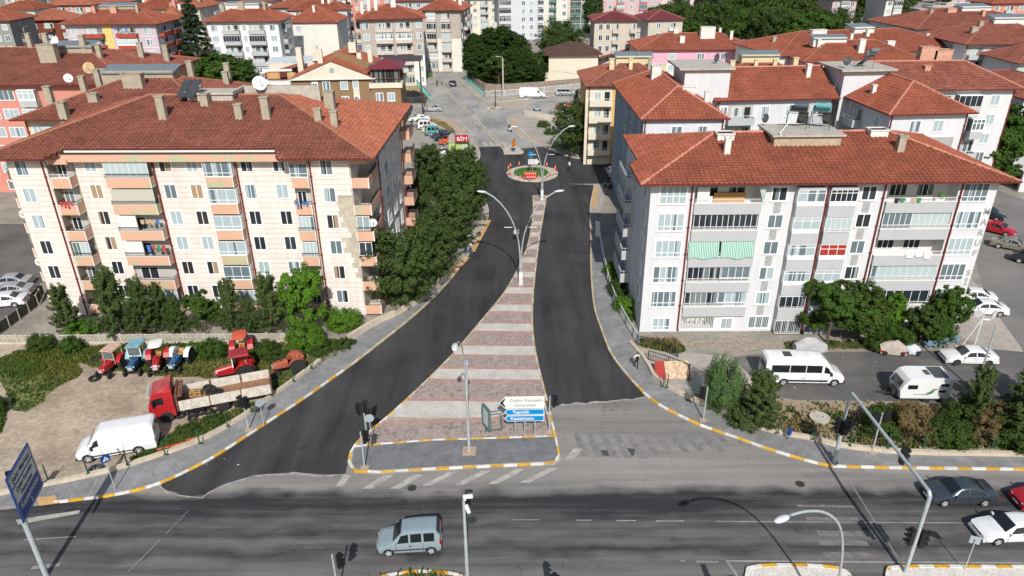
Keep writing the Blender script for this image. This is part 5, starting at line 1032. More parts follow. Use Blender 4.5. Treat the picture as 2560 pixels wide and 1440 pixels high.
house('white house with hipped roof behind the lantern roof', (1945, 142), (2335, 110), 12, 22, 'pink_house', 'house', rise=3.6, over=.8, rz=math.radians(10), wall=OFFW, cols=[(.85, 'w', 1.4)], colsR=[(.2, 'b', 3), (.5, 'w')], tile=TILE, chim=[(.3, .4, 1.3, 3.6, 1.2, CHW), (.9, .4, 1, .8, .6, CHW), (.55, .35, 1.6, .7, .6, CHW), (.1, .5, 1.2, .8, .6)], roofbox=(.55, .5, 5, 4, 1.2, CHW), minz=6)
WHB = M('bluish_white_plaster', (.62, .64, .68), .85, n=(.8, .05))
house('bluish white block with tiled roof at the upper right', (2412, 113), (2700, 112), 14, 20, rise=3.8, over=1.2, rz=0, wall=WHB, cols=[(.1, 'o', 3.5), (.28, 'w'), (.42, 'w'), (.58, 'B', 3.4), (.8, 'w')], colsL=[(.3, 'w'), (.6, 'w')], far=False, tile=TILED, chim=[(.2, .3, 1.2, 1.4, 1), (.3, .4, 1.2, .9, .8)], roofbox=(.6, .5, 8, 3, 1.4, CHW))
house('bluish white block with broad brown roof beyond the upper right one', (2290, 75), (2560, 60), 14, 24, rise=3.8, over=1.0, rz=math.radians(4), wall=WHB, cols=[(.2, 'w')], colsL=[(.3, 'w')], tile=TILED, chim=[(.4, .4, 1, 2.4, 1, M('pink_chimney')), (.6, .3, 1.4, .8, .8, M('pink_chimney')), (.25, .4, .9, .8, .7)], roofbox=(.6, .5, 8, 4, 1.0, CHW))
house('pale block with balconies at the right edge', (2545, 160), (2760, 170), 12, 14, rise=3, over=1, rz=0, wall=PLAS, cols=[(.1, 'o', 3), (.4, 'w')], colsL=[(.3, 'w')], tile=TILED)
house('dark side-lit shop block with a roof parapet at the right edge', (2560, 250), (2800, 250), 11, 24, 'shop_building', 'shop building', rise=2, over=.3, rz=0, wall=PLAS, cols=[], colsL=[(.2, 'w'), (.5, 'w')], tile=TILED)
BEI = M('beige_plaster', (.47, .42, .35), .85, n=(.8, .06)); BURG = M('burgundy_roof_sheet', (.17, .035, .045), .5, n=(1, .1))
house('beige five-storey tower with burgundy roof and small balconies', (1480, 53), (1604, 54), 15.5, 12, rise=1.8, over=.8, rz=0, wall=BEI, cols=[(.15, 'w', .9), (.32, 'w', .9), (.5, 'o', 1.7), (.9, 'o', 1.5)], colsR=[(.2, 'b', 2.2), (.55, 'w')], tile=BURG, gut=FASC, pane=PANED, balmat=BEI)
house('beige block with burgundy roof partly hidden by trees', (1618, 52), (1716, 50), 12.5, 15, rise=2.4, over=.7, rz=math.radians(8), wall=BEI, cols=[(.3, 'w'), (.7, 'o', 2.4)], tile=BURG, balmat=OFFW)
# ---- upper left and centre
PB = M('lilac_plaster', (.46, .38, .43), .85, n=(.8, .06)); DRED = M('dark_red_plaster', (.33, .045, .04), .85, n=(.8, .08)); REDBAL = M('red_balcony_render', (.33, .06, .04), .85, n=(.8, .1)); DBR = M('dark_brown_brick', (.15, .045, .022), .85, n=(1, .15)); GRY = M('grey_cement_plaster', (.24, .235, .22), .9, n=(.6, .1)); TAU = M('taupe_plaster', (.38, .335, .295), .85, n=(.7, .07))
p1 = house('lilac, yellow and dark red block with laundry on its balconies', (143, 63), (398, 60), 17, 16, rise=3.2, over=1.1, rz=math.radians(-1), wall=DRED, wall2=PB, split=8.7, cols=[(.09, 'w', 1.3), (.31, 'b', 5.2), (.68, 'b', 5.2), (.9, 'w', 1.3)], colsR=[(.25, 'o', 4), (.7, 'o', 4)], far=True, balmat=REDBAL, band=[8.7, 11.4, 14.1], tile=TILE, chim=[(.28, .35, 1.6, .7, .6, M('pink_chimney')), (.48, .35, 1.4, 1.6, .9, M('pink_chimney')), (.72, .35, 2.0, .7, .5)], roofbox=(.48, .52, 9, 2.4, 1.3), minz=2)
m = MB(); m.b2((.46*23, .98, 0), (.53*24, 1.08, 16.9)); m.build('yellow_strip', M('yellow_strip_paint', (.60, .46, .16), .85), p1); laundry(p1, 14, 18, .0, 16.2, 6, 4)
house('dark brown brick block in the upper left corner', (55, 53), (128, 42), 15, 12, rise=2.6, over=.8, rz=math.radians(8), wall=DBR, cols=[(.15, 'w', 1.3), (.5, 'o', 2.6), (.85, 'w', 1.2)], colsL=[(.5, 'w')], balmat=DBR, tile=TILEB)
house('grey cement block at the left edge', (-110, 55), (38, 50), 17, 14, rise=2.6, over=.8, rz=math.radians(4), wall=GRY, cols=[(.5, 'w'), (.68, 'w'), (.88, 'w')], colsR=[(.4, 'o', 2.4)], balmat=GRY, tile=TILE)
w1 = house('bright white block with wide balconies left of the tall cypress', (503, 56), (705, 52), 16, 15, rise=3.2, over=.9, rz=0, wall=M('bright_white_plaster', (.66, .66, .68), .8, n=(.6, .04)), cols=[(.1, 'w', 1.6), (.34, 'b', 4.6), (.52, 'w', .9), (.7, 'b', 4.4), (.92, 'w', 1.5)], colsR=[(.4, 'b', 4)], balmat=PLASG, tile=TILE, chim=[(.2, .4, 2.2, .7, .6), (.44, .4, 2.0, 1.6, .9), (.74, .4, 2.2, .7, .6)], roofbox=(.45, .5, 9, 2.4, 1.3, CHW), minz=2)
house('plain white block with small windows right of the bright white block', (712, 58), (835, 60), 13.5, 16, rise=4.2, over=.5, rz=0, wall=OFFW, cols=[(.05, 'w', 1.3), (.22, 'w', 1.3)], tile=TILE, chim=[(.1, .25, 1.6, 2.4, 1.5, CHW), (.5, .3, 1.8, .7, .6, CHW)], minz=4)
m1 = house('taupe and white block with stacked balconies, left of the twin taupe blocks', (888, 51), (1052, 41), 17, 17, rise=3.0, over=1.0, rz=math.radians(10), wall=OFFW, wall2=TAU, split=8.0, cols=[(.09, 'w', 1.3), (.37, 'b', 4.4), (.68, 'b', 4.2), (.93, 'w', 1.2)], colsL=[(.25, 'b', 4), (.65, 'b', 4)], balmat=M('cream_balcony_render', (.5, .44, .38), .85), tile=TILE, chim=[(.1, .5, 3.2, .8, .6, CHW), (.2, .5, 3.2, .8, .6, CHW), (.3, .3, 2.8, .8, .6, CHW), (.55, .4, 1.8, 1.3, .9, CHW)], minz=1.5)
m2 = house('taupe and white block with stacked balconies, right of the twin taupe blocks', (1043, 27), (1148, 30), 17, 18, rise=3.0, over=1.0, rz=math.radians(-6), wall=OFFW, wall2=TAU, split=9.3, cols=[(.25, 'b', 2.8), (.62, 'b', 2.8)], colsR=[(.12, 'w', .9), (.45, 'b', 4.4), (.8, 'b', 4)], balmat=M('cream_balcony_render'), tile=TILE, chim=[(.5, .5, 3.4, 1, .7, CHW), (.7, .5, 3.4, .9, .7, CHW), (.85, .4, 2.6, .9, .7, CHW)], minz=1.5)
NAV = M('navy_glass', (.02, .03, .045), .12, n=(2, .2), spec=.6); STR = M('white_siding', (.50, .51, .53), .8, n=(1, .05))
def tower(label, base, w_, dep, h, rz, wall, cols, colsR=(), balmat=None, roofm=None, pane=None, fh=2.9, colsL=(), rise=2.5, tile=None):
    a = G(*base); ez = h; root = thing('apartment_tower', label, 'apartment tower', (a[0], a[1], 0), rz)
    m = MB(); m.b2((0, 0, 0), (w_, dep, h)); m.build('wall', wall, root)
    P_, R_, zf = hip_planes(-.8, -.8, w_+.8, dep+.8, h, rise); roof(root, P_, R_, zf, [(-.8, -.8), (w_+.8, -.8), (w_+.8, dep+.8), (-.8, dep+.8)], h, mat=tile or TILEB, ridge=RIDGED, row=.8, col=.8, hi=False, near=False, gut=FASCW)
    for k in range(int(h/fh)):
        z = 1.5+fh*k
        for fx, kd, wv in cols:
            x = w_*fx
            if kd == 'w': window(root, x, -.01, z+.2, 0, wv, 1.5, 2, 0, .1, far=True, pm=pane or PANEW)
            else: bal_simple(root, x, 0, z-1.3, wv, 0, balmat or PLASG, kd, k)
        for fx, kd, wv in colsR:
            if kd == 'w': window(root, w_+.01, dep*fx, z+.2, math.pi/2, wv, 1.5, 2, 0, .1, far=True, pm=pane or PANEW)
            else: bal_simple(root, w_, dep*fx, z-1.3, wv, math.pi/2, balmat or PLASG, kd, k)
    return root
GRNB = M('green_glass_balcony', (.10, .20, .15), .25, n=None); ROSE = M('rose_plaster', (.50, .36, .36), .85, n=(.7, .06)); ROSED = M('dusty_rose_plaster', (.38, .20, .22), .85, n=(.7, .06))
tower('modern block with navy glass balconies and white siding above the yellow shop sign', (1248, 100), 17, 18, 19, math.radians(4), STR, [(.14, 'd', 4.6), (.56, 'w', 1.3), (.74, 'w', 1.3), (.95, 'd', 2.2)], balmat=STR)
m = MB(); a = G(1298, 98); sg = thing('shop_sign', 'long bright yellow fascia sign under the modern block', 'sign', (a[0], a[1]-1.2, 3.2), math.radians(8)); m.b2((0, 0, 0), (11, .4, 1.5)); m.build('sign_panel', M('sign_yellow', (.75, .48, .01), .5, n=None), sg)
tower('tall white tower with green glass balconies, left of the two towers', (1345, 82), 12, 18, 30, 0, OFFW, [(.1, 'w', 1.4), (.5, 'o', 3), (.9, 'w', 1.4)], balmat=GRNB)
tower('tall pale tower with dark glazed balconies, right of the two towers', (1415, 74), 13, 18, 30, 0, M('pale_rose_tower', (.55, .46, .42), .85), [(.3, 'd', 4.4), (.62, 'g', 3), (.9, 'w', 1.4)], balmat=GRNB)
tower('pink tower block with rose balconies behind the burgundy roofs', (1505, 62), 26, 15, 24, 0, ROSE, [(.12, 'w', 1.6), (.3, 'g', 3.4), (.5, 'w', 1.6), (.7, 'g', 3.4), (.9, 'w', 1.6)], balmat=ROSED)
tower('pink and white tower block with red bands beside the uphill street', (1608, 48), 24, 15, 20, 0, M('pale_pink_plaster', (.62, .46, .44), .85), [(.1, 'w', 1.6), (.3, 'g', 3.0), (.5, 'w', 1.6), (.7, 'g', 3.0), (.9, 'w', 1.6)], balmat=M('brick_pink_render', (.45, .16, .14), .85))
# ---------------------------------------------------------------- vehicles
CGLASS = M('car_glass', (.012, .016, .02), .06, n=None, spec=.7); RIM = M('alloy_rim', (.58, .58, .59), .4, .2, n=None); RIMD = M('dark_rim', (.08, .08, .085), .4, .4, n=None)
HEADL = M('headlight_glass', (.55, .57, .6), .1, n=None, spec=.7); TAILL = M('tail_light_red', (.35, .01, .012), .2, n=None); TRIMD = M('dark_bumper', (.03, .031, .033), .6, n=None)
def paint(name, c, r=.22, metal=0.0):
    m = M('paint_'+name, c, r, metal, n=(2, .06), spec=.5); m.node_tree.nodes['Principled BSDF'].inputs['Coat Weight'].default_value = .5; m.node_tree.nodes['Principled BSDF'].inputs['Coat Roughness'].default_value = .06; return m
PW = paint('white', (.68, .68, .68)); PSIL = paint('silver', (.38, .40, .41), .3, .25); PBLU = paint('silver_blue', (.27, .345, .375), .28, .25); PGRY = paint('slate_grey', (.065, .085, .10), .25, .5); PBLK = paint('dark', (.018, .02, .024)); PRED = paint('red', (.33, .012, .02)); PTUR = paint('turquoise', (.08, .27, .28)); PORG = paint('orange', (.55, .09, .02)); PCRM = paint('cream', (.6, .55, .38)); PCHA = paint('champagne', (.28, .25, .2), .3, .4); PPUR = paint('plum', (.10, .02, .05))
# station: x fraction from the nose, half width, sill z, belt z, top z, half width at top
KIND = {
 'sedan': (4.55, [(0, .70, .30, .60, .60, .6), (.025, .84, .22, .68, .69, .7), (.10, .88, .20, .76, .80, .72), (.27, .89, .20, .90, .94, .72), (.43, .89, .20, .94, 1.40, .60), (.56, .89, .20, .95, 1.44, .61), (.70, .89, .20, .96, 1.37, .59), (.85, .88, .20, .97, 1.01, .66), (.96, .85, .24, .95, .98, .68), (1, .74, .34, .86, .87, .62)], (.27, .43, .70, .85), (.19, .80), .32),
 'hatch': (4.0, [(0, .70, .30, .62, .62, .6), (.03, .84, .22, .70, .71, .7), (.12, .87, .2, .80, .84, .7), (.27, .88, .2, .93, .97, .70), (.42, .88, .2, .97, 1.44, .6), (.62, .88, .2, .99, 1.48, .61), (.86, .87, .2, 1.02, 1.38, .58), (.97, .84, .22, 1.0, 1.05, .62), (1, .8, .32, .8, .82, .62)], (.27, .42, .86, .97), (.19, .82), .31),
 'mpv': (4.05, [(0, .66, .32, .66, .66, .55), (.03, .80, .22, .78, .80, .66), (.12, .84, .2, .90, .96, .70), (.25, .86, .2, 1.02, 1.10, .74), (.40, .86, .2, 1.06, 1.74, .64), (.65, .86, .2, 1.06, 1.82, .66), (.93, .86, .2, 1.06, 1.80, .66), (.985, .84, .24, 1.04, 1.5, .68), (1, .82, .34, 1.0, 1.06, .70)], (.25, .40, .93, .985), (.18, .84), .31),
 'van': (5.9, [(0, .74, .35, .75, .75, .6), (.03, .90, .28, .95, .98, .78), (.10, .96, .26, 1.12, 1.22, .84), (.17, .98, .26, 1.20, 1.34, .86), (.27, .99, .26, 1.25, 2.12, .84), (.33, .99, .26, 1.3, 2.38, .80), (.6, .99, .26, 1.3, 2.42, .80), (.97, .99, .26, 1.3, 2.40, .80), (1, .96, .32, 1.25, 2.25, .82)], (.17, .27, .97, 1), (.15, .77), .37),
 'bus': (6.9, [(0, .74, .35, .75, .75, .6), (.025, .92, .28, .95, 1.0, .8), (.09, .98, .26, 1.12, 1.22, .86), (.14, .99, .26, 1.22, 1.36, .88), (.24, 1.0, .26, 1.28, 2.30, .86), (.30, 1.0, .26, 1.3, 2.60, .82), (.6, 1.0, .26, 1.3, 2.66, .82), (.97, 1.0, .26, 1.3, 2.62, .82), (1, .97, .34, 1.25, 2.45, .84)], (.14, .24, .97, 1), (.13, .76), .36)}
_V = {}
def vehicle(name, label, cat, loc, rz, kind, pm, group=None, side=None, L=None, rim=None, lowtrim=False, dark_sill=False, win=True, hs=1.0):
    Ld, st, (cw, rf, rr, rb), wh, wr = KIND[kind]; L = L or Ld; root = thing(name, label, cat, loc, rz, group)
    X = lambda f: L/2 - f*L
    def sect(f):
        for a, b in zip(st, st[1:]):
            if a[0] <= f <= b[0]: t = (f-a[0])/(b[0]-a[0]); return [a[i]+(b[i]-a[i])*t for i in range(6)]
        return list(st[-1])
    def side_pt(f, t, s, off=.0):
        q = sect(f); y = q[1]*.975+(q[5]+.035-q[1]*.975)*t; return (X(f), s*(y+off), (q[3]+(q[4]-.05-q[3])*t)*hs)
    m = MB(); rings = []; fs = sorted({q[0] for q in st} | {.5, (cw+rf)/2})
    for f in fs:
        _, w_, zb, zt, tp, wt = sect(f); h = [(w_*.82, zb), (w_*.97, zb+.08), (w_, zb+(zt-zb)*.45), (w_*.985, zt-.06), (w_*.96, zt), (wt+.035, max(zt+.002, tp-.06)), (wt*.93, max(zt+.004, tp-.005)), (wt*.5, max(zt+.006, tp+.02))]
        rings.append([(X(f), y, z*hs) for y, z in h] + [(X(f), -y, z*hs) for y, z in h[::-1]])
    m.loft(rings); m.build('body', pm, root, 32)
    def glass(nm, pts): g_ = MB(); g_.poly(pts); g_.build(nm, CGLASS, root)
    def cross(f, k, dz=.012):
        q = sect(f); return [(X(f), s*(q[5]*k), (q[4]+dz)*hs) for s in (1, -1)]
    if True:
        a = cross(cw+(rf-cw)*.06, .98, .03); b = cross(rf-(rf-cw)*.07, .92, .022); dx = .02; glass('windshield', [(a[0][0]+dx, a[0][1], a[0][2]), (b[0][0]+dx, b[0][1], b[0][2]), (b[1][0]+dx, b[1][1], b[1][2]), (a[1][0]+dx, a[1][1], a[1][2])])
        if kind in ('sedan', 'hatch', 'mpv'):
            a = cross(rr+(rb-rr)*.12, .92, .022); b = cross(rb-(rb-rr)*.08, .95, .03); glass('rear_window', [(a[0][0]-.01, a[0][1], a[0][2]), (b[0][0]-.02, b[0][1], b[0][2]), (b[1][0]-.02, b[1][1], b[1][2]), (a[1][0]-.01, a[1][1], a[1][2])])
        else:
            zz = (1.35*hs, 2.0*hs); glass('rear_window', [(X(1)-.012, .72, zz[0]), (X(1)-.012, .72, zz[1]), (X(1)-.012, -.72, zz[1]), (X(1)-.012, -.72, zz[0])])
    segs = {'sedan': [(.335, .535, .41), (.555, .73, None), (.745, .80, 'r')], 'hatch': [(.33, .56, .40), (.58, .83, None)], 'mpv': [(.32, .50, .385), (.53, .70, None), (.735, .90, None)], 'van': [(.215, .315, .265)], 'bus': [(.185, .28, .235), (.31, .50, None), (.51, .70, None), (.71, .93, None)]}[kind]
    hi_ = .90 if kind in ('sedan', 'hatch', 'mpv') else (.62 if kind == 'van' else .60)
    for s in (1, -1):
        for a, b, tq in segs:
            lo_ = .06
            if isinstance(tq, float): pts = [side_pt(a, lo_, s, .012), side_pt(b, lo_, s, .012), side_pt(b, hi_, s, .012), side_pt(tq, hi_, s, .012)]
            elif tq == 'r': pts = [side_pt(a, lo_, s, .012), side_pt(b, lo_, s, .012), side_pt(a, hi_-.08, s, .012)]
            else: pts = [side_pt(a, lo_, s, .012), side_pt(b, lo_, s, .012), side_pt(b, hi_, s, .012), side_pt(a, hi_, s, .012)]
            glass('side_window', pts)
        q = sect(.012); g_ = MB(); g_.box((X(.022), s*q[1]*.80, (q[3]-.06)*hs), (.12, .26, .13), 0, s*.35); g_.build('headlight', HEADL, root, 30)
        q = sect(.985); g_ = MB(); g_.box((X(.99), s*q[1]*.90, (q[3]-.12 if kind in ('sedan', 'hatch') else 1.0)*hs), (.10, .16, .16 if kind in ('sedan', 'hatch') else .42)); g_.build('tail_light', TAILL, root)
        g_ = MB(); q = sect(cw+.05); g_.box((X(cw+.055), s*(q[1]+.08), (q[3]+.06)*hs), (.12, .18, .13 if kind in ('sedan', 'hatch', 'mpv') else .3)); g_.build('mirror', pm if kind not in ('van', 'bus') else BLACK, root, 30)
        if kind in ('mpv', 'bus', 'van') or lowtrim: g_ = MB(); g_.b2((X(.82-.04), s*(.985*sect(.5)[1]), .48), (X(.22), s*(sect(.5)[1]+.012), .58 if kind != 'bus' else .66)); g_.build('side_strip', TRIMD, root)
        g_ = MB()
        for fx in ((.38, .56) if kind in ('sedan', 'hatch') else (.40,)): g_.b2((X(fx+.13)-.08, s*(sect(.5)[1]-.01), .80), (X(fx+.13)+.08, s*(sect(.5)[1]+.02), .84))
        g_.build('door_handles', TRIMD, root)
        g_ = MB(); q = sect(.5)
        for fx in {'sedan': (.315, .545, .74), 'hatch': (.31, .57), 'mpv': (.30, .515, .72), 'van': (.19, .335, .60), 'bus': (.17, .295, .505)}[kind]: g_.b2((X(fx)-.009, s*(q[1]*.9), .36), (X(fx)+.009, s*(q[1]*1.0+.004), (q[3]-.05)*hs))
        o_ = g_.build('panel_gaps', BLACK, root); o_['kind'] = 'stuff'
    for f, z0, z1, nm in ((.0, .24, .44, 'front_bumper'), (1.0, .26, .46, 'rear_bumper')):
        g_ = MB(); w_ = sect(abs(f-.02))[1]*.96; xx = X(f) + (-.07 if f == 0 else .07); g_.b2((xx-.12, -w_, z0), (xx+.11, w_, z1)); g_.build(nm, TRIMD if (lowtrim or kind in ('mpv', 'van', 'bus')) else pm, root)
    g_ = MB(); g_.b2((X(0)-.02, -.42, .50), (X(0)+.012, .42, .62)); g_.build('grille', BLACK, root)
    g_ = MB(); g_.b2((X(1)-.02, -.26, .52), (X(1)-.008, .26, .63)); g_.b2((X(0)+.04, -.26, .34), (X(0)+.052, .26, .45)); g_.build('number_plate', WHITE, root)
    g_ = MB(); g_.b2((X(.96), -sect(.5)[1]*.8, .18), (X(.04), sect(.5)[1]*.8, .40)); g_.build('underbody', BLACK, root)
    for f in wh:
        for s in (1, -1):
            w_ = sect(f)[1]; k = ('wheel', wr, rim.name if rim else '')
            if k not in _V:
                t = MB(); t.loft([[(wr*c_*math.cos(a), y, wr*c_*math.sin(a)) for a in [2*math.pi*i/20 for i in range(20)]] for c_, y in ((.62, -.105), (.94, -.11), (1, -.07), (1, .07), (.94, .11), (.62, .105))]); r_ = MB()
                r_.loft([[(wr*c_*math.cos(a), y, wr*c_*math.sin(a)) for a in [2*math.pi*i/20 for i in range(20)]] for c_, y in ((.63, -.10), (.60, -.115), (.52, -.08), (.52, .08), (.60, .115), (.63, .10))])
                for q in range(5):
                    R_ = Matrix.Rotation(2*math.pi*q/5, 3, 'Y')
                    for yy in (-.1, .1): r_.box(R_ @ Vector((wr*.32, yy, 0)), (wr*.62, .02, .07), 0, R=R_)
                _V[k] = (t.mesh('wheel', TYRE, 40), r_.mesh('rim', rim or RIM))
            o = mobj('wheel', _V[k][0], root, (X(f), s*(w_-.09), wr)); mobj('rim', _V[k][1], o)
            g_ = MB(); g_.poly([(X(f)+wr*1.16*math.cos(a), s*(w_+.006), max(.2, wr+wr*1.16*math.sin(a))) for a in [math.pi*i/12 for i in range(13)]]); g_.build('wheel_arch', BLACK, root)
    return root
def CG(x, y, z=0.0): q = G(x, y, 0); return (q[0], q[1], z)
D = math.radians
kg = vehicle('parked_car', 'silver-blue small family van driving along the near road with its driver\'s arm out', 'car', CG(1026, 1364), D(184), 'mpv', PBLU); kg.name = 'family_van'
vehicle('parked_car', 'dark blue-grey older saloon waiting behind the signal gantry', 'car', CG(2392, 1245), D(180), 'sedan', PGRY, L=4.5, lowtrim=True)
vehicle('parked_car', 'white modern saloon cut by the right edge of the near road', 'car', CG(2525, 1337), D(182), 'sedan', PW, L=4.7)
vehicle('parked_car', 'red car at the right edge of the near road behind the blue-grey saloon', 'car', CG(2608, 1262), D(180), 'hatch', PRED)
vehicle('parked_car', 'white saloon parked on the side lane beside the blue sofa', 'car', CG(2418, 903), D(176), 'sedan', PW, L=4.55, rim=RIMD)
mb_ = vehicle('minibus', 'white long minibus with dark windows parked on the side lane', 'minibus', CG(2000, 950), D(-2.5), 'bus', PW)
m = MB(); m.b2((.2, -.35, 2.66), (.9, .35, 2.70)); m.build('roof_hatch', PW, mb_); m = MB(); m.b2((-1.9, -.4, 2.655), (-1.2, .4, 2.685)); m.build('roof_window', CGLASS, mb_)
wv = vehicle('panel_van', 'white panel van parked on the dirt yard behind the green fence posts', 'van', (-30.2, 43.65, 0), D(196.4), 'van', PW, L=5.6)
wv.location.z = .02
vehicle('panel_van', 'large white panel van parked on the upper street near the stone wall', 'van', CG(1331, 245), D(-1), 'van', PW, L=6.4, hs=1.1)
vehicle('minibus', 'silver minibus with side windows behind the large white panel van', 'minibus', CG(1414, 239), D(-4), 'bus', PSIL, L=4.9, hs=.82)
vehicle('parked_car', 'dark car nose-in at the far end of the row of vans by the yellow block', 'car', CG(1458, 236), D(0), 'hatch', PBLK)
vehicle('parked_car', 'dark red saloon on the upper street beside the small fir', 'car', CG(1412, 272), D(180), 'sedan', PRED, L=4.3)
vehicle('parked_car', 'silver saloon turning on the far street by the white railing', 'car', CG(1082, 278), D(-2), 'sedan', PSIL)
vehicle('parked_car', 'black car driving away along the far street past the roundabout', 'car', CG(1132, 214), D(100), 'hatch', PBLK)
vehicle('parked_car', 'black car parked below the taupe blocks beside the white tarpaulin van', 'car', CG(1100, 152), D(5), 'sedan', PBLK)
vehicle('panel_van', 'white covered van parked against the taupe block', 'van', CG(1072, 151), D(15), 'van', PW)
for lab, px, py, rz, kd, pm in (('white saloon at the top of the diagonal car row', 1048, 303, 188, 'sedan', PW), ('silver estate second from the top of the diagonal car row', 1052, 315, 192, 'hatch', PSIL), ('white family van third in the diagonal car row', 1068, 322, 15, 'mpv', PW), ('cream hatchback between the white van and the turquoise one', 1080, 330, 15, 'hatch', PCRM), ('turquoise family van in the middle of the diagonal car row', 1088, 337, 15, 'mpv', PTUR), ('dark slate saloon below the turquoise van', 1105, 343, 200, 'sedan', PGRY), ('black saloon third from the kiosk in the diagonal car row', 1114, 350, 200, 'sedan', PBLK), ('orange-red car beside the green kiosk', 1124, 359, 200, 'hatch', PORG), ('plum red car alone below the diagonal car row', 1046, 393, 100, 'hatch', PPUR), ('white car half hidden behind the pines by the kiosk', 1096, 392, 130, 'mpv', PW)):
    vehicle('parked_car', lab, 'car', CG(px, py, .03), D(rz), kd, pm, 'cars in the small car park')
for lab, px, py, rz, kd, pm in (('red hatchback on the right-hand street, nose to the camera', 2492, 582, -50, 'hatch', PRED), ('champagne saloon below the red hatchback on the right-hand street', 2527, 622, -35, 'sedan', PCHA), ('white saloon half behind the right block corner', 2425, 752, 165, 'sedan', PW), ('white saloon with open interior beside the dish tripod', 2452, 782, 172, 'sedan', PW), ('dark car at the far right edge of the street', 2582, 660, -40, 'sedan', PBLK), ('black car in the shade beside the shop', 2470, 545, -50, 'hatch', PBLK)):
    vehicle('parked_car', lab, 'car', CG(px, py, .03), D(rz), kd, pm, 'cars on the right-hand street')
for lab, px, py, rz, kd, pm in (('pale grey car topmost at the left edge behind the fence', 28, 716, 188, 'sedan', PSIL), ('silver saloon in the middle of the left edge cars', 30, 738, 190, 'sedan', PSIL), ('white saloon lowest of the left edge cars', 12, 764, 192, 'sedan', PW)):
    vehicle('parked_car', lab, 'car', CG(px, py, .03), D(rz), kd, pm, 'cars parked at the left edge')
for i, (px, py) in enumerate(((1712, 24), (1728, 13), (1722, 17), (1742, 6), (1750, 1), (1760, -3))):
    vehicle('parked_car', ['white', 'silver', 'dark', 'white', 'white', 'silver'][i]+' car '+['lowest', 'fourth from the bottom', 'second from the bottom', 'third from the top', 'second from the top', 'topmost'][i]+' of the row climbing the far street', 'car', CG(px, py, .03), D(62), 'sedan', [PW, PSIL, PBLK, PW, PW, PSIL][i], 'cars on the climbing far street')
# ---- tractors
def wheel_part(root, x, y, r, wd, rimm, lug=True):
    t = MB(); n = 28; f = lambda i: (1.0 if (i % 2 == 0 or not lug) else .93)
    t.loft([[(r*c_*(f(i) if c_ > .9 else 1)*math.cos(2*math.pi*i/n), yy, r*c_*(f(i) if c_ > .9 else 1)*math.sin(2*math.pi*i/n)) for i in range(n)] for c_, yy in ((.55, -wd/2*.9), (.85, -wd/2), (1, -wd/2*.8), (1, wd/2*.8), (.85, wd/2), (.55, wd/2*.9))]); o = t.build('wheel', TYRE, root); o.location = (x, y, r)
    q = MB(); q.loft([[(r*c_*math.cos(2*math.pi*i/18), yy, r*c_*math.sin(2*math.pi*i/18)) for i in range(18)] for c_, yy in ((.56, -wd*.44), (.50, -wd*.40), (.2, -wd*.15), (.2, wd*.15), (.50, wd*.40), (.56, wd*.44))]); q.build('rim', rimm, o)
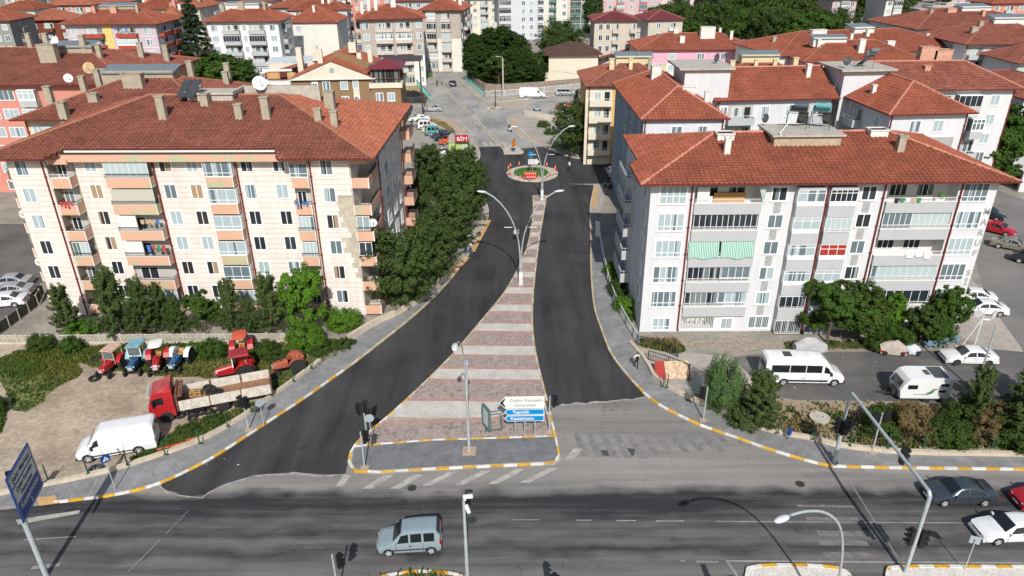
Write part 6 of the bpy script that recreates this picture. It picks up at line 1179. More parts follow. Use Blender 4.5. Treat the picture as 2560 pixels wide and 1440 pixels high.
def tractor(label, loc, rz, body, fend=None, top=None, topm=None, big=.78, small=.36, rimm=None, seatm=None, hoodm=None, sc_=1.0):
    root = thing('tractor', label, 'tractor', loc, rz, 'tractors parked on the yard'); fend = fend or body; rimm = rimm or RIMD
    m = MB(); m.loft([[(x, y, z) for y, z in ((-w_, .72), (w_, .72), (w_*1.02, h-.1), (w_*.72, h), (-w_*.72, h), (-w_*1.02, h-.1))] for x, w_, h in ((1.62, .20, 1.12), (1.55, .27, 1.22), (.9, .29, 1.33), (.18, .32, 1.42), (.12, .32, 1.42))]); m.build('hood', hoodm or body, root)
    m = MB(); m.b2((1.6, -.2, .78), (1.66, .2, 1.08)); m.build('grille', GALV, root)
    m = MB(); m.b2((-.75, -.24, .45), (1.45, .24, .75)); m.b2((.35, -.3, .55), (1.1, .3, .72)); m.tube([(-.75, -.72, .78), (-.75, .72, .78)], .11, 8); m.tube([(1.35, -.62, .42), (1.35, .62, .42)], .06, 6); m.build('chassis', BLACK, root)
    for s in (-1, 1):
        wheel_part(root, -.72, s*.78, big, .38, rimm); wheel_part(root, 1.32, s*.66, small, .20, rimm)
        m = MB(); a0 = [D(q) for q in range(20, 171, 15)]
        for a, b in zip(a0, a0[1:]):
            r = big+.10; p = lambda an, y: (-.72+r*math.cos(an), y, big+r*math.sin(an)); m.poly([p(a, s*.52), p(a, s*1.0), p(b, s*1.0), p(b, s*.52)]); m.poly([p(a, s*.52), p(b, s*.52), (-.72, s*.52, big)])
        m.build('fender', fend, root); m = MB(); m.ell((1.5, s*.30, 1.05), (.06, .08, .08), 0, 8, 5); m.build('headlight', HEADL, root)
    m = MB(); m.b2((-.85, -.24, 1.05), (-.38, .24, 1.16)); m.b2((-.92, -.24, 1.12), (-.82, .24, 1.5)); m.build('seat', seatm or M('tan_seat', (.5, .27, .08), .7), root)
    m = MB(); m.tube([(.15, 0, 1.35), (-.08, 0, 1.62)], .025, 6); m.tube([(-.1+.0*math.cos(a), .2*math.sin(a), 1.63+.2*math.cos(a)*.55) for a in [2*math.pi*i/14 for i in range(15)]], .018, 5, cap=False); m.build('steering_wheel', BLACK, root)
    m = MB(); m.tube([(.75, .12, 1.3), (.75, .12, 1.95)], .035, 6); m.build('exhaust_pipe', DARK, root)
    if top:
        m = MB(); hz = 2.35
        for x in (-1.05, .15 if top == 'cab' else -.1):
            for s in (-1, 1):
                if top == 'cab' or x < -.5: m.tube([(x, s*.55, .9), (x, s*.55, hz)], .035, 5)
        m.build('canopy_posts', topm if top == 'cab' else BLACK, root)
        if top == 'cab':
            m = MB(); m.loft([[(x, y, z) for y, z in ((-.66, hz), (.66, hz), (.60, hz+.14), (-.60, hz+.14))] for x in (-1.2, .35)]); m.build('cab_roof', topm, root)
            m = MB(); m.poly([(.16, -.52, 1.45), (.16, .52, 1.45), (.16, .52, hz-.08), (.16, -.52, hz-.08)]); m.build('windshield', M('cab_glass', (.10, .12, .13), .1, n=None, spec=.6), root)
            m = MB(); m.b2((.13, -.58, 1.38), (.19, .58, 1.46)); m.b2((.13, -.6, hz-.1), (.19, .6, hz)); m.b2((.13, -.6, 1.4), (.19, -.53, hz)); m.b2((.13, .53, 1.4), (.19, .6, hz)); m.build('windshield_frame', WHITE if topm != CRM2 else topm, root)
        else:
            m = MB(); n = 22; sq = lambda a, p: math.copysign(abs(a)**p, a)
            m.loft([[(-.45+.82*k*sq(math.cos(2*math.pi*i/n), .6), .62*k*sq(math.sin(2*math.pi*i/n), .6), z) for i in range(n)] for k, z in ((.94, 2.28), (1, 2.33), (.97, 2.42), (.6, 2.50), (.15, 2.52))]); m.build('canopy', topm, root, 40)
    root.scale = (sc_*.92,)*3; return root
CRM2 = M('faded_pink_metal', (.50, .32, .26), .7, n=(3, .2)); TRED = paint('tractor_red', (.36, .015, .018), .35); TBLU = paint('tractor_blue', (.02, .085, .19), .35); TLB = M('faded_light_blue', (.17, .33, .38), .6, n=(2.5, .3)); TOR = M('faded_orange_red', (.50, .085, .04), .6, n=(2, .12))
tractor('old red tractor with pale open cab frame, leftmost of the tractor row', (-36.4, 55.0, 0), D(-100), TRED, top='cab', topm=CRM2, sc_=1.0)
tractor('blue tractor with faded light blue cab, second in the tractor row', (-34.25, 55.4, 0), D(-86), TBLU, top='cab', topm=TLB, sc_=1.08, fend=TLB)
tractor('red tractor with rounded white canopy in the tractor row', (-32.35, 55.4, 0), D(-74), TRED, top='can', topm=M('white_canopy', (.66, .64, .60), .6, n=(2, .08)), sc_=1.08)
tractor('blue tractor with white fenders and tan seat, no canopy', (-30.6, 55.7, 0), D(-92), TBLU, fend=PW, rimm=M('white_rim', (.62, .62, .62), .5, n=None), sc_=1.05)
tractor('red tractor with orange-red canopy furthest back on the grass', (-25.1, 56.6, 0), D(-75), TRED, top='can', topm=TOR, sc_=1.15)
tractor('red tractor with dark red canopy just behind the truck bed', (-24.6, 53.6, 0), D(-158), TRED, top='cab', topm=M('dark_red_canopy', (.26, .015, .025), .4), sc_=1.15)
tractor('rusty orange old tractor at the right of the truck by the fence', (-20.2, 54.7, 0), D(204), M('rusty_orange', (.33, .085, .05), .8, n=(4, .35)), rimm=RIMD, sc_=1.0)
# ---- truck
TR = thing('truck', 'red cab lorry with long white-sided open bed on the yard', 'truck', (-24.86, 49.55, .02), D(199.6))
m = MB(); m.loft([[(x, y, z) for y, z in ((-1.18*k, .55), (1.18*k, .55), (1.2*k, 1.7), (1.12*k, h), (-1.12*k, h), (-1.2*k, 1.7))] for x, k, h in ((5.15, .9, 1.75), (5.1, .98, 1.9), (4.75, 1, 3.0), (4.5, 1, 3.1), (3.15, 1, 3.15))]); m.build('cab', TRED, TR)
m = MB(); m.loft([[(x, y, z) for y, z in ((-1.0, 3.08), (1.0, 3.08), (.9, h), (-.9, h))] for x, h in ((4.5, 3.14), (3.9, 3.35), (3.2, 3.7))]); m.build('roof_spoiler', TRED, TR)
m = MB(); m.poly([(5.13, -1.0, 1.95), (5.13, 1.0, 1.95), (4.83, 1.0, 2.85), (4.83, -1.0, 2.85)]); m.build('windshield', CGLASS, TR); m = MB(); m.b2((4.9, -1.0, 2.85), (5.1, 1.0, 3.0)); m.build('sun_visor', M('pale_visor', (.4, .38, .36), .5), TR)
for s in (1, -1):
    m = MB(); m.poly([(4.7, s*1.195, 1.95), (3.9, s*1.195, 1.95), (3.9, s*1.17, 2.65), (4.55, s*1.17, 2.65)]); m.build('side_window', CGLASS, TR); m = MB(); m.b2((4.6, s*1.2, 1.9), (4.75, s*1.45, 2.6)); m.build('mirror', BLACK, TR); m = MB(); m.b2((5.1, s*.7, .7), (5.2, s*1.1, .95)); m.build('headlight', HEADL, TR)
    for x in (3.9, -.5, -1.85): wheel_part(TR, x, s*1.10, .54, .34, RIM if x > 3 else RIMD, False)
m = MB(); m.b2((-4.4, -.45, .65), (4.6, .45, .95)); m.b2((1.0, .5, .45), (2.3, 1.05, .9)); m.b2((1.0, -1.05, .45), (2.3, -.5, .9)); m.build('chassis', BLACK, TR)
RUST = M('rusty_brown_steel', (.15, .07, .045), .9, n=(2.5, .4)); TWH = M('chipped_white_boards', (.52, .48, .42), .75, n=(2.5, .22), n2=(12, .2)); WOODF = M('plank_floor', (.25, .14, .075), .9, n=(3, .35))
m = MB(); m.b2((-4.5, -1.25, .98), (2.85, 1.25, 1.12)); m.build('bed_floor', WOODF, TR)
m = MB(); m.b2((2.85, -1.28, .98), (3.0, 1.28, 2.75)); m.b2((2.45, -1.25, 2.5), (2.9, 1.25, 2.6)); m.build('headboard', RUST, TR); m = MB(); m.b2((-4.62, -1.27, .98), (-4.5, 1.27, 1.95)); m.build('tailboard', RUST, TR)
for s in (1, -1):
    for x0_, x1_ in ((-4.5, -2.15), (-2.05, .35), (.45, 2.8)): m = MB(); m.b2((x0_, s*1.27-.03, 1.0), (x1_, s*1.27+.03, 2.0)); m.b2((x0_, s*1.27-.05, 1.94), (x1_, s*1.27+.05, 2.02)); [m.b2((x-.03, s*1.3-.03, 1.0), (x+.03, s*1.3+.04, 2.0)) for x in np.linspace(x0_+.3, x1_-.3, 4)]; m.build('side_board', TWH, TR)
    m = MB(); [m.b2((x-.07, s*1.22-.04, 1.0), (x+.07, s*1.22+.04, 2.05)) for x in (-2.1, .4)]; o = m.build('stakes', RUST, TR); o['kind'] = 'stuff'
m = MB()
for k in range(9): x = 2.87-.0*k; m.b2((3.03, 1.18, 1.0+k*.2), (3.1, 1.3, 1.05+k*.2))
m.b2((3.0, 1.15, .9), (3.05, 1.2, 2.9)); m.build('ladder', BLACK, TR); TR.scale = (.97, .97, .88)
def tyre(label, loc, r=.42, mat=None, lay=True, group='loose tyres lying by the truck', rz=0):
    t = MB(); n = 18; t.loft([[(r*c_*math.cos(2*math.pi*i/n), r*c_*math.sin(2*math.pi*i/n), z) for i in range(n)] for c_, z in ((.58, .02), (.9, 0), (1, .06), (1, .18), (.9, .24), (.58, .22), (.58, .02))], cap=False); o = t.build('tyre', mat or TYRE, None, 40); o.location = loc; tag(o, label, 'tyre', group)
    if not lay: o.rotation_euler = (math.pi/2.3, 0, rz)
    return o
for i, (px, py) in enumerate(((452, 1042), (481, 1037), (503, 1034), (521, 1032), (545, 1034), (482, 1049), (560, 1020))): tyre('worn tyre lying beside the truck bed, '+['nearest the cab', 'second from the cab', 'third from the cab', 'middle one', 'fifth from the cab', 'lowest one, apart in the weeds', 'furthest from the cab'][i], CG(px, py, .02), .40)
tyre('single tyre lying on the dirt left of the red tractor', CG(237, 949, .02), .5, group=None); tyre('tyre half hidden in the grass above the dirt track', CG(242, 900, .02), .5, group=None)
tyre('half-buried tyre by the low wall under the small blue sign', CG(240, 1177, .02), .55, group=None, mat=M('painted_tyre', (.04, .05, .06), .8))
for k, (x, y) in enumerate(((.1, .1), (-.3, -.2), (-.7, .3))): o = tyre('black tyre piled on the truck bed, '+['bottom', 'left', 'top'][k], Vector(TR.location)+Vector((x, y, 1.15+.12*k)), .42, group='tyres piled on the truck bed')
cr = thing('wooden_crate', 'wooden pallet crate standing on the truck bed near the cab', 'crate', Vector(TR.location)+Vector((-1.6, -.1, 1.13)), D(12)); m = MB(); [m.box((0, y, z), (.9, .08, .06)) for y in (-.3, 0, .3) for z in (.05, .35)]; [m.box((x, 0, .2), (.06, .65, .4)) for x in (-.4, 0, .4)]; m.build('slats', M('pine_wood', (.45, .27, .12), .8, n=(3, .2)), cr)
for lab, px, py in (('red plastic panel leaning in the grass by the low wall', 415, 1127), ('red plastic panel half hidden by the fence post', 450, 1118), ('small red plastic panel furthest up the verge', 487, 1104)):
    m = MB(); m.box((0, 0, .2), (1.1, .12, .42), 0, 0, R=Matrix.Rotation(.5, 3, 'X')); m.box((0, -.05, .38), (.9, .1, .05)); o = m.build('plastic_panel', TOR); o.location = CG(px, py); o.rotation_euler = (0, 0, D(25)); tag(o, lab, 'plastic panel')
# ---- caravan
CV = thing('caravan', 'small white touring caravan with green swoosh and roof solar panel', 'caravan', CG(2292, 990), D(-2))
pr = [(-1.95, .45), (2.0, .45), (2.05, 2.1), (1.95, 2.35), (-1.0, 2.38), (-1.5, 2.25), (-1.85, 1.8), (-2.1, 1.2)]
m = MB(); m.loft([[(x, s*1.0, z) for x, z in pr] for s in (-1, 1)]); m.build('body', PW, CV, 25)
m = MB(); m.poly([(-1.83, -.75, 1.9), (-2.12, -.75, 1.25), (-2.12, .75, 1.25), (-1.83, .75, 1.9)][::-1]); o = m.build('front_window', CGLASS, CV); o.location = (-.03, 0, .02)
for x0_, x1_, z0, z1 in ((-1.55, -.75, 1.35, 1.75), (1.1, 1.75, 1.65, 1.9), (1.0, 1.6, 1.05, 1.3)): m = MB(); m.b2((x0_, -1.015, z0), (x1_, -1.0, z1)); m.build('side_window', CGLASS, CV)
for y in (-.42, .42): m = MB(); m.b2((.55, y-.4, 2.39), (1.7, y+.4, 2.43)); m.build('solar_panel', M('solar_cell', (.025, .03, .035), .2, n=None, spec=.6), CV)
m = MB(); m.b2((.0, -.35, 2.385), (.4, .35, 2.42)); m.build('roof_window', CGLASS, CV)
m = MB(); m.poly([(-1.0, -1.016, .82), (.2, -1.016, .82), (.55, -1.016, .95), (.75, -1.016, 1.3), (1.0, -1.016, 1.45), (.55, -1.016, 1.4), (.25, -1.016, 1.1), (.0, -1.016, .88), (-1.0, -1.016, .86)]); m.build('green_swoosh', M('green_decal', (.02, .22, .13), .4, n=None), CV)
m = MB(); m.poly([(.1, -1.017, 1.0), (.5, -1.017, 1.2), (1.3, -1.017, 1.42), (1.3, -1.017, 1.45), (.5, -1.017, 1.28)]); m.build('orange_swoosh', M('orange_decal', (.5, .15, .04), .4, n=None), CV)
m = MB(); m.b2((-1.9, -1.01, .42), (2.0, -.98, .5)); m.b2((-1.9, -.8, .3), (1.9, .8, .45)); m.build('chassis', GALV, CV)
m = MB(); m.tube([(-1.9, -.5, .5), (-3.1, 0, .45)], .04, 6); m.tube([(-1.9, .5, .5), (-3.1, 0, .45)], .04, 6); m.tube([(-3.1, 0, .45), (-3.4, 0, .48)], .05, 6); m.tube([(-2.7, 0, 0), (-2.7, 0, .6)], .04, 6); m.box((-2.2, 0, .7), (.5, .9, .5)); m.build('drawbar', DARK, CV)
for s in (-1, 1): wheel_part(CV, .25, s*.88, .3, .18, RIM, False)
# ---- two-wheelers and covered cart
def scooter(label, loc, rz, pm, rider=False, group=None):
    root = thing('scooter', label, 'scooter', loc, rz, group)
    for x in (.62, -.58):
        t = MB(); n = 18; r = .29; t.loft([[(r*c_*math.cos(2*math.pi*i/n), y, r*c_*math.sin(2*math.pi*i/n)) for i in range(n)] for c_, y in ((.6, -.05), (1, -.05), (1, .05), (.6, .05))]); o = t.build('wheel', TYRE, root); o.location = (x, 0, r)
    m = MB(); m.loft([[(x, y, z) for y, z in ((-w_, a), (w_, a), (w_, b), (-w_, b))] for x, w_, a, b in ((-.8, .08, .55, .75), (-.4, .17, .35, .78), (.05, .16, .25, .72), (.2, .15, .2, .35), (.35, .18, .22, .55), (.5, .2, .4, .98), (.6, .1, .6, 1.0))]); m.build('body', pm, root, 40)
    m = MB(); m.loft([[(x, y, z) for y, z in ((-w_, .76), (w_, .76), (w_*.8, h), (-w_*.8, h))] for x, w_, h in ((-.75, .1, .82), (-.4, .16, .88), (.05, .14, .84))]); m.build('seat', BLACK, root)
    m = MB(); m.tube([(.55, -.32, 1.05), (.5, 0, 1.0), (.55, .32, 1.05)], .022, 6); m.tube([(.5, 0, 1.0), (.62, 0, .3)], .035, 6); m.build('handlebar', BLACK, root); m = MB(); m.ell((.66, 0, .88), (.07, .1, .1), 0, 8, 6); m.build('headlight', HEADL, root); return root
scooter('white scooter being ridden down the far street', CG(1274, 329), D(-62), PW); scooter('pale blue parked scooter above the retaining wall', CG(1343, 277), D(180), paint('pale_blue', (.3, .42, .46)))
scooter('black motorbike in the shade beside the right pavement', CG(1524, 470), D(-95), PBLK); scooter('green motor scooter parked next to the black motorbike', CG(1512, 468), D(-95), paint('green', (.03, .15, .06))); 
vehicle('parked_car', 'white car parked in the shaded side street by the bluish wall', 'car', CG(1530, 437), D(95), 'hatch', PW)
def tarp(label, loc, rz, L, W, h, mat, cat='covered cart', under=None, seed=1):
    root = thing('covered_vehicle', label, cat, loc, rz); r = random.Random(seed); m = MB(); n = 9; k = 7; P_ = []
    for i in range(n):
        x = -L/2+L*i/(n-1); e = math.sin(math.pi*(i+.6)/(n+.2)); row = []
        for q in range(k): a = math.pi*q/(k-1); row.append((x+r.uniform(-.06, .06), math.cos(a)*W/2*(.75+.25*e)+r.uniform(-.05, .05), .18+math.sin(a)*h*(.45+.55*e*r.uniform(.8, 1.1))))
        P_.append(row)
    m.loft(P_, close=False, cap=True); m.build('cover', mat, root, 50)
    if under:
        for x in (-L*.32, L*.32): wheel_part(root, x, -W*.42, .24, .14, RIM, False)
        m = MB(); m.b2((-L*.5, -W*.4, .25), (L*.5, W*.4, .5)); m.build('frame', under, root)
    return root
tarp('car under a grey tarpaulin behind the minibus', CG(2022, 878), D(0), 2.9, 1.3, 1.3, M('grey_tarp', (.33, .33, .33), .6, n=(2, .2)), 'covered motorbike')
tarp('red cart under a beige cloth by the kerb', CG(2228, 884), D(-10), 2.3, 1.1, 1.35, M('beige_cloth', (.36, .31, .26), .85, n=(2, .15)), under=TRED, seed=4)
tarp('three-wheeled cart with white front under a grey sheet', CG(2275, 884), D(-8), 1.6, .9, .9, M('pale_grey_sheet', (.42, .45, .48), .7, n=(2, .2)), under=PBLK, seed=7)
sf = thing('sofa', 'old blue sofa dumped on the pavement under the bushes', 'sofa', CG(2362, 860), D(200)); SB = M('blue_grey_upholstery', (.13, .22, .30), .9, n=(4, .15))
for nm, a, c in (('seat', (-1, -.45, .15), (1, .35, .48)), ('backrest', (-1, .3, .3), (1, .5, 1.0)), ('armrest', (-1.2, -.45, .1), (-.98, .5, .7)), ('armrest', (.98, -.45, .1), (1.2, .5, .7))): m = MB(); m.b2(a, c); o = m.build(nm, SB, sf); bv = o.modifiers.new('b', 'BEVEL'); bv.width = .07; bv.segments = 3
ac = thing('armchair', 'blue armchair dumped left of the blue sofa', 'armchair', CG(2318, 866), D(185))
for nm, a, c in (('seat', (-.4, -.4, .15), (.4, .35, .48)), ('backrest', (-.4, .3, .3), (.4, .5, .9)), ('armrest', (-.58, -.4, .1), (-.38, .5, .65)), ('armrest', (.38, -.4, .1), (.58, .5, .65))): m = MB(); m.b2(a, c); o = m.build(nm, SB, ac); bv = o.modifiers.new('b', 'BEVEL'); bv.width = .07; bv.segments = 3
m = MB(); m.ell((0, 0, .3), (.75, .55, .35), 0, 14, 8); o = m.build('blue_bag', M('bright_blue_cloth', (.02, .12, .36), .7, n=(3, .2)), None, 60); o.location = CG(2338, 855); tag(o, 'bright blue bundle between the dumped armchair and sofa', 'bag')
# ---------------------------------------------------------------- street furniture
def pole(m, h, r0=.1, r1=.06, mi=0, x=0, y=0, z=0): m.tube([(x, y, z), (x, y, z+h)], [r0, r1], 10, mi)
LAMPH = M('lamp_housing', (.55, .56, .57), .4, n=None)
def lamp_head(root, p, dirx, mat=LAMPH, s=1.0):
    m = MB(); R_ = Matrix.Rotation(-dirx*.12, 3, 'Y'); m.ell(p, (.55*s, .2*s, .12*s), 0, 12, 6, R=R_); m.build('lamp_head', mat, root, 60)
def arc(h0, top, out, n=9, bend=2.2): return [(out*(t**bend), 0, h0+(top-h0)*(1-(1-t)**1.25)) for t in [i/n for i in range(n+1)]]
def double_lamp(label, loc, h=11.0, out=3.6, group='double street lamps on the median'):
    root = thing('street_lamp', label, 'street lamp', loc, 0, group)
    m = MB(); m.box((0, 0, .8), (.42, .3, 1.6)); m.build('base', M('pale_lamp_base', (.55, .57, .57), .5), root)
    for s in (-1, 1):
        m = MB(); pts = [(s*.08, 0, 1.2)] + [(s*(.08+p[0]), 0, p[2]) for p in arc(3.0, h-.1, out)]; m.tube(pts, [.09]*3+[.075]*(len(pts)-3), 8); m.build('arm', M('pale_lamp_steel', (.42, .45, .46), .4, .3), root, 60)
        lamp_head(root, (s*(out+.5), 0, h), s); m = MB(); m.tube([(s*.9, 0, h*.63), (s*1.75, 0, h*.63)], .035, 6); m.build('bracket', WHITE, root)
    return root
double_lamp('twin-arm street lamp on the striped median, nearer one', G(1302, 712, .12)); double_lamp('twin-arm street lamp at the tip of the median by the roundabout', G(1355, 500, .12))
# lamp with two arms along the view, on the apron
root = thing('street_lamp', 'tall grey street lamp rising from the dark apron of the median', 'street lamp', G(1173, 1128, .12))
m = MB(); m.tube([(0, 0, 0), (0, 0, 2.6)], .11, 10); m.tube([(0, 0, 2.6), (0, 0, 6.5)], .085, 10); m.tube([(0, 0, 6.4), (-.05, -.1, 8), (-.12, -.7, 9.6), (-.25, -1.8, 10.7), (-.35, -2.7, 11.05)], .06, 8); m.tube([(.05, 0, 5.2), (.08, .1, 7.6)], .06, 8); m.build('pole', GALV, root, 60)
m = MB(); m.ell((-.4, -3.1, 11.05), (.22, .52, .14), 0, 12, 6); m.build('lamp_head', LAMPH, root, 60); m = MB(); m.ell((.08, .3, 7.75), (.17, .4, .12), 0, 10, 6); m.build('lamp_head', GALV, root, 60); m = MB(); m.box((0, 0, .02), (1.0, 1.0, .06)); m.build('foundation', M('patched_mortar', (.38, .28, .2), .9, n=(4, .2)), root)
root = thing('street_lamp', 'curved street lamp reaching over the near road from the bottom edge', 'street lamp', (17.6, 27.6, 0)); a_ = AT(2085, 1400, 27.8); hd = G(1955, 1297, 10.4)
m = MB(); hx, hy = hd[0]-17.6, hd[1]-27.6; m.tube([(0, 0, 0), (0, 0, 4.0)], .09, 10); m.tube([*sm3([(0, 0, 4.0), (hx*.06, hy*.06, 6.2), (hx*.2, hy*.2, 8.2), (hx*.45, hy*.45, 9.6), (hx*.72, hy*.72, 10.25), (hx*.9, hy*.9, 10.4)])], .07, 8); m.build('pole', GALV, root, 60)
m = MB(); m.ell((hx, hy, 10.4), (.48, .2, .12), 0, 12, 6, R=Matrix.Rotation(math.atan2(hy, hx), 3, 'Z')); m.build('lamp_head', LAMPH, root, 60)
root = thing('street_lamp', 'grey lamp post with short arm on the side lane by the white saloon', 'street lamp', G(2437, 978)); m = MB(); m.tube([(0, 0, 0), (0, 0, 6.3)], [.1, .06], 8); m.tube([(0, 0, 6.3), (-.35, 0, 6.8), (-.7, 0, 7.0)], .045, 6); m.build('pole', GALV, root, 60); lamp_head(root, (-1.0, 0, 7.0), -1, s=.7)
def sig_head(root, p, rz=0, mat=BLACK, s=1.0, n=3):
    R_ = Matrix.Rotation(rz, 3, 'Z'); m = MB(); P3 = Vector(p); m.box(P3, (.34*s, .22*s, 1.0*s), 0, 0, R=R_)
    for k in range(n):
        z = (.33-.33*k)*s; c = P3 + R_ @ Vector((0, -.2*s, z+.06)); m.box(c+R_ @ Vector((0, 0, .06*s)), (.26*s, .22*s, .03), 0, 0, R=R_)
        for q in (-.12, .12): m.box(c+R_ @ Vector((q*s, 0, 0)), (.025, .2*s, .14*s), 0, 0, R=R_)
    return m.build('signal_head', mat, root)
def signal(label, loc, h=3.3, heads=((.0, 0, 0),), foot=True, group=None, side=.28):
    root = thing('traffic_light', label, 'traffic light', loc, 0, group); m = MB(); m.tube([(0, 0, 0), (0, 0, h)], .055, 8); m.build('pole', GALV, root)
    if foot: m = MB(); m.tube([(0, 0, 0), (0, 0, .06)], .32, 14); m.build('foot', M('patched_mortar'), root)
    for dx, dz, rz in heads: sig_head(root, (dx, 0, h-.45+dz), rz)
    return root
signal('traffic light at the rounded front-left corner of the median', G(912, 1170, .12), 3.3, ((.28, 0, D(80)),))
signal('taller traffic light just behind the front-left corner one on the median', G(918, 1098, .12), 3.4, ((-.3, -.1, D(-100)), (.15, .1, D(170))), False)
signal('traffic light on the right edge of the median beside the white arrow sign', G(1373, 1080, .12), 3.4, ((.3, -.0, D(90)),))
signal('traffic light on the left pavement beside the octagonal sign', G(622, 1075, .13), 3.2, ((.2, -.1, D(60)), (-.15, 0, D(-60))))
signal('traffic light beside the willow on the right pavement', G(1758, 1050, .13), 3.2, ((-.3, -.1, D(-80)),))
signal('traffic light with raised arm at the bottom edge left of the silver van', (-10.5, 30.0, 0), 3.3, ((.38, 0, D(70)),), False)
signal('pedestrian signal at the bottom of the picture in the small planter', (12.0, 28.3, 0), 3.0, ((0, .1, D(0)),), False); signal('signal top just showing at the bottom edge right of the planter', (2.1, 28.6, 0), 3.1, ((.1, 0, D(60)),), False)
signal('traffic light behind the gantry beam on the right pavement', G(2180, 1130, .13), 3.6, ((.35, .1, D(80)),))
gr_ = thing('signal_gantry', 'grey pipe gantry spanning the near road with traffic lights', 'signal gantry', (23.7, 41.4, .1)); dx, dy = .15, -10.2; hb = 6.3
m = MB(); m.tube([(0, 0, 0), (0, 0, 3.2)], .14, 12); m.tube([(0, 0, 3.2), (0, 0, hb-.25), (dx*.03, dy*.03, hb)], .11, 12); m.tube([(dx*.03, dy*.03, hb), (dx*.98, dy*.98, hb)], .11, 12); m.tube([(dx, dy, hb-.2), (dx, dy, 0)], .12, 12); m.tube([(dx*.98, dy*.98, hb), (dx, dy, hb-.22)], .12, 12); m.build('pipe_frame', GALV, gr_, 40)
for p, rz in (((-.05, -.3, 3.4), 0), ((-.35, 0, 3.4), -90), ((.3, 0, 3.3), 80), ((.35, dy*.28, hb-.3), 80), ((.45, dy*.64, hb-.3), 80), ((dx+.35, dy, 2.8), 80), ((dx-.35, dy, 3.0), -90)): sig_head(gr_, p, D(rz), s=1.15)
# large blue sign on the left gantry
sg = thing('direction_sign', 'large blue and white road sign on a pipe mast at the left edge', 'road sign', (-28.75, 32.6, 0), math.atan2(3.3, -.8)); SBL = M('sign_blue', (.012, .05, .24), .4, n=None); SWH = M('sign_white', (.62, .62, .6), .45, n=None); SBK = M('sign_black', (.02, .02, .03), .5, n=None)
m = MB(); m.b2((-1.7, -.04, 4.95), (1.7, .02, 8.2)); m.build('panel', SBL, sg); m = MB(); m.b2((-1.6, -.052, 5.05), (1.6, -.042, 5.08)); m.b2((-1.6, -.052, 8.07), (1.6, -.042, 8.1)); m.b2((-1.6, -.052, 5.05), (-1.57, -.042, 8.1)); m.b2((1.57, -.052, 5.05), (1.6, -.042, 8.1)); m.b2((-1.5, -.05, 7.35), (1.5, -.042, 8.0)); m.b2((-1.5, -.05, 6.25), (1.5, -.042, 7.22)); m.build('white_fields', SWH, sg)
rx = (math.pi/2, 0, 0)
for s_, sz, mt, x, z, sx in (('Şehir Merkezi', .50, SBK, 0, 7.66, .92), ('Çankırı Karatekin', .38, SBK, 0, 6.95, .9), ('Üniversitesi', .38, SBK, 0, 6.5, .95), ('Kastamonu', .56, SWH, 0, 5.85, 1.05)): text(s_, sz, mt, sg, (x, -.056, z), rx, .004, 'sign_text', sx=sx, bold=.008)
m = MB(); m.b2((-.03, -.055, 5.2), (.03, -.045, 5.5)); m.poly([(-.15, -.056, 5.33), (0, -.056, 5.15), (.15, -.056, 5.33), (.0, -.056, 5.24)]); m.build('arrow', SWH, sg)
m = MB(); m.tube([(-.9, .35, 0), (-.9, .35, 4.6)], .16, 12); m.tube([(-.9, .35, 4.6), (-.9, .3, 7.6)], .1, 10); m.tube([(-.9, .35, 4.4), (-.4, .3, 5.4), (.3, .15, 6.0), (.9, .1, 6.1)], .08, 8); m.tube([(-.9, .25, 7.2), (1.2, .12, 7.2)], .06, 8); m.build('mast', GALV, sg, 40); sig_head(sg, (1.5, .5, 8.7), D(90), s=.8) if 0 else None
signal('green-poled traffic light behind the large blue sign at the left edge', (-33.6, 37.0, 0), 3.6, ((.1, 0, D(30)),), False)
ds = thing('direction_sign', 'white and blue arrow direction sign on three posts at the front of the median', 'road sign', G(1312, 1090, .12), D(1)); 
m = MB()
for x in (-.75, 0, .8): m.tube([(x, .08, 0), (x, .08, 3.2)], .04, 8)
m.build('posts', GALV, ds); SKB = M('sign_sky_blue', (.0, .20, .48), .4, n=None)
def arrow(z0, z1, mat, bord, x1=1.5, x0=-1.5, nm='arrow_panel', mid=False):
    h = (z1-z0)/2; m = MB(); P_ = [(x0-h*.85, z0+h), (x0, z1), (x1, z1), (x1, z0), (x0, z0)]; m.poly([(x, 0, z) for x, z in P_][::-1]); m.poly([(x, .04, z) for x, z in P_])
    for i in range(5): a, b = P_[i], P_[(i+1) % 5]; m.poly([(a[0], 0, a[1]), (b[0], 0, b[1]), (b[0], .04, b[1]), (a[0], .04, a[1])])
    m.build(nm, bord, ds); k = .05; m = MB(); m.poly([(x, -.004, z) for x, z in [(x0-h*.85+k*1.6, z0+h), (x0+k*.5, z1-k), (x1-k, z1-k), (x1-k, z0+k), (x0+k*.5, z0+k)]][::-1]); m.build('panel_face', mat, ds)
arrow(2.62, 3.72, SWH, SWH); arrow(2.02, 2.56, SKB, SWH, x0=-1.35); arrow(1.42, 1.96, SKB, SWH, x0=-1.35)
m = MB(); m.poly([(-1.93, -.01, 3.17), (-1.50, -.01, 2.72), (-1.50, -.01, 2.86), (-1.66, -.01, 3.17), (-1.50, -.01, 3.48), (-1.50, -.01, 3.62)]); m.build('chevron', SBK, ds)
GTX = M('sign_grey_text', (.30, .30, .32), .5, n=None)
for s_, sz, mt, x, z in (('Çankırı Karatekin', .34, GTX, .12, 3.36), ('Üniversitesi', .34, GTX, .0, 2.92), ('Yapraklı', .38, SWH, -.3, 2.29), ('Kastamonu', .38, SWH, -.2, 1.69)): text(s_, sz, mt, ds, (x, -.012, z), rx, .003, 'sign_text', sx=1.05, bold=.008)
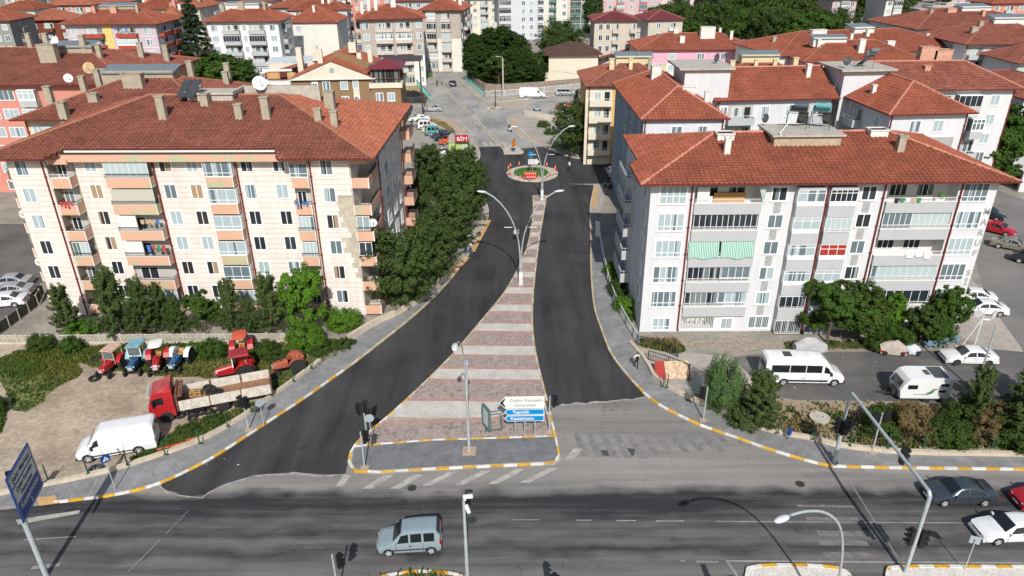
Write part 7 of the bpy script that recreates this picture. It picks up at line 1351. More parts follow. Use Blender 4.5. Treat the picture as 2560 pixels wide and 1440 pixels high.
# advertising case with its glass door hanging open
ad = thing('poster_case', 'green metal poster case with its glass door swung open on the median', 'advertising case', G(1217, 1078, .12), D(-62)); m = MB(); m.b2((-.07, -.1, 0), (.07, .1, .45)); m.b2((-.62, -.1, .4), (.62, .1, .5)); m.b2((-.62, -.1, 2.2), (.62, .1, 2.3)); m.b2((-.62, -.1, .5), (-.54, .1, 2.2)); m.b2((.54, -.1, .5), (.62, .1, 2.2)); GF = M('green_grey_frame', (.08, .13, .12), .5, n=None); m.build('frame', GF, ad)
m = MB(); m.b2((-.54, 0, .5), (.54, .03, 2.2)); m.build('poster_back', M('empty_poster_back', (.45, .50, .50), .5, n=(2, .05)), ad)
m = MB(); m.T = Matrix.Translation((.6, -.12, 0)) @ Matrix.Rotation(D(78), 4, 'Z'); 
for a, b in (((-.02, -.03, .45), (1.1, .03, .52)), ((-.02, -.03, 2.2), (1.1, .03, 2.27)), ((-.02, -.03, .5), (.05, .03, 2.2)), ((1.04, -.03, .5), (1.1, .03, 2.2))): m.b2(a, b)
m.T = None; m.build('door', GF, ad)
def rsign(label, loc, h, shape, face, rz=0, size=.35, tri=None, group=None):
    root = thing('road_sign', label, 'road sign', loc, rz, group); m = MB(); m.tube([(0, 0, 0), (0, 0, h)], .035, 8); m.build('pole', GALV, root); n = {'oct': 8, 'round': 20, 'sq': 4}[shape]; a0 = math.pi/n if shape != 'round' else 0
    m = MB(); P_ = [(size*math.cos(a0+2*math.pi*i/n), size*math.sin(a0+2*math.pi*i/n)) for i in range(n)]; m.poly([(x, -.05, h+z-.1) for x, z in P_]); m.poly([(x, -.07, h+z-.1) for x, z in P_][::-1]); m.build('plate', face, root)
    if tri: m = MB(); m.poly([(-size*.5, -.076, h-size*.4-.1), (size*.5, -.076, h-size*.4-.1), (0, -.076, h+size*.45-.1)]); m.build('white_triangle', SWH, root); m = MB(); m.poly([(-size*.12, -.08, h-size*.3-.1), (size*.14, -.08, h-size*.3-.1), (size*.02, -.08, h+size*.2-.1)]); m.build('walker', SBK, root)
    return root
SGR = M('sign_back_grey', (.36, .42, .44), .5, .3, n=None)
rsign('back of an octagonal stop sign beside the left pavement signal', G(660, 1063, .13), 2.3, 'oct', SGR, D(30), .38); rsign('back of an octagonal stop sign at the front-left corner of the median', G(930, 1105, .12), 2.4, 'oct', SGR, D(10), .38)
rsign('small blue square pedestrian sign on the left pavement near the big sign', G(288, 1224, .13), 2.9, 'sq', SBL, D(45), .42, True); rsign('back of a square sign at the bottom right by the white saloon', (27.6, 31.4, 0), 2.6, 'sq', SGR, D(160), .4)
rsign('blue round arrow sign standing in the roundabout lawn', (3.3, 115.6, .2), 3.0, 'round', SKB, 0, .45); rsign('blue round sign in the far roundabout', (RC2[0]+.6, RC2[1]+.5, .2), 4.6, 'round', SKB, 0, .7)
wd_ = thing('direction_sign', 'white arrow board on a post in the roundabout lawn', 'road sign', (3.6, 114.2, .2)); m = MB(); m.tube([(0, .05, 0), (0, .05, 2.6)], .04, 8); m.build('pole', GALV, wd_); m = MB(); m.b2((-.75, 0, 1.55), (.6, .04, 2.4)); m.poly([(.6, 0, 1.4), (1.1, 0, 1.98), (.6, 0, 2.55)]); m.build('board', SWH, wd_); text('ŞEHİR', .36, GTX, wd_, (-.1, -.012, 2.15), rx, .003, 'sign_text'); text('Merkezi', .3, GTX, wd_, (-.1, -.012, 1.78), rx, .003, 'sign_text')
hz = thing('hazard_board', 'orange and black striped hazard board on the small splitter island', 'hazard sign', G(1284, 380, .14)); m = MB(); m.b2((-.35, 0, .9), (.35, .04, 2.3)); m.build('board', M('hazard_orange', (.65, .22, .01), .5, n=None), hz); m = MB()
for k in range(3): z = 1.0+k*.45; m.poly([(-.34, -.006, z), (.34, -.006, z+.35), (.34, -.006, z+.55), (-.34, -.006, z+.2)])
m.build('stripes', SBK, hz); m = MB(); m.tube([(0, .03, 0), (0, .03, .9)], .05, 6); m.b2((-.3, -.02, .45), (.3, .0, .8)); m.build('post', SBL, hz)
# cones and barrier round the roundabout
CON = M('cone_orange', (.70, .10, .015), .6, n=None)
t = thing('traffic_cone', 'orange and white traffic cone', 'traffic cone', (0, 0, 0), 0, 'cones round the roundabout rim'); m = MB(); m.b2((-.2, -.2, 0), (.2, .2, .05)); m.tube([(0, 0, .05), (0, 0, .75)], [.15, .03], 10); m.build('cone', CON, t); m = MB(); m.tube([(0, 0, .28), (0, 0, .5)], [.112, .072], 10, cap=False); m.build('white_band', SWH, t)
spots = [(G2(x, y), n_) for x, y, n_ in ((1271, 425, 'at the left end'), (1276, 418, 'second from the left'), (1274, 440, 'lowest on the left'), (1298, 414, 'at the back left'), (1338, 413, 'behind the white board'), (1367, 416, 'at the back right'), (1388, 424, 'at the right end'), (1386, 430, 'just below the right end'), (1376, 443, 'at the front right'), (1346, 449, 'right of the red barrier'), (1301, 447, 'left of the red barrier'))]
for i, (p, n_) in enumerate(spots):
    o = t if i == 0 else copytree(t); o.location = (p[0], p[1], .16); o['label'] = 'orange and white cone on the roundabout rim, '+n_; o.scale = (.95,)*3
br = thing('road_barrier', 'red and white road works barrier board at the front of the roundabout', 'barrier', G(1325, 450, .16)); m = MB(); m.b2((-1.0, 0, .25), (1.0, .06, .75)); m.b2((-1.0, 0, .85), (1.0, .06, 1.35)); m.build('board', M('barrier_red', (.6, .05, .03), .5, n=None), br); m = MB()
for k in range(6): x = -.85+k*.32; m.b2((x, -.01, .42), (x+.14, -.001, .58)); m.b2((x, -.01, 1.02), (x+.14, -.001, 1.18))
m.build('white_marks', SWH, br); m = MB(); [m.b2((x-.03, .06, 0), (x+.03, .12, 1.4)) for x in (-.8, .8)]; m.build('legs', GALV, br)
# rubble round the lawn
m = MB(); r = random.Random(2)
for i in range(190):
    a = r.uniform(0, 6.28); q = r.uniform(3.0, 4.1); s_ = r.uniform(.08, .26); m.box((RC[0]+q*math.cos(a), RC[1]+q*1.05*math.sin(a), .2), (s_, s_*r.uniform(.6, 1), s_*.7), 0, r.uniform(0, 3))
tag(m.build('rubble', M('rubble_stone', (.48, .42, .36), .9, n=(3, .3))), 'broken pale stones scattered on the rim of the roundabout', 'rubble', kind='stuff')
# camera mast
cm = thing('camera_mast', 'tall tapering mast with two white surveillance cameras at the bottom edge', 'camera mast', (-2.85, 30.9, 0)); m = MB(); m.tube([(0, 0, 0), (0, 0, 6.5)], [.13, .08], 12); m.build('mast', GALV, cm, 40); m = MB(); m.box((.25, .0, 6.75), (.55, .16, .16), 0, .1); m.box((.1, 0, 6.6), (.08, .08, .25)); m.box((.22, -.08, 5.9), (.18, .2, .5), 0, .3, R=Matrix.Rotation(-.3, 3, 'Y')); m.build('cameras', WHITE, cm)
bn = thing('litter_bin', 'small dark blue litter bin on a post by the right pavement wall', 'litter bin', G(1968, 1098, .13)); m = MB(); m.tube([(0, 0, 0), (0, 0, 1.3)], .03, 6); m.build('post', DARK, bn); m = MB(); m.tube([(0, -.15, .55), (0, -.15, 1.1)], [.15, .19], 12); m.build('bin', SBL, bn)
mh = MB(); mh.tube([(0, 0, 0), (0, 0, .25)], .75, 20); mh.tube([(0, 0, .25), (0, 0, .32)], .8, 20); o = mh.build('manhole_slab', M('pale_concrete')); o.location = G(2048, 1050); tag(o, 'round pale concrete slab on the reddish waste ground', 'manhole slab')
# ---- walls, fences, railings
LOWW = M('cream_low_wall', (.47, .40, .31), .9, n=(1, .18), n2=(6, .12)); FGR = M('fence_green', (.02, .09, .045), .5, n=None)
def lowwall(label, pts, h, wd, mat=LOWW, posts=None, ph=1.35, z0=.0, cap=False, group=None, wires=True):
    root = thing('low_wall', label, 'low wall', (0, 0, 0), 0, group); m = MB()
    n_ = normals(pts); a = [(p[0]+n[0]*wd/2, p[1]+n[1]*wd/2) for p, n in zip(pts, n_)]; b = [(p[0]-n[0]*wd/2, p[1]-n[1]*wd/2) for p, n in zip(pts, n_)]; m.prism(a+b[::-1], z0, h); m.build('wall', mat, root)
    if posts:
        k = ('fp', ph)
        if k not in _V: q = MB(); q.b2((-.035, -.035, 0), (.035, .035, ph)); q.b2((-.1, -.1, 0), (.1, .1, .03)); q.b2((-.05, -.05, ph*.45), (.05, .05, ph*.5)); _V[k] = q.mesh('fence_post', FGR)
        for p in posts: mobj('fence_post', _V[k], root, (p[0], p[1], h))
        if wires:
            q = MB()
            for a_, b_ in zip(posts, posts[1:]):
                for z in (.35, .8, 1.2): q.tube([(a_[0], a_[1], h+z), (b_[0], b_[1], h+z)], .006, 4, cap=False)
            q.build('fence_wires', FGR, root)
    return root
lw = [G2(x, y) for x, y in ((0, 1240), (87, 1222), (194, 1201), (288, 1179), (410, 1140), (500, 1107), (590, 1059), (680, 996), (764, 934), (800, 906))]
lowwall('cream low wall with green fence posts along the dirt yard', smooth_line(lw, 1), .42, .32, posts=[G2(x, y, .42) for x, y in ((120, 1199), (220, 1183), (319, 1162), (413, 1136), (499, 1108), (569, 1066), (628, 1028), (680, 989), (733, 952), (778, 920))])
lowwall('raised cream kerb wall where the pavement passes the left block', smooth_line(PL([(870, 856), (935, 815), (1000, 786), (1062, 748), (1112, 700), (1145, 660)]), 1), .75, .35)
lowwall('cream low wall with green fence posts round the waste ground', smooth_line(PL([(1575, 862), (1614, 905), (1640, 957), (1716, 997), (1797, 1029), (1862, 1064), (1949, 1088), (2037, 1103), (2097, 1121), (2252, 1138), (2560, 1142), (2900, 1146)]), 1), .45, .3, posts=[G2(x, y, .45) for x, y in ((1658, 965), (1668, 968), (1730, 992), (1865, 1060), (1945, 1082), (2033, 1098), (2125, 1114), (2218, 1120), (2308, 1118), (2394, 1118), (2480, 1118), (2570, 1120))])
def rail(label, pts, h=1.1, mat=RAILW, step=.16, name='railing', z=.13, cat='railing', post=None, group=None, thick=.03):
    root = thing(name, label, cat, (0, 0, z), 0, group); m = MB(); railing(m, pts, .08, h, step, .014, thick=thick); m.build('bars', mat, root); m = MB(); [m.b2((p[0]-.04, p[1]-.04, 0), (p[0]+.04, p[1]+.04, h+.05)) for p in pts]; m.build('posts', post or mat, root); return root
wr = resample(smooth_line(PL([(1496, 575), (1500, 605), (1508, 650), (1517, 700), (1533, 752), (1552, 792), (1592, 862)]), 2), 2.4)
rail('curved white railing along the right pavement beside the garden', wr, 1.05, post=M('railing_post_blue', (.04, .13, .2), .5))
m = MB(); m.b2((-.5, -.15, 0), (.5, .15, 2.1)); o = m.build('electric_cabinet', M('cabinet_white', (.62, .62, .6), .5, n=None)); o.location = G(1493, 590, .13); o.scale = (.55, 1, .95); tag(o, 'tall white electric cabinet at the start of the curved white railing', 'cabinet')
rail('black ramp railing nearest the right block corner', PL([(1594, 862), (1645, 872), (1694, 893)]), 1.0, DARK, .2, z=0); rail('black ramp railing in front of the other one', PL([(1620, 900), (1670, 915), (1722, 935)]), 1.0, DARK, .2, z=0); rail('short black ramp railing beside the spread rugs', PL([(1722, 935), (1722, 953)]), 1.0, DARK, .2, z=0)
rail('white railing along the street in front of the stone wall', PL([(1212, 243), (1262, 240), (1312, 237), (1362, 232), (1412, 227), (1462, 221)]), 1.3, thick=.05); TRQ = M('turquoise_paint', (.17, .42, .36), .5, n=(3, .2))
rail('turquoise bridge railing on the right of the far street', PL([(1164, 204), (1180, 216), (1197, 230), (1212, 243)]), 1.3, TRQ, .25, thick=.06); rail('turquoise bridge railing on the left of the far street', PL([(1041, 214), (1055, 228), (1068, 243), (1078, 256)]), 1.5, TRQ, .2, thick=.06); rail('white railing beside the brown gabled house', PL([(1002, 262), (1030, 259), (1064, 256)]), 1.3, thick=.05)
STN = M('rubble_stone_wall', (.25, .20, .165), .95, n=(2.5, .45), n2=(8, .3), bump=.8)
lowwall('rough stone retaining wall under the big trees', smooth_line(PL([(1172, 198), (1195, 222), (1222, 234), (1300, 230), (1400, 222), (1500, 212)]), 1), 2.2, .6, STN); lowwall('cream boundary wall in front of the brown-roofed house', PL([(1362, 215), (1430, 209), (1500, 200)]), 3.4, .4, M('cream_plaster'))
lowwall('pale stepped retaining wall left of the far street', PL([(1000, 250), (1032, 247), (1062, 258)]), 2.2, .5, YARD)
w_ = thing('low_wall', 'tapering cream retaining wall below the red saloon', 'retaining wall', (0, 0, 0)); m = MB(); a, b_ = G2(1310, 290), G2(1462, 318); m.prism([a, b_, (b_[0], b_[1]+.5), (a[0], a[1]+.5)], 0, 1.3); m.build('wall', M('dirty_cream_wall', (.5, .45, .37), .9, n=(.8, .25)), w_)
# openwork concrete fence
cf = thing('concrete_fence', 'pale cast concrete openwork fence behind the tractors', 'fence', (0, 0, 0)); fa, fb = G2(-160, 862), G2(722, 856); L = math.dist(fa, fb); ang = math.atan2(fb[1]-fa[1], fb[0]-fa[0]); n = int(L/2.0); CFM = M('cast_concrete', (.44, .40, .33), .9, n=(1.5, .2), n2=(8, .15))
pm_ = MB(); sp = 2.0
pm_.b2((-.95, -.04, .0), (.95, .04, .25)); pm_.b2((-.95, -.04, .9), (.95, .04, 1.0)); pm_.b2((-.95, -.04, .55), (.95, .04, .63))
for k in range(8):
    x = -.95+k*.2714; pm_.b2((x-.03, -.04, .25), (x+.03, .04, .55)); pm_.b2((x-.03, -.04, .63), (x+.03, .04, .9))
    if k < 7: pm_.box((x+.135, 0, .40), (.14, .08, .12), 0, 0, R=Matrix.Rotation(.78, 3, 'Y')); pm_.box((x+.135, 0, .765), (.14, .08, .12), 0, 0, R=Matrix.Rotation(.78, 3, 'Y'))
pme = pm_.mesh('fence_panel', CFM); q = MB(); q.b2((-.07, -.08, 0), (.07, .08, 1.12)); qme = q.mesh('fence_post', CFM)
for i in range(n): t_ = (i+.5)/n; mobj('fence_panel', pme, cf, (fa[0]+(fb[0]-fa[0])*t_, fa[1]+(fb[1]-fa[1])*t_, .02), ang); t_ = i/n; mobj('fence_post', qme, cf, (fa[0]+(fb[0]-fa[0])*t_, fa[1]+(fb[1]-fa[1])*t_, .02), ang)
df = thing('mesh_fence', 'dark panel fence running back at the left edge beside the parked cars', 'fence', (0, 0, 0)); pts = resample([G2(0, 838), G2(100, 762), G2(110, 735)], 1.6); m = MB()
for a, b_ in zip(pts, pts[1:]): m.poly([(a[0], a[1], .1), (b_[0], b_[1], .1), (b_[0], b_[1], 1.2), (a[0], a[1], 1.2)])
m.build('panels', M('dark_mesh_panel', (.06, .06, .05), .8, n=(6, .3)), df); m = MB(); [m.b2((p[0]-.05, p[1]-.05, 0), (p[0]+.05, p[1]+.05, 1.3)) for p in pts]; m.build('posts', CFM, df)
for lab, px, mt in (('red rug laid over the low wall by the ramp', 1655, M('red_rug', (.32, .04, .035), .95, n=(6, .2))), ('patterned beige rug spread beside the red one', 1680, M('patterned_rug', (.50, .36, .24), .95, n=(5, .5))), ('patterned beige rug at the right end of the ramp wall', 1708, M('patterned_rug'))):
    m = MB(); c_ = G(px, 938); m.poly([(-.75, -.7, .12), (.6, -.8, .1), (.75, .7, 1.0), (-.6, .75, 1.05)]); m.poly([(-.75, -.72, .09), (-.6, .73, 1.02), (.75, .68, .97), (.6, -.82, .07)]); o = m.build('rug', mt); o.location = c_; o.rotation_euler = (0, 0, .1*(px-1655)/20); tag(o, lab, 'rug')
td = thing('antenna_tripod', 'white pole tripod carrying two grey satellite dishes by the white cars', 'antenna', G(2434, 868)); m = MB(); m.tube([(0, 0, 0), (0, 0, 4.2)], .05, 6); m.tube([(-1.1, .1, 0), (0, 0, 3.2)], .04, 6); m.tube([(-.5, .8, 0), (0, 0, 3.0)], .03, 6); m.build('tripod', WHITE, td)
for x, z, r_ in ((.75, 3.6, .5), (-.55, 3.7, .38)): m = MB(); m.T = Matrix.Translation((x, 0, z)) @ Matrix.Rotation(.6*(1 if x > 0 else -1), 4, 'Z'); m.loft([[(r_*q*math.cos(a), -.2*q*q, r_*q*math.sin(a)) for a in [2*math.pi*i/16 for i in range(16)]] for q in (1, .6, .2)]); m.build('dish', M('dish_grey'), td)
# planters on the near median
GRV = M('white_gravel', (.58, .54, .49), .95, n=(11, .35), n2=(2, .1), bump=.8)
def planter(label, outl, mat, z=.16):
    P_ = smooth_line(outl, 2, True); b = MB(); b.prism(P_, 0, z); o = struct(b.build('planter_bed', mat)); kerb(label, P_+[P_[0]], off=.08 if sum(P_[i][0]*P_[(i+1) % len(P_)][1]-P_[(i+1) % len(P_)][0]*P_[i][1] for i in range(len(P_))) > 0 else -.08, h=.2, wd=.22, step=.95); return P_
pl1 = planter('painted kerb round the planted island at the bottom edge', [G2(870, 1475), G2(925, 1450), G2(1000, 1434), G2(1060, 1429), G2(1130, 1434), G2(1190, 1452), G2(1260, 1480), (0, 27), (-12, 27)], M('planter_soil', (.16, .11, .07), .95, n=(3, .4), bump=.6))
planter('painted kerb round the small white gravel bed at the bottom edge', [G2(1858, 1428), G2(1880, 1414), G2(2100, 1416), G2(2140, 1450), (18, 27), (13, 27)], GRV)
planter('painted kerb round the long white gravel bed at the bottom right', [G2(2205, 1425), G2(2240, 1417), G2(2560, 1419), (42, 31.5), (42, 26), (20.5, 26)], GRV)
# kiosk and shop sign
pavement('far_pavement', PL([(1143, 196), (1160, 199), (1215, 244), (1465, 223), (1480, 231), (1330, 246), (1240, 256), (1224, 264), (1190, 241)]), PAVB); kerb('pale kerb of the far pavement by the stone wall', PL([(1480, 231), (1330, 246), (1240, 256), (1224, 264), (1190, 241), (1143, 196)]), off=0, worn=1)
pavement('far_pavement', PL([(990, 262), (1078, 257), (1100, 262), (1040, 268), (990, 276)]), PAVB); kerb('pale kerb of the far pavement by the brown gabled house', PL([(990, 276), (1040, 268), (1100, 262)]), off=0, worn=1)
kk = thing('kiosk', 'small green flat-roofed kiosk at the corner of the car park', 'kiosk', G(1126, 394)); m = MB(); m.b2((-.2, 0, 0), (3.2, 5.5, 2.8)); m.build('wall', M('kiosk_green', (.33, .42, .15), .7, n=(1, .08)), kk); m = MB(); m.b2((-.35, -.15, 2.8), (3.35, 5.65, 2.95)); m.build('roof', M('kiosk_roof', (.40, .35, .27), .9, n=(1, .1)), kk); window(kk, 2.6, -.02, 1.5, 0, .7, 1.4, 1, 0, .06)
bs = thing('shop_sign', 'red illuminated-style BIM shop sign on a dark pole beside the kiosk', 'sign', G(1140, 396, 0)); m = MB(); m.b2((-.06, -.06, 0), (.06, .06, 4.6)); m.build('pole', DARK, bs); m = MB(); m.b2((.1, -.15, 3.0), (2.3, .15, 4.2)); m.build('sign_box', M('shop_red', (.42, .01, .03), .4, n=None), bs); text('BİM', .95, SWH, bs, (1.2, -.17, 3.52), rx, .01, 'sign_text', sx=1.1, bold=.012)
# shops with sign at the right edge
sh_ = thing('shop_building', 'shaded shop front with DOĞA sign at the right edge', 'shop', G(2545, 480)); m = MB(); m.b2((0, 0, 0), (14, 16, 3.2), 0); m.b2((-.3, -.2, 3.2), (14, 16, 3.4), 0); m.b2((-.12, .3, 2.2), (0, 15, 3.15), 1); m.b2((-.06, .4, .2), (-.01, 15, 2.1), 2); m.build('wall', [PLAS, SBK, PANED], sh_); text('DOĞA', .9, SWH, sh_, (-.14, 6, 2.65), (math.pi/2, 0, -math.pi/2), .01, 'sign_text', bold=.02)
m = MB(); a = G(2600, 340, 0); 
# poles in the distance
def fpole(label, px, py, h, arm=1.5, mat=None, r=.09, head=True, rz=0):
    root = thing('street_lamp' if head else 'utility_pole', label, 'street lamp' if head else 'utility pole', G(px, py), rz); m = MB(); m.tube([(0, 0, 0), (0, 0, h)], [r*1.3, r], 8); m.tube([(0, 0, h), (arm*.5, 0, h+.35), (arm, 0, h+.4)], .06, 6) if head else m.b2((-.7, -.05, h-.7), (.7, .05, h-.6)); m.build('pole', mat or GALV, root)
    if head: lamp_head(root, (arm+.3, 0, h+.4), 1, s=.7)
    return root
fpole('concrete utility pole with lamp beside the stone wall', 1258, 243, 9.3, 1.0, M('pale_concrete'), .16, True, D(170)); fpole('thin street lamp in the middle of the far roundabout', 1058, 190, 9, 1.2); fpole('street lamp left of the far roundabout by the trees', 1013, 180, 9, 1.5); fpole('street lamp among the trees above the lilac block', 118, 155, 9, 1.6, rz=D(180)); fpole('street lamp below the modern block', 1360, 120, 9, -1.6)
fpole('slim camera post on the pavement below the car park', 1190, 372, 8, .4, head=False, r=.06); fpole('dark post on the small triangular island', 1239, 268, 4, .2, DARK, .08, False); fpole('short lamp post at the plaza kerb', 1310, 292, 3.4, .2, head=True)
# brown-roofed house and red lean-to behind the stone wall
bh = thing('house', 'low cream house with dark brown hipped roof behind the stone wall', 'house', G(1372, 217, 0)); bh.location.z = .5; m = MB(); m.b2((0, 2, 0), (13, 12, 7.4)); m.build('wall', M('cream_plaster'), bh); P_, R_, zf = hip_planes(-1, 1, 14, 13, 7.4, 2.4); roof(bh, P_, R_, zf, [(-1, 1), (14, 1), (14, 13), (-1, 13)], 7.4, mat=M('dark_brown_sheet', (.085, .05, .04), .6, n=(2, .15), attr=.1), ridge=UNDER, row=.6, col=.8, hi=False, near=False)
m = MB(); m.poly([(14, 6, 5.6), (24, 8, 8.6), (24, 14, 8.8), (14, 13, 6.2)]); m.b2((23.6, 8, 0), (23.8, 8.2, 8.5)); m.build('lean_to', M('red_brown_sheet', (.19, .045, .035), .6), bh)
# bridge and channel at the upper right
bd = thing('bridge', 'pale concrete road bridge over the channel at the upper right', 'bridge', G(2325, 42)); m = MB(); m.b2((0, 0, 3.2), (62, 9, 4.2)); m.b2((0, -.3, 4.2), (62, 0, 5.2)); m.b2((-6, -1, 0), (0, 10, 3.4)); m.b2((30, 0, 0), (32, 9, 3.2)); m.build('deck', M('grey_bridge_concrete', (.36, .35, .33), .9, n=(.5, .1)), bd); m = MB(); [m.b2((x, -.4, 5.2), (x+.15, -.3, 6.4)) for x in range(0, 62, 3)]; m.b2((0, -.4, 6.3), (62, -.3, 6.4)); m.build('railing', RAILW, bd)
sheet('channel_water', PL([(2330, 45), (2330, 62), (2250, 100), (2330, 70), (2420, 75), (2430, 50)]), .03, M('channel_water_surface', (.05, .07, .08), .1, n=(1, .2))); sheet('channel_bank', PL([(2140, 130), (2300, 55), (2318, 55), (2190, 130)]), .05, YARD)
sheet('far_street', PL([(1610, 60), (1660, 30), (1720, -40), (1790, -40), (1770, 0), (1730, 30), (1700, 65)]), .04, M('pale_street', (.34, .32, .30), .9, n=(.3, .1))); sheet('far_street', PL([(2330, 30), (2480, -40), (2580, -40), (2500, 30)]), .04, M('pale_street'))
sheet('far_verge', PL([(2340, -30), (2460, -30), (2430, 18), (2380, 22), (2350, 5)]), .05, M('far_green', (.07, .11, .03), .95, n=(.3, .3)))
w2 = thing('low_wall', 'long pale embankment wall along the channel at the upper right', 'embankment wall', (0, 0, 0)); m = MB(); a, b_ = G2(2170, 135), G2(2325, 52); m.prism([a, b_, (b_[0]+1, b_[1]), (a[0]+1, a[1])], 0, 3.4); m.build('wall', YARD, w2)
# ---- people
SK = M('skin', (.42, .24, .16), .6, n=None); HAIR = M('dark_hair', (.02, .014, .01), .8, n=None)
def person(label, loc, rz, top, legs, bag=None, stride=.22, arms=.1, group=None, hair=None, h=1.72, shoes=None, seated=False):
    root = thing('person', label, 'person', loc, rz, group); V = []; E = []; Rr = []
    def add(p, r, par=None):
        V.append(p); Rr.append(r)
        if par is not None: E.append((par, len(V)-1))
        return len(V)-1
    if seated:
        pel = add((0, 0, .95), .15); 
        for s in (1, -1): hp = add((.03, s*.11, .93), .11, pel); kn = add((.42, s*.16, .88), .08, hp); ak = add((.35, s*.17, .45), .055, kn); add((.5, s*.17, .40), .045, ak)
    else:
        pel = add((0, 0, .95), .135)
        for s in (1, -1):
            hp = add((0, s*.095, .90), .105, pel); kn = add((stride*s*.55+.05, s*.10, .50), .068, hp); ak = add((stride*s, s*.10, .09), .042, kn); add((stride*s+.17, s*.115, .04), .036, ak)
    wst = add((0, 0, 1.08 if not seated else 1.1), .125, pel); ch = add((.02, 0, 1.30 if not seated else 1.32), .155, wst); sh = add((0, 0, 1.43 if not seated else 1.46), .10, ch); nk = add((.01, 0, 1.51 if not seated else 1.54), .05, sh); hd_ = add((.03, 0, 1.62 if not seated else 1.65), .098, nk); add((.03, 0, 1.70 if not seated else 1.73), .075, hd_)
    for s in (1, -1):
        so_ = add((0, s*.19, V[sh][2]-.03), .062, sh)
        if seated: el = add((.22, s*.26, 1.2), .045, so_); ha = add((.42, s*.24, 1.12), .034, el); add((.49, s*.23, 1.12), .036, ha)
        else: el = add((-s*arms*.6-.02, s*.26, 1.15), .046, so_); ha = add((-s*arms+.06, s*.28, .90), .034, el); add((-s*arms+.09, s*.28, .82), .038, ha)
    me = bpy.data.meshes.new('body'); me.from_pydata(V, E, []); o = bpy.data.objects.new('tmp', me); C.objects.link(o); sk = o.modifiers.new('s', 'SKIN'); sub = o.modifiers.new('u', 'SUBSURF'); sub.levels = 1; sub.render_levels = 1
    for i, r_ in enumerate(Rr): me.skin_vertices[0].data[i].radius = (r_, r_*(.92 if i not in (pel, wst, ch) else 1.0))
    me.skin_vertices[0].data[pel].use_root = True
    b2_ = bpy.data.meshes.new_from_object(o.evaluated_get(bpy.context.evaluated_depsgraph_get())); bpy.data.objects.remove(o); b2_.materials.clear()
    for mm_ in (top, legs, SK, HAIR, shoes or SBK): b2_.materials.append(mm_)
    for p in b2_.polygons:
        c = p.center; z = c.z
        if seated: p.material_index = 1 if (z < 1.02 and c.x > -.3 and abs(c.y) < .22 and not z > 1.0) else (2 if z > V[nk][2]-.02 or (abs(c.y) > .2 and c.x > .2) else 0)
        else: p.material_index = 4 if z < .075 else (2 if (z > 1.50 or (abs(c.y) > .2 and z < 1.16)) else (1 if z < .98 and abs(c.y) < .22 else 0))
        if z > V[hd_][2]+.03 or (z > V[hd_][2]-.06 and c.x < V[hd_][0]-.02): p.material_index = 3
    b2_.polygons.foreach_set('use_smooth', [True]*len(b2_.polygons)); mobj('body', b2_, root)
    if bag: m = MB(); m.ell((-.21, 0, V[ch][2]-.06), (.12, .16, .22), 0, 10, 8); m.build('backpack', bag, root, 60)
    root.scale = (h/1.75,)*3; return root
WC, BC, JC = M('white_shirt', (.62, .62, .62), .8, n=None), M('black_clothes', (.018, .018, .02), .8, n=None), M('blue_jeans', (.06, .12, .22), .85, n=None); GC = M('grey_shirt', (.2, .21, .24), .8, n=None)
person('person in white shirt and black trousers with black backpack walking up the right pavement', G(1590, 922, .13), D(95), WC, BC, BC, .2, h=1.75, shoes=WHITE)
person('person in white T-shirt and jeans walking on the left pavement under the pines', G(1177, 637, .13), D(-70), WC, JC, None, .18, h=1.72); person('person in dark shirt and jeans walking beside the one in white', G(1165, 637, .13), D(-75), BC, JC, None, .15, h=1.7)
person('person in white shirt and black trousers striding across the fresh asphalt', G(1287, 601, .02), D(190), WC, BC, BC, .35, h=1.72); person('person in grey top walking just behind the striding one', G(1296, 600, .02), D(180), GC, BC, BC, .28, h=1.75)
person('person in white shirt and black trousers crossing by the roundabout', G(1423, 427, .02), D(200), WC, BC, None, .3, h=1.78); person('person in black standing on the far street', G(1093, 216, .02), D(-90), BC, BC, None, .12, h=1.8)
person('helmeted person in black riding the white scooter', Vector(G(1274, 329))+Vector((0, 0, -.05)), D(-62), BC, BC, None, seated=True)
dr = person('driver in white patterned shirt resting an arm on the van window', Vector(G(1026, 1364))+Vector((-.35, -.33, -.12)), D(184), WC, BC, None, seated=True); 
m = MB(); m.tube([(0, 0, 0), (.12, .18, .0), (.42, .22, .05)], [.05, .045, .035], 8); 
m = MB(); m.tube([(.14, .44, 1.30), (.02, .66, 1.24), (-.3, .69, 1.20)], [.05, .045, .035], 8)
bl = MB(); bl.tube([(0, 0, 0), (0, 0, 1.0)], .12, 10); o = bl.build('bollard', SBK); o.location = G(1105, 214); tag(o, 'short black bollard at the start of the dividing strip', 'bollard')

m = MB(); a = Vector(G(1258, 243))+Vector((0, 0, 8.6))
for bx, by, bz in ((1568, 300, 9), (1190, 372, 7.6), (1013, 180, 8.6)):
    c_ = Vector(G(bx, by))+Vector((0, 0, bz)); n = 14; m.tube([a+(c_-a)*(i/n)-Vector((0, 0, 2.2*4*(i/n)*(1-i/n)*.35)) for i in range(n+1)], .022, 4, cap=False)
tag(m.build('overhead_wire', DARK), 'thin dark overhead wires running from the concrete utility pole', 'overhead wire', kind='stuff')
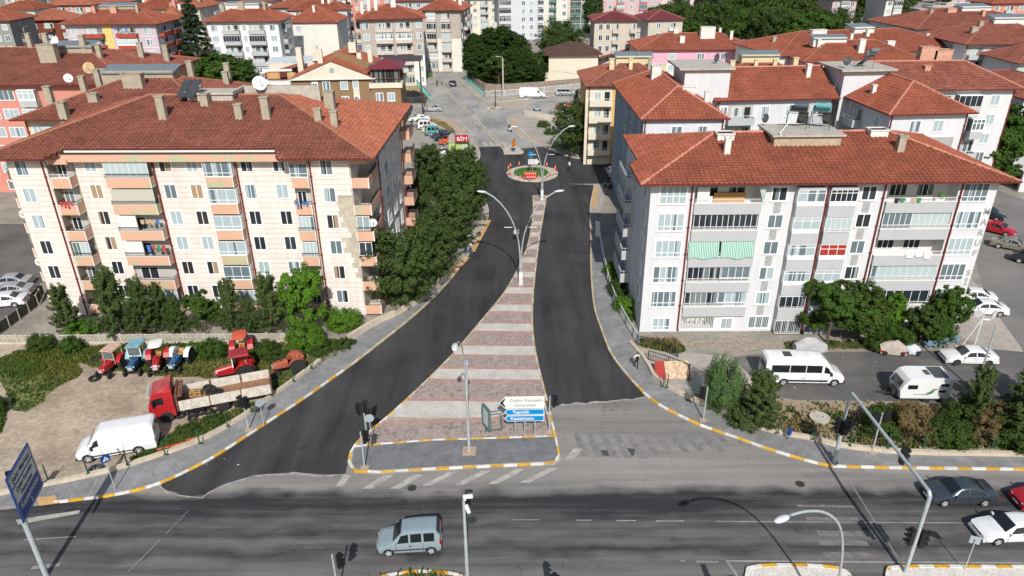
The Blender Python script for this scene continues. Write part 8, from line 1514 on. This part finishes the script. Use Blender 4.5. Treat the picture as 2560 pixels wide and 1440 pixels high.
# ---------------------------------------------------------------- vegetation
def leafmat(name, c1, c2, n=(2.5, .2)):
    m = M(name, c1, .75, n=n, attr=.30, col2=c2, spec=.08); t = m.node_tree; b = t.nodes['Principled BSDF']; src = b.inputs['Base Color'].links[0].from_socket
    tr = t.nodes.new('ShaderNodeBsdfTranslucent'); t.links.new(src, tr.inputs[0]); mx = t.nodes.new('ShaderNodeMixShader'); mx.inputs[0].default_value = .28; t.links.new(b.outputs[0], mx.inputs[1]); t.links.new(tr.outputs[0], mx.inputs[2]); t.links.new(mx.outputs[0], t.nodes['Material Output'].inputs[0]); return m
PINE = leafmat('pine_needles', (.098, .145, .038), (.036, .062, .020)); PINEL = leafmat('young_pine_needles', (.115, .155, .048), (.045, .075, .026)); DECI = leafmat('broad_leaves', (.082, .150, .026), (.034, .070, .014)); BRIT = leafmat('bright_leaves', (.12, .24, .025), (.06, .14, .015)); FIRM = leafmat('fir_needles', (.050, .078, .032), (.024, .042, .018)); BUSHM = leafmat('bush_leaves', (.078, .125, .026), (.036, .066, .015)); DRYM = leafmat('dry_brown_leaves', (.24, .165, .075), (.13, .10, .045)); WILM = leafmat('willow_leaves', (.13, .22, .075), (.07, .13, .04)); POPM = leafmat('poplar_leaves', (.055, .100, .020), (.025, .050, .012)); BARK = M('tree_bark', (.10, .075, .055), .95, n=(4, .3))
def crown_mesh(name, kind, seed, mat, leaf=.22, n=7000):
    """unit-height crown: clumps of small faces; x, y in units of height"""
    r = np.random.default_rng(seed)
    if kind in ('pine', 'bigpine'):
        pts_ = []; cs_ = []; nl = 17
        for i in range(nl):
            z = .13+.80*i/(nl-1); Lb = (.33*(1.08-z)**.62 if kind == 'pine' else .40*math.sqrt(max(.05, 1-((z-.48)/.56)**2))); nb = 7 if kind == 'pine' else 9
            for a in r.uniform(0, 6.283, nb):
                L_ = Lb*r.uniform(.55, 1.2); zz = z+r.uniform(-.025, .025); up = r.uniform(.05, .16)
                for t in (.4, .62, .82, 1.0): pts_.append((L_*t*math.cos(a)+r.uniform(-.012, .012), L_*t*math.sin(a)+r.uniform(-.012, .012), zz+up*t*t)); cs_.append(.050-.018*t if kind == 'pine' else .058-.016*t)
        for z in np.linspace(.7, 1.0, 7): pts_.append((0, 0, z)); cs_.append(.022)
        cx, cy, cz = np.array(pts_).T; cr = np.array(cs_)*r.uniform(.7, 1.25, len(cs_)); K = len(cs_); fl = 1.05
    elif kind == 'fir':
        K = 330; z = r.uniform(.06, .99, K)**.9; z = np.round(z*17)/17+r.uniform(-.012, .012, K); R = .27*(1.03-z); a = r.uniform(0, 6.283, K); q = r.uniform(.3, 1, K)**.7; cx, cy, cz = R*q*np.cos(a), R*q*np.sin(a), z-.05*q; cr = r.uniform(.02, .045, K)*(1.25-z*.7); fl = .5
    elif kind == 'poplar':
        K = 170; z = r.uniform(.10, .99, K); R = .15*np.clip(np.sin(np.pi*np.clip(z*.9+.12, 0, 1))**.6, .1, 1)*r.uniform(.75, 1.15, K); a = r.uniform(0, 6.283, K); q = r.uniform(.4, 1, K)**.5; cx, cy, cz = R*q*np.cos(a), R*q*np.sin(a), z; cr = r.uniform(.028, .055, K); fl = 1.15
    elif kind == 'bush':
        K = 110; v = r.normal(size=(K, 3)); v /= np.linalg.norm(v, axis=1)[:, None]; q = r.uniform(.3, 1, K)[:, None]**.5; v = v*q; cx, cy, cz = v[:, 0]*.62, v[:, 1]*.55, np.abs(.42+v[:, 2]*.46); cr = r.uniform(.08, .15, K); fl = .9
    elif kind == 'willow':
        K = 120; v = r.normal(size=(K, 3)); v /= np.linalg.norm(v, axis=1)[:, None]; q = r.uniform(.5, 1, K)[:, None]**.5; v = v*q; cx, cy, cz = v[:, 0]*.36, v[:, 1]*.36, .52+v[:, 2]*.46; cr = r.uniform(.05, .08, K); fl = 2.2
    elif kind == 'sparse':
        K = 60; v = r.normal(size=(K, 3)); v /= np.linalg.norm(v, axis=1)[:, None]; q = r.uniform(.2, 1, K)[:, None]**.5; v = v*q; cx, cy, cz = v[:, 0]*.36, v[:, 1]*.36, .55+v[:, 2]*.42; cr = r.uniform(.04, .08, K); fl = 1.2
    else:       # broad: big lobes of clumps
        L = 9; la = r.uniform(0, 6.283, L); lc = np.c_[.22*np.cos(la), .22*np.sin(la), r.uniform(.38, .80, L)]; lc[0] = (0, 0, .78); K = 210; w = r.integers(0, L, K); v = r.normal(size=(K, 3)); v /= np.linalg.norm(v, axis=1)[:, None]; q = r.uniform(.75, 1.08, K)[:, None]; p = lc[w]+v*q*np.array([.20, .20, .17]); cx, cy, cz = p.T; cr = r.uniform(.035, .07, K); fl = .8
    k = r.integers(0, K, n); d = r.normal(size=(n, 3)); d /= np.linalg.norm(d, axis=1)[:, None]; rad = cr[k]*r.uniform(.3, 1.15, n)**.6
    c = np.c_[cx[k], cy[k], cz[k]]+d*rad[:, None]*np.array([1, 1, fl])
    ctr = np.array([0, 0, .5]); o_ = c-ctr; o_ /= np.linalg.norm(o_, axis=1)[:, None]+1e-6; nrm = d*.9+o_*.8+r.normal(size=(n, 3))*.55; nrm[:, 2] += .3; nrm /= np.linalg.norm(nrm, axis=1)[:, None]; t = np.cross(nrm, r.normal(size=(n, 3))); t /= np.linalg.norm(t, axis=1)[:, None]; b = np.cross(nrm, t)
    s = leaf*r.uniform(.55, 1.3, n)[:, None]; asp = {'pine': .42, 'bigpine': .45, 'fir': .4, 'willow': .3}.get(kind, .75); P = np.stack([c-t*s*.5, c+b*s*asp*.5, c+t*s*.5, c-b*s*asp*.5], 1).reshape(-1, 3)
    me = bpy.data.meshes.new(name); me.vertices.add(n*4); me.vertices.foreach_set('co', P.ravel()); me.loops.add(n*4); me.loops.foreach_set('vertex_index', np.arange(n*4, dtype=np.int32)); me.polygons.add(n); me.polygons.foreach_set('loop_start', np.arange(0, n*4, 4, dtype=np.int32)); me.polygons.foreach_set('loop_total', np.full(n, 4, dtype=np.int32)); me.materials.append(mat)
    tone = r.uniform(0, 1, K); at = me.attributes.new('rnd', 'FLOAT', 'FACE'); at.data.foreach_set('value', np.clip(tone[k]*.7+r.uniform(0, .3, n), 0, 1)); me.update(); me.validate(); return me
def trunk_mesh(name, kind, seed):
    r = random.Random(seed); m = MB(); top = {'fir': .97, 'poplar': .9, 'pine': .9, 'bush': .3, 'willow': .6, 'bigpine': .8}.get(kind, .62); pts = []; x = y = 0
    for i in range(6): t = i/5; pts.append((x, y, top*t)); x += r.uniform(-.012, .012); y += r.uniform(-.012, .012)
    R0 = {'bush': .012, 'fir': .018, 'poplar': .016}.get(kind, .022); m.tube(pts, [R0*(1-.8*i/5) for i in range(6)], 7)
    if kind not in ('poplar',):
        for i in range(9):
            t = r.uniform(.25, .8); a = r.uniform(0, 6.28); z = top*t; L = (.24 if kind != 'fir' else .2*(1-t)); m.tube([(0, 0, z), (L*.5*math.cos(a), L*.5*math.sin(a), z+.05), (L*math.cos(a), L*math.sin(a), z+.14*(kind != 'fir'))], [R0*.4, R0*.28, R0*.12], 5)
    return m.mesh(name, BARK)
_T = {}
def proto(kind, mat, seed, hclass):
    k = (kind, mat.name, seed, hclass)
    if k not in _T:
        n, lf = {'near': (15000, .040), 'mid': (9000, .045), 'far': (3000, .075)}[hclass]
        if kind == 'bush': lf *= 1.25; n = int(n*.6)
        if kind in ('fir', 'poplar'): lf *= .65
        if kind == 'sparse': n = int(n*.3); lf *= .85
        _T[k] = (crown_mesh('crown', kind, seed, mat, lf, n), trunk_mesh('trunk', kind, seed))
    return _T[k]
NM = {'pine': 'pine_tree', 'bigpine': 'pine_tree', 'fir': 'fir_tree', 'poplar': 'poplar_tree', 'broad': 'leafy_tree', 'bush': 'bush', 'willow': 'willow_tree', 'sparse': 'dry_shrub'}
CATN = {'bush': 'bush', 'sparse': 'shrub'}
_rt = random.Random(21)
def tree(label, px, py, h, kind, mat, hc='near', wide=1.0, group=None, seed=None, z=0, loc=None, depth=None):
    a, b = proto(kind, mat, _rt.randrange(2) if seed is None else seed, hc); root = thing(NM[kind], label, CATN.get(kind, 'tree'), loc or G(px, py, z), _rt.uniform(0, 6.28), group)
    mobj('crown', a, root); mobj('trunk', b, root); root.scale = (h*wide, h*(depth or wide), h); return root
gp = 'trees and shrubs in front of the cream block'
for lab, px, py, h, k, mt, wd in (('small ragged pine at the left end of the row before the cream block', 178, 836, 5.2, 'pine', PINEL, .9), ('tall ragged pine on the left of the row before the cream block', 300, 842, 7.0, 'pine', PINEL, .9), ('broad pine right of the tall ragged one before the cream block', 368, 838, 5.8, 'pine', PINE, .95), ('low bushy pine third along the row before the cream block', 450, 836, 4.0, 'pine', PINE, .9),
    ('dark round tree in the middle of the row before the cream block', 518, 838, 4.9, 'broad', DECI, .8), ('pointed pine right of the dark round tree before the cream block', 590, 838, 5.8, 'pine', PINEL, .8), ('greyish pine left of the bright green tree', 686, 840, 6.4, 'pine', PINEL, .85), ('short pine between the pointed and the greyish one', 634, 842, 4.0, 'pine', PINE, .85),
    ('bright yellow-green maple at the right end of the row before the cream block', 768, 832, 7.6, 'broad', BRIT, .75), ('low bright bush under the yellow-green maple', 770, 868, 2.8, 'bush', BRIT, 1.15), ('low green vine over the fence by the left end pine', 212, 838, 1.8, 'bush', BRIT, 1.6), ('bright green vine bush beside the right corner of the cream block', 858, 818, 2.2, 'bush', BRIT, 1.5), ('dark pine growing close to the left block wall', 410, 822, 4.8, 'pine', PINE, .85)):
    tree(lab, px, py, h, k, mt, 'near', wd, gp)
gp = 'pines along the left pavement'
for lab, px, py, h, k, wd in (('large round pine nearest the camera on the left pavement', 1012, 768, 8.4, 'bigpine', 1.02), ('round pine just behind the nearest one on the left pavement', 1085, 705, 7.6, 'bigpine', .92), ('pine overhanging the two walkers on the left pavement', 1128, 636, 9.6, 'pine', 1.05), ('tall pine in the middle of the left pavement group', 1168, 570, 10.5, 'pine', 1.0), ('pine with drooping pale branches in the left pavement group', 1142, 520, 8.2, 'pine', 1.1), ('broad pine at the back left of the pavement group', 1072, 500, 8.0, 'bigpine', .95), ('pine below the kiosk, left one', 1085, 462, 6.0, 'pine', 1.25), ('pine below the kiosk, right one', 1158, 462, 5.2, 'bigpine', 1.1), ('dark pine at the kerb bend below the kiosk', 1185, 520, 7.0, 'bigpine', .82), ('small pine against the cream block side wall', 1052, 560, 7.2, 'pine', 1.0)):
    tree(lab, px, py, h, k, PINE, 'near', wd, gp)
tree('leafy dark green tree before the lower balconies of the right block', 2068, 858, 6.6, 'broad', DECI, 'near', 1.15, None, 0, depth=.8); tree('leafy green tree right behind the big one before the right block', 2140, 852, 6.4, 'broad', BUSHM, 'near', 1.0, None, 1)
for lab, px, py, h, k, mt, wd in (('green shrub left of the covered cart before the right block', 2232, 866, 2.8, 'bush', DECI, 1.0), ('bright climbing vine at the balcony right of the big leafy tree', 2222, 835, 4.6, 'broad', BRIT, .8), ('thin-leaved tree above the covered cart', 2295, 866, 4.6, 'broad', BUSHM, .85), ('leafy tree at the right corner of the right block', 2355, 840, 5.6, 'broad', DECI, .8), ('low bush at the foot of the thin-leaved tree', 2185, 872, 1.6, 'bush', BUSHM, 1.2), ('shrub between the covered cart and the blue sofa', 2330, 850, 3.4, 'bush', DECI, 1.0)):
    tree(lab, px, py, h, k, mt, 'near', wd, 'greenery before the right block')
tree('feathery pale green willow beside the right pavement signal', 1800, 1030, 5.2, 'willow', WILM, 'near', .9, None, 0); tree('sparse young pine beyond the willow on the waste ground', 1893, 1066, 5.0, 'pine', PINEL, 'near', 1.15, None, 1)
gp = 'shrubs and young trees on the waste ground'
for lab, px, py, h, k, mt, wd in (('tall dry brown shrub under the caravan', 2262, 1100, 3.6, 'sparse', DRYM, 1.1), ('green bush left of the tall dry brown shrub', 2205, 1080, 2.6, 'bush', BUSHM, 1.1), ('dry brown shrub beside the conifer sapling', 2445, 1112, 3.0, 'sparse', DRYM, 1.1), ('slim conifer sapling beside the side lane lamp post', 2425, 1062, 5.2, 'pine', PINEL, .8), ('dark pine at the right edge of the waste ground', 2545, 1090, 5.6, 'pine', PINE, 1.25), ('low green bush at the right edge before the pine', 2520, 1112, 2.2, 'bush', BUSHM, 1.5), ('dry low shrub between the gantry and the caravan', 2310, 1108, 1.8, 'sparse', DRYM, 1.4), ('green bush between the two dry shrubs', 2365, 1104, 2.4, 'bush', BUSHM, 1.4), ('low olive bush under the sparse young pine', 1860, 1062, 1.8, 'bush', PINEL, 1.4), ('dark bush left of the slim conifer sapling', 2395, 1060, 2.4, 'bush', BUSHM, 1.1), ('second dark pine beyond the right edge', 2620, 1050, 6.0, 'pine', PINE, 1.2), ('tangle of dry twigs at the low wall corner', 2470, 1075, 2.8, 'sparse', DRYM, 1.3)):
    tree(lab, px, py, h, k, mt, 'near', wd, gp)
gp = 'wild bushes round the tractor yard'
for lab, px, py, h, wd, mt in (('green bush at the left end of the concrete fence', 105, 872, 1.7, 1.3, BUSHM), ('green bush second from the left along the concrete fence', 180, 876, 1.5, 1.3, DECI), ('leafy bush between the blue tractor and the red-canopy one', 535, 892, 2.0, 1.2, DECI), ('yellowish weed clump above the white-fendered tractor', 488, 880, 1.1, 1.5, BRIT), ('green bush right of the red-canopy tractor', 660, 888, 1.5, 1.6, BUSHM), ('dark bush above the rusty tractor', 700, 905, 1.2, 1.8, BUSHM), ('leafy bush beside the low wall above the rusty tractor', 800, 880, 1.2, 1.8, BUSHM), ('green weeds between the lorry and the green posts', 540, 1062, 1.0, 1.6, BUSHM), ('green weed clump behind the white panel van', 470, 1085, .9, 1.8, BUSHM), ('low bush where the grass meets the raised wall', 862, 868, 1.0, 1.8, BUSHM), ('bush at the far left edge beside the path', -10, 1030, 1.6, 1.2, BUSHM)):
    tree(lab, px, py, h, 'bush', mt, 'near', wd, gp)
tree('round hedge in the garden below the black awning', 1545, 690, 1.8, 'bush', BRIT, 'near', 1.6, 'garden hedge behind the curved railing'); tree('round hedge in the middle of the narrow garden', 1552, 735, 2.0, 'bush', BUSHM, 'near', 1.4, 'garden hedge behind the curved railing'); tree('round hedge at the near end of the narrow garden', 1568, 778, 1.9, 'bush', BRIT, 'near', 1.3, 'garden hedge behind the curved railing')
# beyond the roundabout
tree('broad dark pine beside the yellow block across the plaza', 1425, 392, 9.0, 'bigpine', PINE, 'mid', 1.0); tree('tall narrow fir against the yellow block', 1512, 396, 14.5, 'fir', FIRM, 'mid', 1.0); tree('low bush under the narrow fir', 1487, 398, 3.4, 'bush', DECI, 'mid', 1.2); tree('small fir at the end of the retaining wall', 1440, 290, 5.6, 'fir', FIRM, 'mid', 1.5)
tree('green shrub strip beside the plaza wall, upper one', 1358, 318, 1.6, 'bush', DECI, 'mid', 1.6); tree('green shrub strip beside the plaza wall, lower one', 1378, 336, 1.4, 'bush', DECI, 'mid', 2)
gp = 'poplars and trees in the central clump'
for i, (px, py, h, k, wd, w_) in enumerate(((1192, 205, 17, 'poplar', 1.7, 'at the left edge'), (1215, 214, 15, 'broad', .9, 'front left'), (1225, 190, 19, 'poplar', 1.6, 'left of centre, tall'), (1248, 216, 13, 'broad', 1.0, 'front, second from the left'), (1258, 195, 20, 'poplar', 1.6, 'tallest in the middle'), (1285, 216, 13, 'broad', 1.0, 'front, in the middle'), (1282, 185, 17, 'poplar', 1.8, 'at the back, in the middle'), (1312, 212, 14, 'poplar', 1.5, 'bright one right of centre'), (1318, 216, 12, 'broad', 1.0, 'front, second from the right'), (1345, 208, 13, 'broad', 1.0, 'at the right edge'), (1185, 175, 15, 'broad', .9, 'at the back left'), (1352, 212, 9, 'broad', 1.2, 'low at the right edge'), (1240, 170, 17, 'broad', .9, 'at the back, behind the tallest'), (1300, 180, 15, 'broad', .9, 'back right'))):
    tree('dark green tree of the central clump, '+w_, px, py, h*.68, 'poplar' if i % 3 else k, leafmat('plume_leaves', (.085, .145, .03), (.035, .065, .015)) if i in (7, 3, 9) else POPM, 'mid', 2.3 if i % 3 else wd*1.1, gp)
gp = 'pines behind the brown-roofed house'
for px, py, h, w_ in ((1375, 165, 12.5, 'left one'), (1402, 158, 14.5, 'middle one'), (1430, 165, 12, 'right one'), (1395, 178, 11, 'front one')): tree('broad dark pine behind the brown-roofed house, '+w_, px, py, h*.85, 'bigpine', PINE, 'mid', 1.15, gp)
tree('dark fir left of the central clump', 1150, 168, 9, 'fir', FIRM, 'mid', 1.4); tree('tall poplar beside the tall towers', 1480, 95, 21, 'poplar', POPM, 'mid', 1.2)
for px, py, h, w_ in ((1026, 175, 8, 'left one'), (1062, 168, 7, 'right one'), (1012, 208, 6, 'below the street'), (1048, 172, 5, 'small one'), (985, 180, 7, 'behind the gazebo')): tree('fir by the far roundabout, '+w_, px, py, h, 'fir', FIRM, 'mid', 1.5, 'firs by the far roundabout')
tree('very tall dark cedar rising behind the long roofs', 508, 212, 24, 'fir', FIRM, 'near', 1.25); tree('twin-topped cedar behind the gabled house, left top', 812, 158, 16, 'fir', FIRM, 'mid', .9, 'twin cedars behind the gabled house'); tree('twin-topped cedar behind the gabled house, right top', 834, 160, 15, 'fir', FIRM, 'mid', .9, 'twin cedars behind the gabled house')
gp = 'trees between the long roofs and the gabled house'
for px, py, h, w_ in ((500, 225, 9, 'leftmost'), (530, 235, 11, 'tallest'), (560, 232, 10, 'centre right'), (590, 235, 8, 'rightmost'), (545, 215, 9, 'back'), (430, 200, 10, 'under the cedar'), (590, 205, 7, 'behind, right'), (650, 168, 7, 'against the bright white block'), (500, 200, 8, 'behind, left')): tree('dark leafy tree in the clump beside the gabled house, '+w_, px+26, py+4, h, 'broad', DECI, 'mid', 1.15, gp)
for px, py, h, w_ in ((18, 225, 9, 'lower'), (2, 205, 10, 'upper'), (110, 160, 9, 'beside the lamp'), (130, 170, 8, 'right of the lamp'), (90, 165, 8, 'left of the lamp')): tree('green tree at the upper left, '+w_, px, py, h, 'broad', DECI, 'mid', 1.0, 'trees at the upper left')
gp = 'trees in the park'
k = 0; rr = random.Random(4)
rows = [(12, 1700, 2300, 62), (-8, 1760, 2280, 62), (34, 1690, 2260, 56), (56, 1650, 2200, 52), (80, 1640, 2140, 48), (104, 1690, 2110, 46), (124, 1840, 2080, 44), (140, 1930, 2050, 42)]
side = lambda x: 'left' if x < 1850 else ('middle' if x < 2050 else 'right')
for ri, (y_, xa, xb, stp) in enumerate(rows):
    x = xa; nr = 0
    while x < xb:
        nr += 1
        px, py = x+rr.uniform(-12, 12), y_+rr.uniform(-6, 6); kd = rr.choice(['broad', 'broad', 'bigpine', 'broad', 'fir' if ri < 4 else 'bigpine']); mt = PINE if kd == 'bigpine' else (FIRM if kd == 'fir' else rr.choice([DECI, DECI, POPM, leafmat('light_park_leaves', (.075, .15, .022), (.035, .08, .014))]))
        tree(('light green' if mt.name.startswith('light') else 'dark green')+' %s park tree, %s from the left in the %s row' % ({'broad': 'leafy', 'fir': 'pointed fir', 'bigpine': 'broad pine'}[kd], ['first', 'second', 'third', 'fourth', 'fifth', 'sixth', 'seventh', 'eighth', 'ninth', 'tenth', 'eleventh', 'twelfth', 'thirteenth', 'fourteenth', 'fifteenth'][min(14, nr-1)], ['seventh', 'eighth', 'sixth', 'fifth', 'fourth', 'third', 'second', 'first'][ri]), px, py+8, rr.uniform(10, 15) if kd != 'fir' else rr.uniform(13, 18), kd, mt, 'mid' if ri > 4 else 'far', 1.0 if kd != 'fir' else 1.1, gp); x += stp*rr.uniform(.7, 1.15)
gp = 'trees shading the street behind the right blocks'
for px, py, h, w_ in ((2460, 470, 10, 'nearest'), (2500, 440, 12, 'second'), (2540, 400, 13, 'third, at the edge'), (2432, 425, 11, 'left of the group'), (2420, 385, 9, 'behind the patterned wall'), (2520, 370, 10, 'far one'), (2560, 350, 12, 'at the right edge'), (2480, 400, 9, 'middle one'), (2580, 300, 10, 'topmost')): tree('shaded tree behind the right blocks, '+w_, px, py, h, 'broad', DECI, 'mid', 1.05, gp)
for px, py, h, k_, w_ in ((1640, 128, 9, 'fir', 'pointed dark one'), (1700, 120, 10, 'broad', 'bright one'), (1740, 122, 10, 'broad', 'second bright one'), (1780, 112, 10, 'broad', 'third bright one'), (1535, 62, 8, 'fir', 'small fir before the pink towers'), (1625, 62, 8, 'broad', 'tree before the pink towers'), (1700, 70, 9, 'broad', 'tree at the climbing street'), (2375, 190, 9, 'fir', 'slim fir before the bluish white block'), (2395, 200, 8, 'fir', 'second slim fir before the bluish white block'), (2290, 120, 7, 'broad', 'bush by the channel wall')): tree('background tree, '+w_, px, py, h, k_, FIRM if k_ == 'fir' else DECI, 'mid', 1.0)
# ---- grass and weeds
def tufts(name, label, poly, n, mats, h=(.12, .45), seed=0, z=.015, cat='grass', w_=.05):
    r = random.Random(seed); xs = [p[0] for p in poly]; ys = [p[1] for p in poly]; x0, x1, y0, y1 = max(min(xs), -62), max(xs), min(ys), max(ys); V = []; F_ = []; MI = []; rn = []; c = 0; tries = 0
    cl = [(r.uniform(x0, x1), r.uniform(y0, y1), r.uniform(.5, 2.6), r.choice([0, 0, 0, 1, 1, 2, 2, 3]) % len(mats)) for _ in range(int((x1-x0)*(y1-y0)/7)+4)]
    while c < n and tries < n*6:
        tries += 1
        q = cl[r.randrange(len(cl))]; x, y = r.gauss(q[0], q[2]), r.gauss(q[1], q[2]*.7)
        if not inside((x, y), poly): continue
        hh = r.uniform(*h)*r.uniform(.5, 1); mi = r.randrange(len(mats)) if r.random() < .15 else q[3]
        for _ in range(3):
            a = r.uniform(0, 6.28); dx, dy = math.cos(a)*w_*r.uniform(.6, 1.8), math.sin(a)*w_*r.uniform(.6, 1.8); lx, ly = r.uniform(-.12, .12), r.uniform(-.12, .12); b_ = len(V)
            V += [(x-dx, y-dy, z), (x+dx, y+dy, z), (x+lx+dx*.3, y+ly+dy*.3, z+hh), (x+lx-dx*.3, y+ly-dy*.3, z+hh*.9)]; F_.append((b_, b_+1, b_+2, b_+3)); MI.append(mi); rn.append(r.random())
        c += 1
    me = bpy.data.meshes.new(name); me.from_pydata(V, [], F_); [me.materials.append(m) for m in mats]; me.polygons.foreach_set('material_index', MI); at = me.attributes.new('rnd', 'FLOAT', 'FACE'); at.data.foreach_set('value', rn); o = mobj(name, me); return tag(o, label, cat, kind='stuff')
GR = [leafmat('grass_blades', (.10, .17, .035), (.055, .10, .02)), leafmat('weed_leaves', (.075, .14, .026), (.04, .08, .016)), leafmat('yellow_weed', (.20, .20, .045), (.12, .13, .03)), leafmat('straw', (.33, .25, .11), (.22, .16, .07))]
tufts('grass', 'rough green and yellow grass behind the tractors', gr1, 14000, GR, h=(.08, .36), seed=1); tufts('grass', 'grass and weeds between the lorry and the low wall', gr2, 6500, GR, seed=2); tufts('grass', 'green grass by the path at the left edge', gr3, 3000, GR[:2], seed=3)
tufts('weeds', 'dry weeds over the reddish waste ground', wild, 5500, [GR[1], GR[3], GR[3], GR[1]], h=(.08, .5), seed=4); tufts('weeds', 'dry tall weeds beside the ramp at the right block', PL([(1600, 850), (1690, 855), (1715, 880), (1690, 885), (1600, 868)]), 1500, [GR[3], GR[1], GR[3]], h=(.2, .7), seed=5)
tufts('weeds', 'flowering weeds in the near planter', pl1, 1100, [GR[1], DRYM, GR[1], leafmat('bright_sprouts', (.16, .28, .04), (.1, .2, .03))], h=(.1, .45), seed=6, z=.15, w_=.05); tufts('grass', 'grass under the shrubs before the right block', PL([(1960, 855), (2440, 850), (2440, 872), (1960, 874)]), 2500, [GR[1], GR[3]], h=(.05, .25), seed=8, z=.02)
tufts('dry_grass', 'straw-coloured grass beside the small car park', dryt, 2500, [GR[3]], h=(.05, .25), seed=9)
tufts('grass', 'garden grass beside the curved railing', garden, 3000, GR[:2], h=(.1, .4), seed=10)
# ---- more of the town
WL = [PLAS, OFFW, CREAM, TAU, PINKS, BEI, ROSE, PLASG]; r9 = random.Random(9)
desc = {'pale_plaster': 'pale', 'off_white_plaster': 'off-white', 'cream_plaster': 'cream', 'taupe_plaster': 'taupe', 'salmon_plaster': 'salmon', 'beige_plaster': 'beige', 'rose_plaster': 'rose', 'grey_plaster': 'grey'}
far_ = [(-20, 26, 105, 20, 'above the dark brown block'), (108, 14, 232, 13, 'with cream and brown stripes above the lilac block'), (240, 6, 330, 4, 'next to the skylight roof at the top'), (315, 24, 425, 26, 'with long roof right of the lilac block'), (430, 20, 500, 20, 'left of the tall cedar top'), (398, 45, 440, 46, 'tucked behind the lilac block'), (665, 20, 760, 24, 'above the bright white block'), (715, 28, 848, 32, 'with skylight left of the taupe blocks'), (735, -2, 850, 0, 'at the top left of centre'), (870, -6, 975, -4, 'behind the left taupe block'), (972, 4, 1068, 8, 'with orange roof between the taupe blocks'), (1170, -2, 1290, -6, 'with orange roof right of the twin blocks'), (500, 2, 600, 4, 'beyond the bright white block'), (600, 4, 665, 6, 'at the top, right of the cedar'), (0, -8, 80, -8, 'at the very top left'), (2080, 0, 2160, 2, 'with burgundy roof among the park trees'), (2215, -2, 2270, 0, 'small at the end of the park'), (2480, 10, 2600, 4, 'yellowish at the top right corner')]
for i, (x0_, ya, x1_, yb, w_) in enumerate(far_):
    wl = WL[(i*3+1) % len(WL)]; hz_ = 13 if y_ else 13; n_ = int((x1_-x0_)/22)
    house('%s apartment block %s' % (desc[wl.name], w_), (x0_, ya), (x1_, yb), 14, r9.uniform(13, 18), rise=3, over=.9, rz=math.radians(r9.uniform(-7, 9)), wall=wl, cols=[((q+.5)/max(2, n_), 'w' if q % 2 == 0 else 'b', 1.4 if q % 2 == 0 else 3.2) for q in range(max(2, n_))], colsR=[(.3, 'w'), (.7, 'b', 3)], tile=BURG if 'burgundy' in w_ else r9.choice([TILEF, TILE, TILEB]), trow=.9, tcol=.9, chim=[(r9.uniform(.2, .8), r9.uniform(.3, .45), 2.0, .9, .7, r9.choice([CHIM, CHW, M('pink_chimney')])) for _ in range(3)], minz=4)
for i in range(64):
    x = r9.uniform(-150, 235); y = 395+(i % 4)*42+r9.uniform(-10, 10); x = -250+(i//4)*33+r9.uniform(-6, 6); 
    if 60 < x < 215 and y < 470: continue
    wl = r9.choice(WL); root = thing('apartment_building', '%s far block with tiled roof, %s from the left in the %s skyline row' % (desc[wl.name], ['first', 'second', 'third', 'fourth', 'fifth', 'sixth', 'seventh', 'eighth', 'ninth', 'tenth', 'eleventh', 'twelfth', 'thirteenth', 'fourteenth', 'fifteenth', 'sixteenth'][i//4], ['nearest', 'second', 'third', 'furthest'][i % 4]), 'apartment building', (x, y, 0), math.radians(r9.uniform(-12, 12)), 'far blocks at the top of the picture')
    L, dp, hh = r9.uniform(18, 26), r9.uniform(13, 17), r9.uniform(12, 20); m = MB(); m.b2((.8, .8, 0), (L-.8, dp-.8, hh)); m.build('wall', wl, root); P_, R_, zf = hip_planes(0, 0, L, dp, hh, 3); m = MB()
    for pl in P_: m.poly([(p[0], p[1], zf(*p)) for p in pl[0]])
    m.poly([(0, 0, hh-.05), (0, dp, hh-.05), (L, dp, hh-.05), (L, 0, hh-.05)]); m.build('roof', TILEF, root)
    for k_ in range(int(hh/2.8)):
        for q in range(5): window(root, 2.4+(L-4.8)*q/4, .79, hh-1.5-2.8*k_, 0, 1.5 if q % 2 else 2.6, 1.4, 2, 0, .1, far=True)
for i, (x, y, h) in enumerate([(-230+i*29+r9.uniform(-8, 8), 385+(i % 5)*34, r9.uniform(9, 15)) for i in range(18)]):
    if 60 < x < 215: continue
    tree('far tree between the skyline blocks, %s from the left' % ['first', 'second', 'third', 'fourth', 'fifth', 'sixth', 'seventh', 'eighth', 'ninth', 'tenth', 'eleventh', 'twelfth', 'thirteenth', 'fourteenth', 'fifteenth', 'sixteenth', 'seventeenth', 'last'][i], 0, 0, h, 'broad', DECI, 'far', 1.0, 'far trees between the blocks', loc=(x, y, 0))
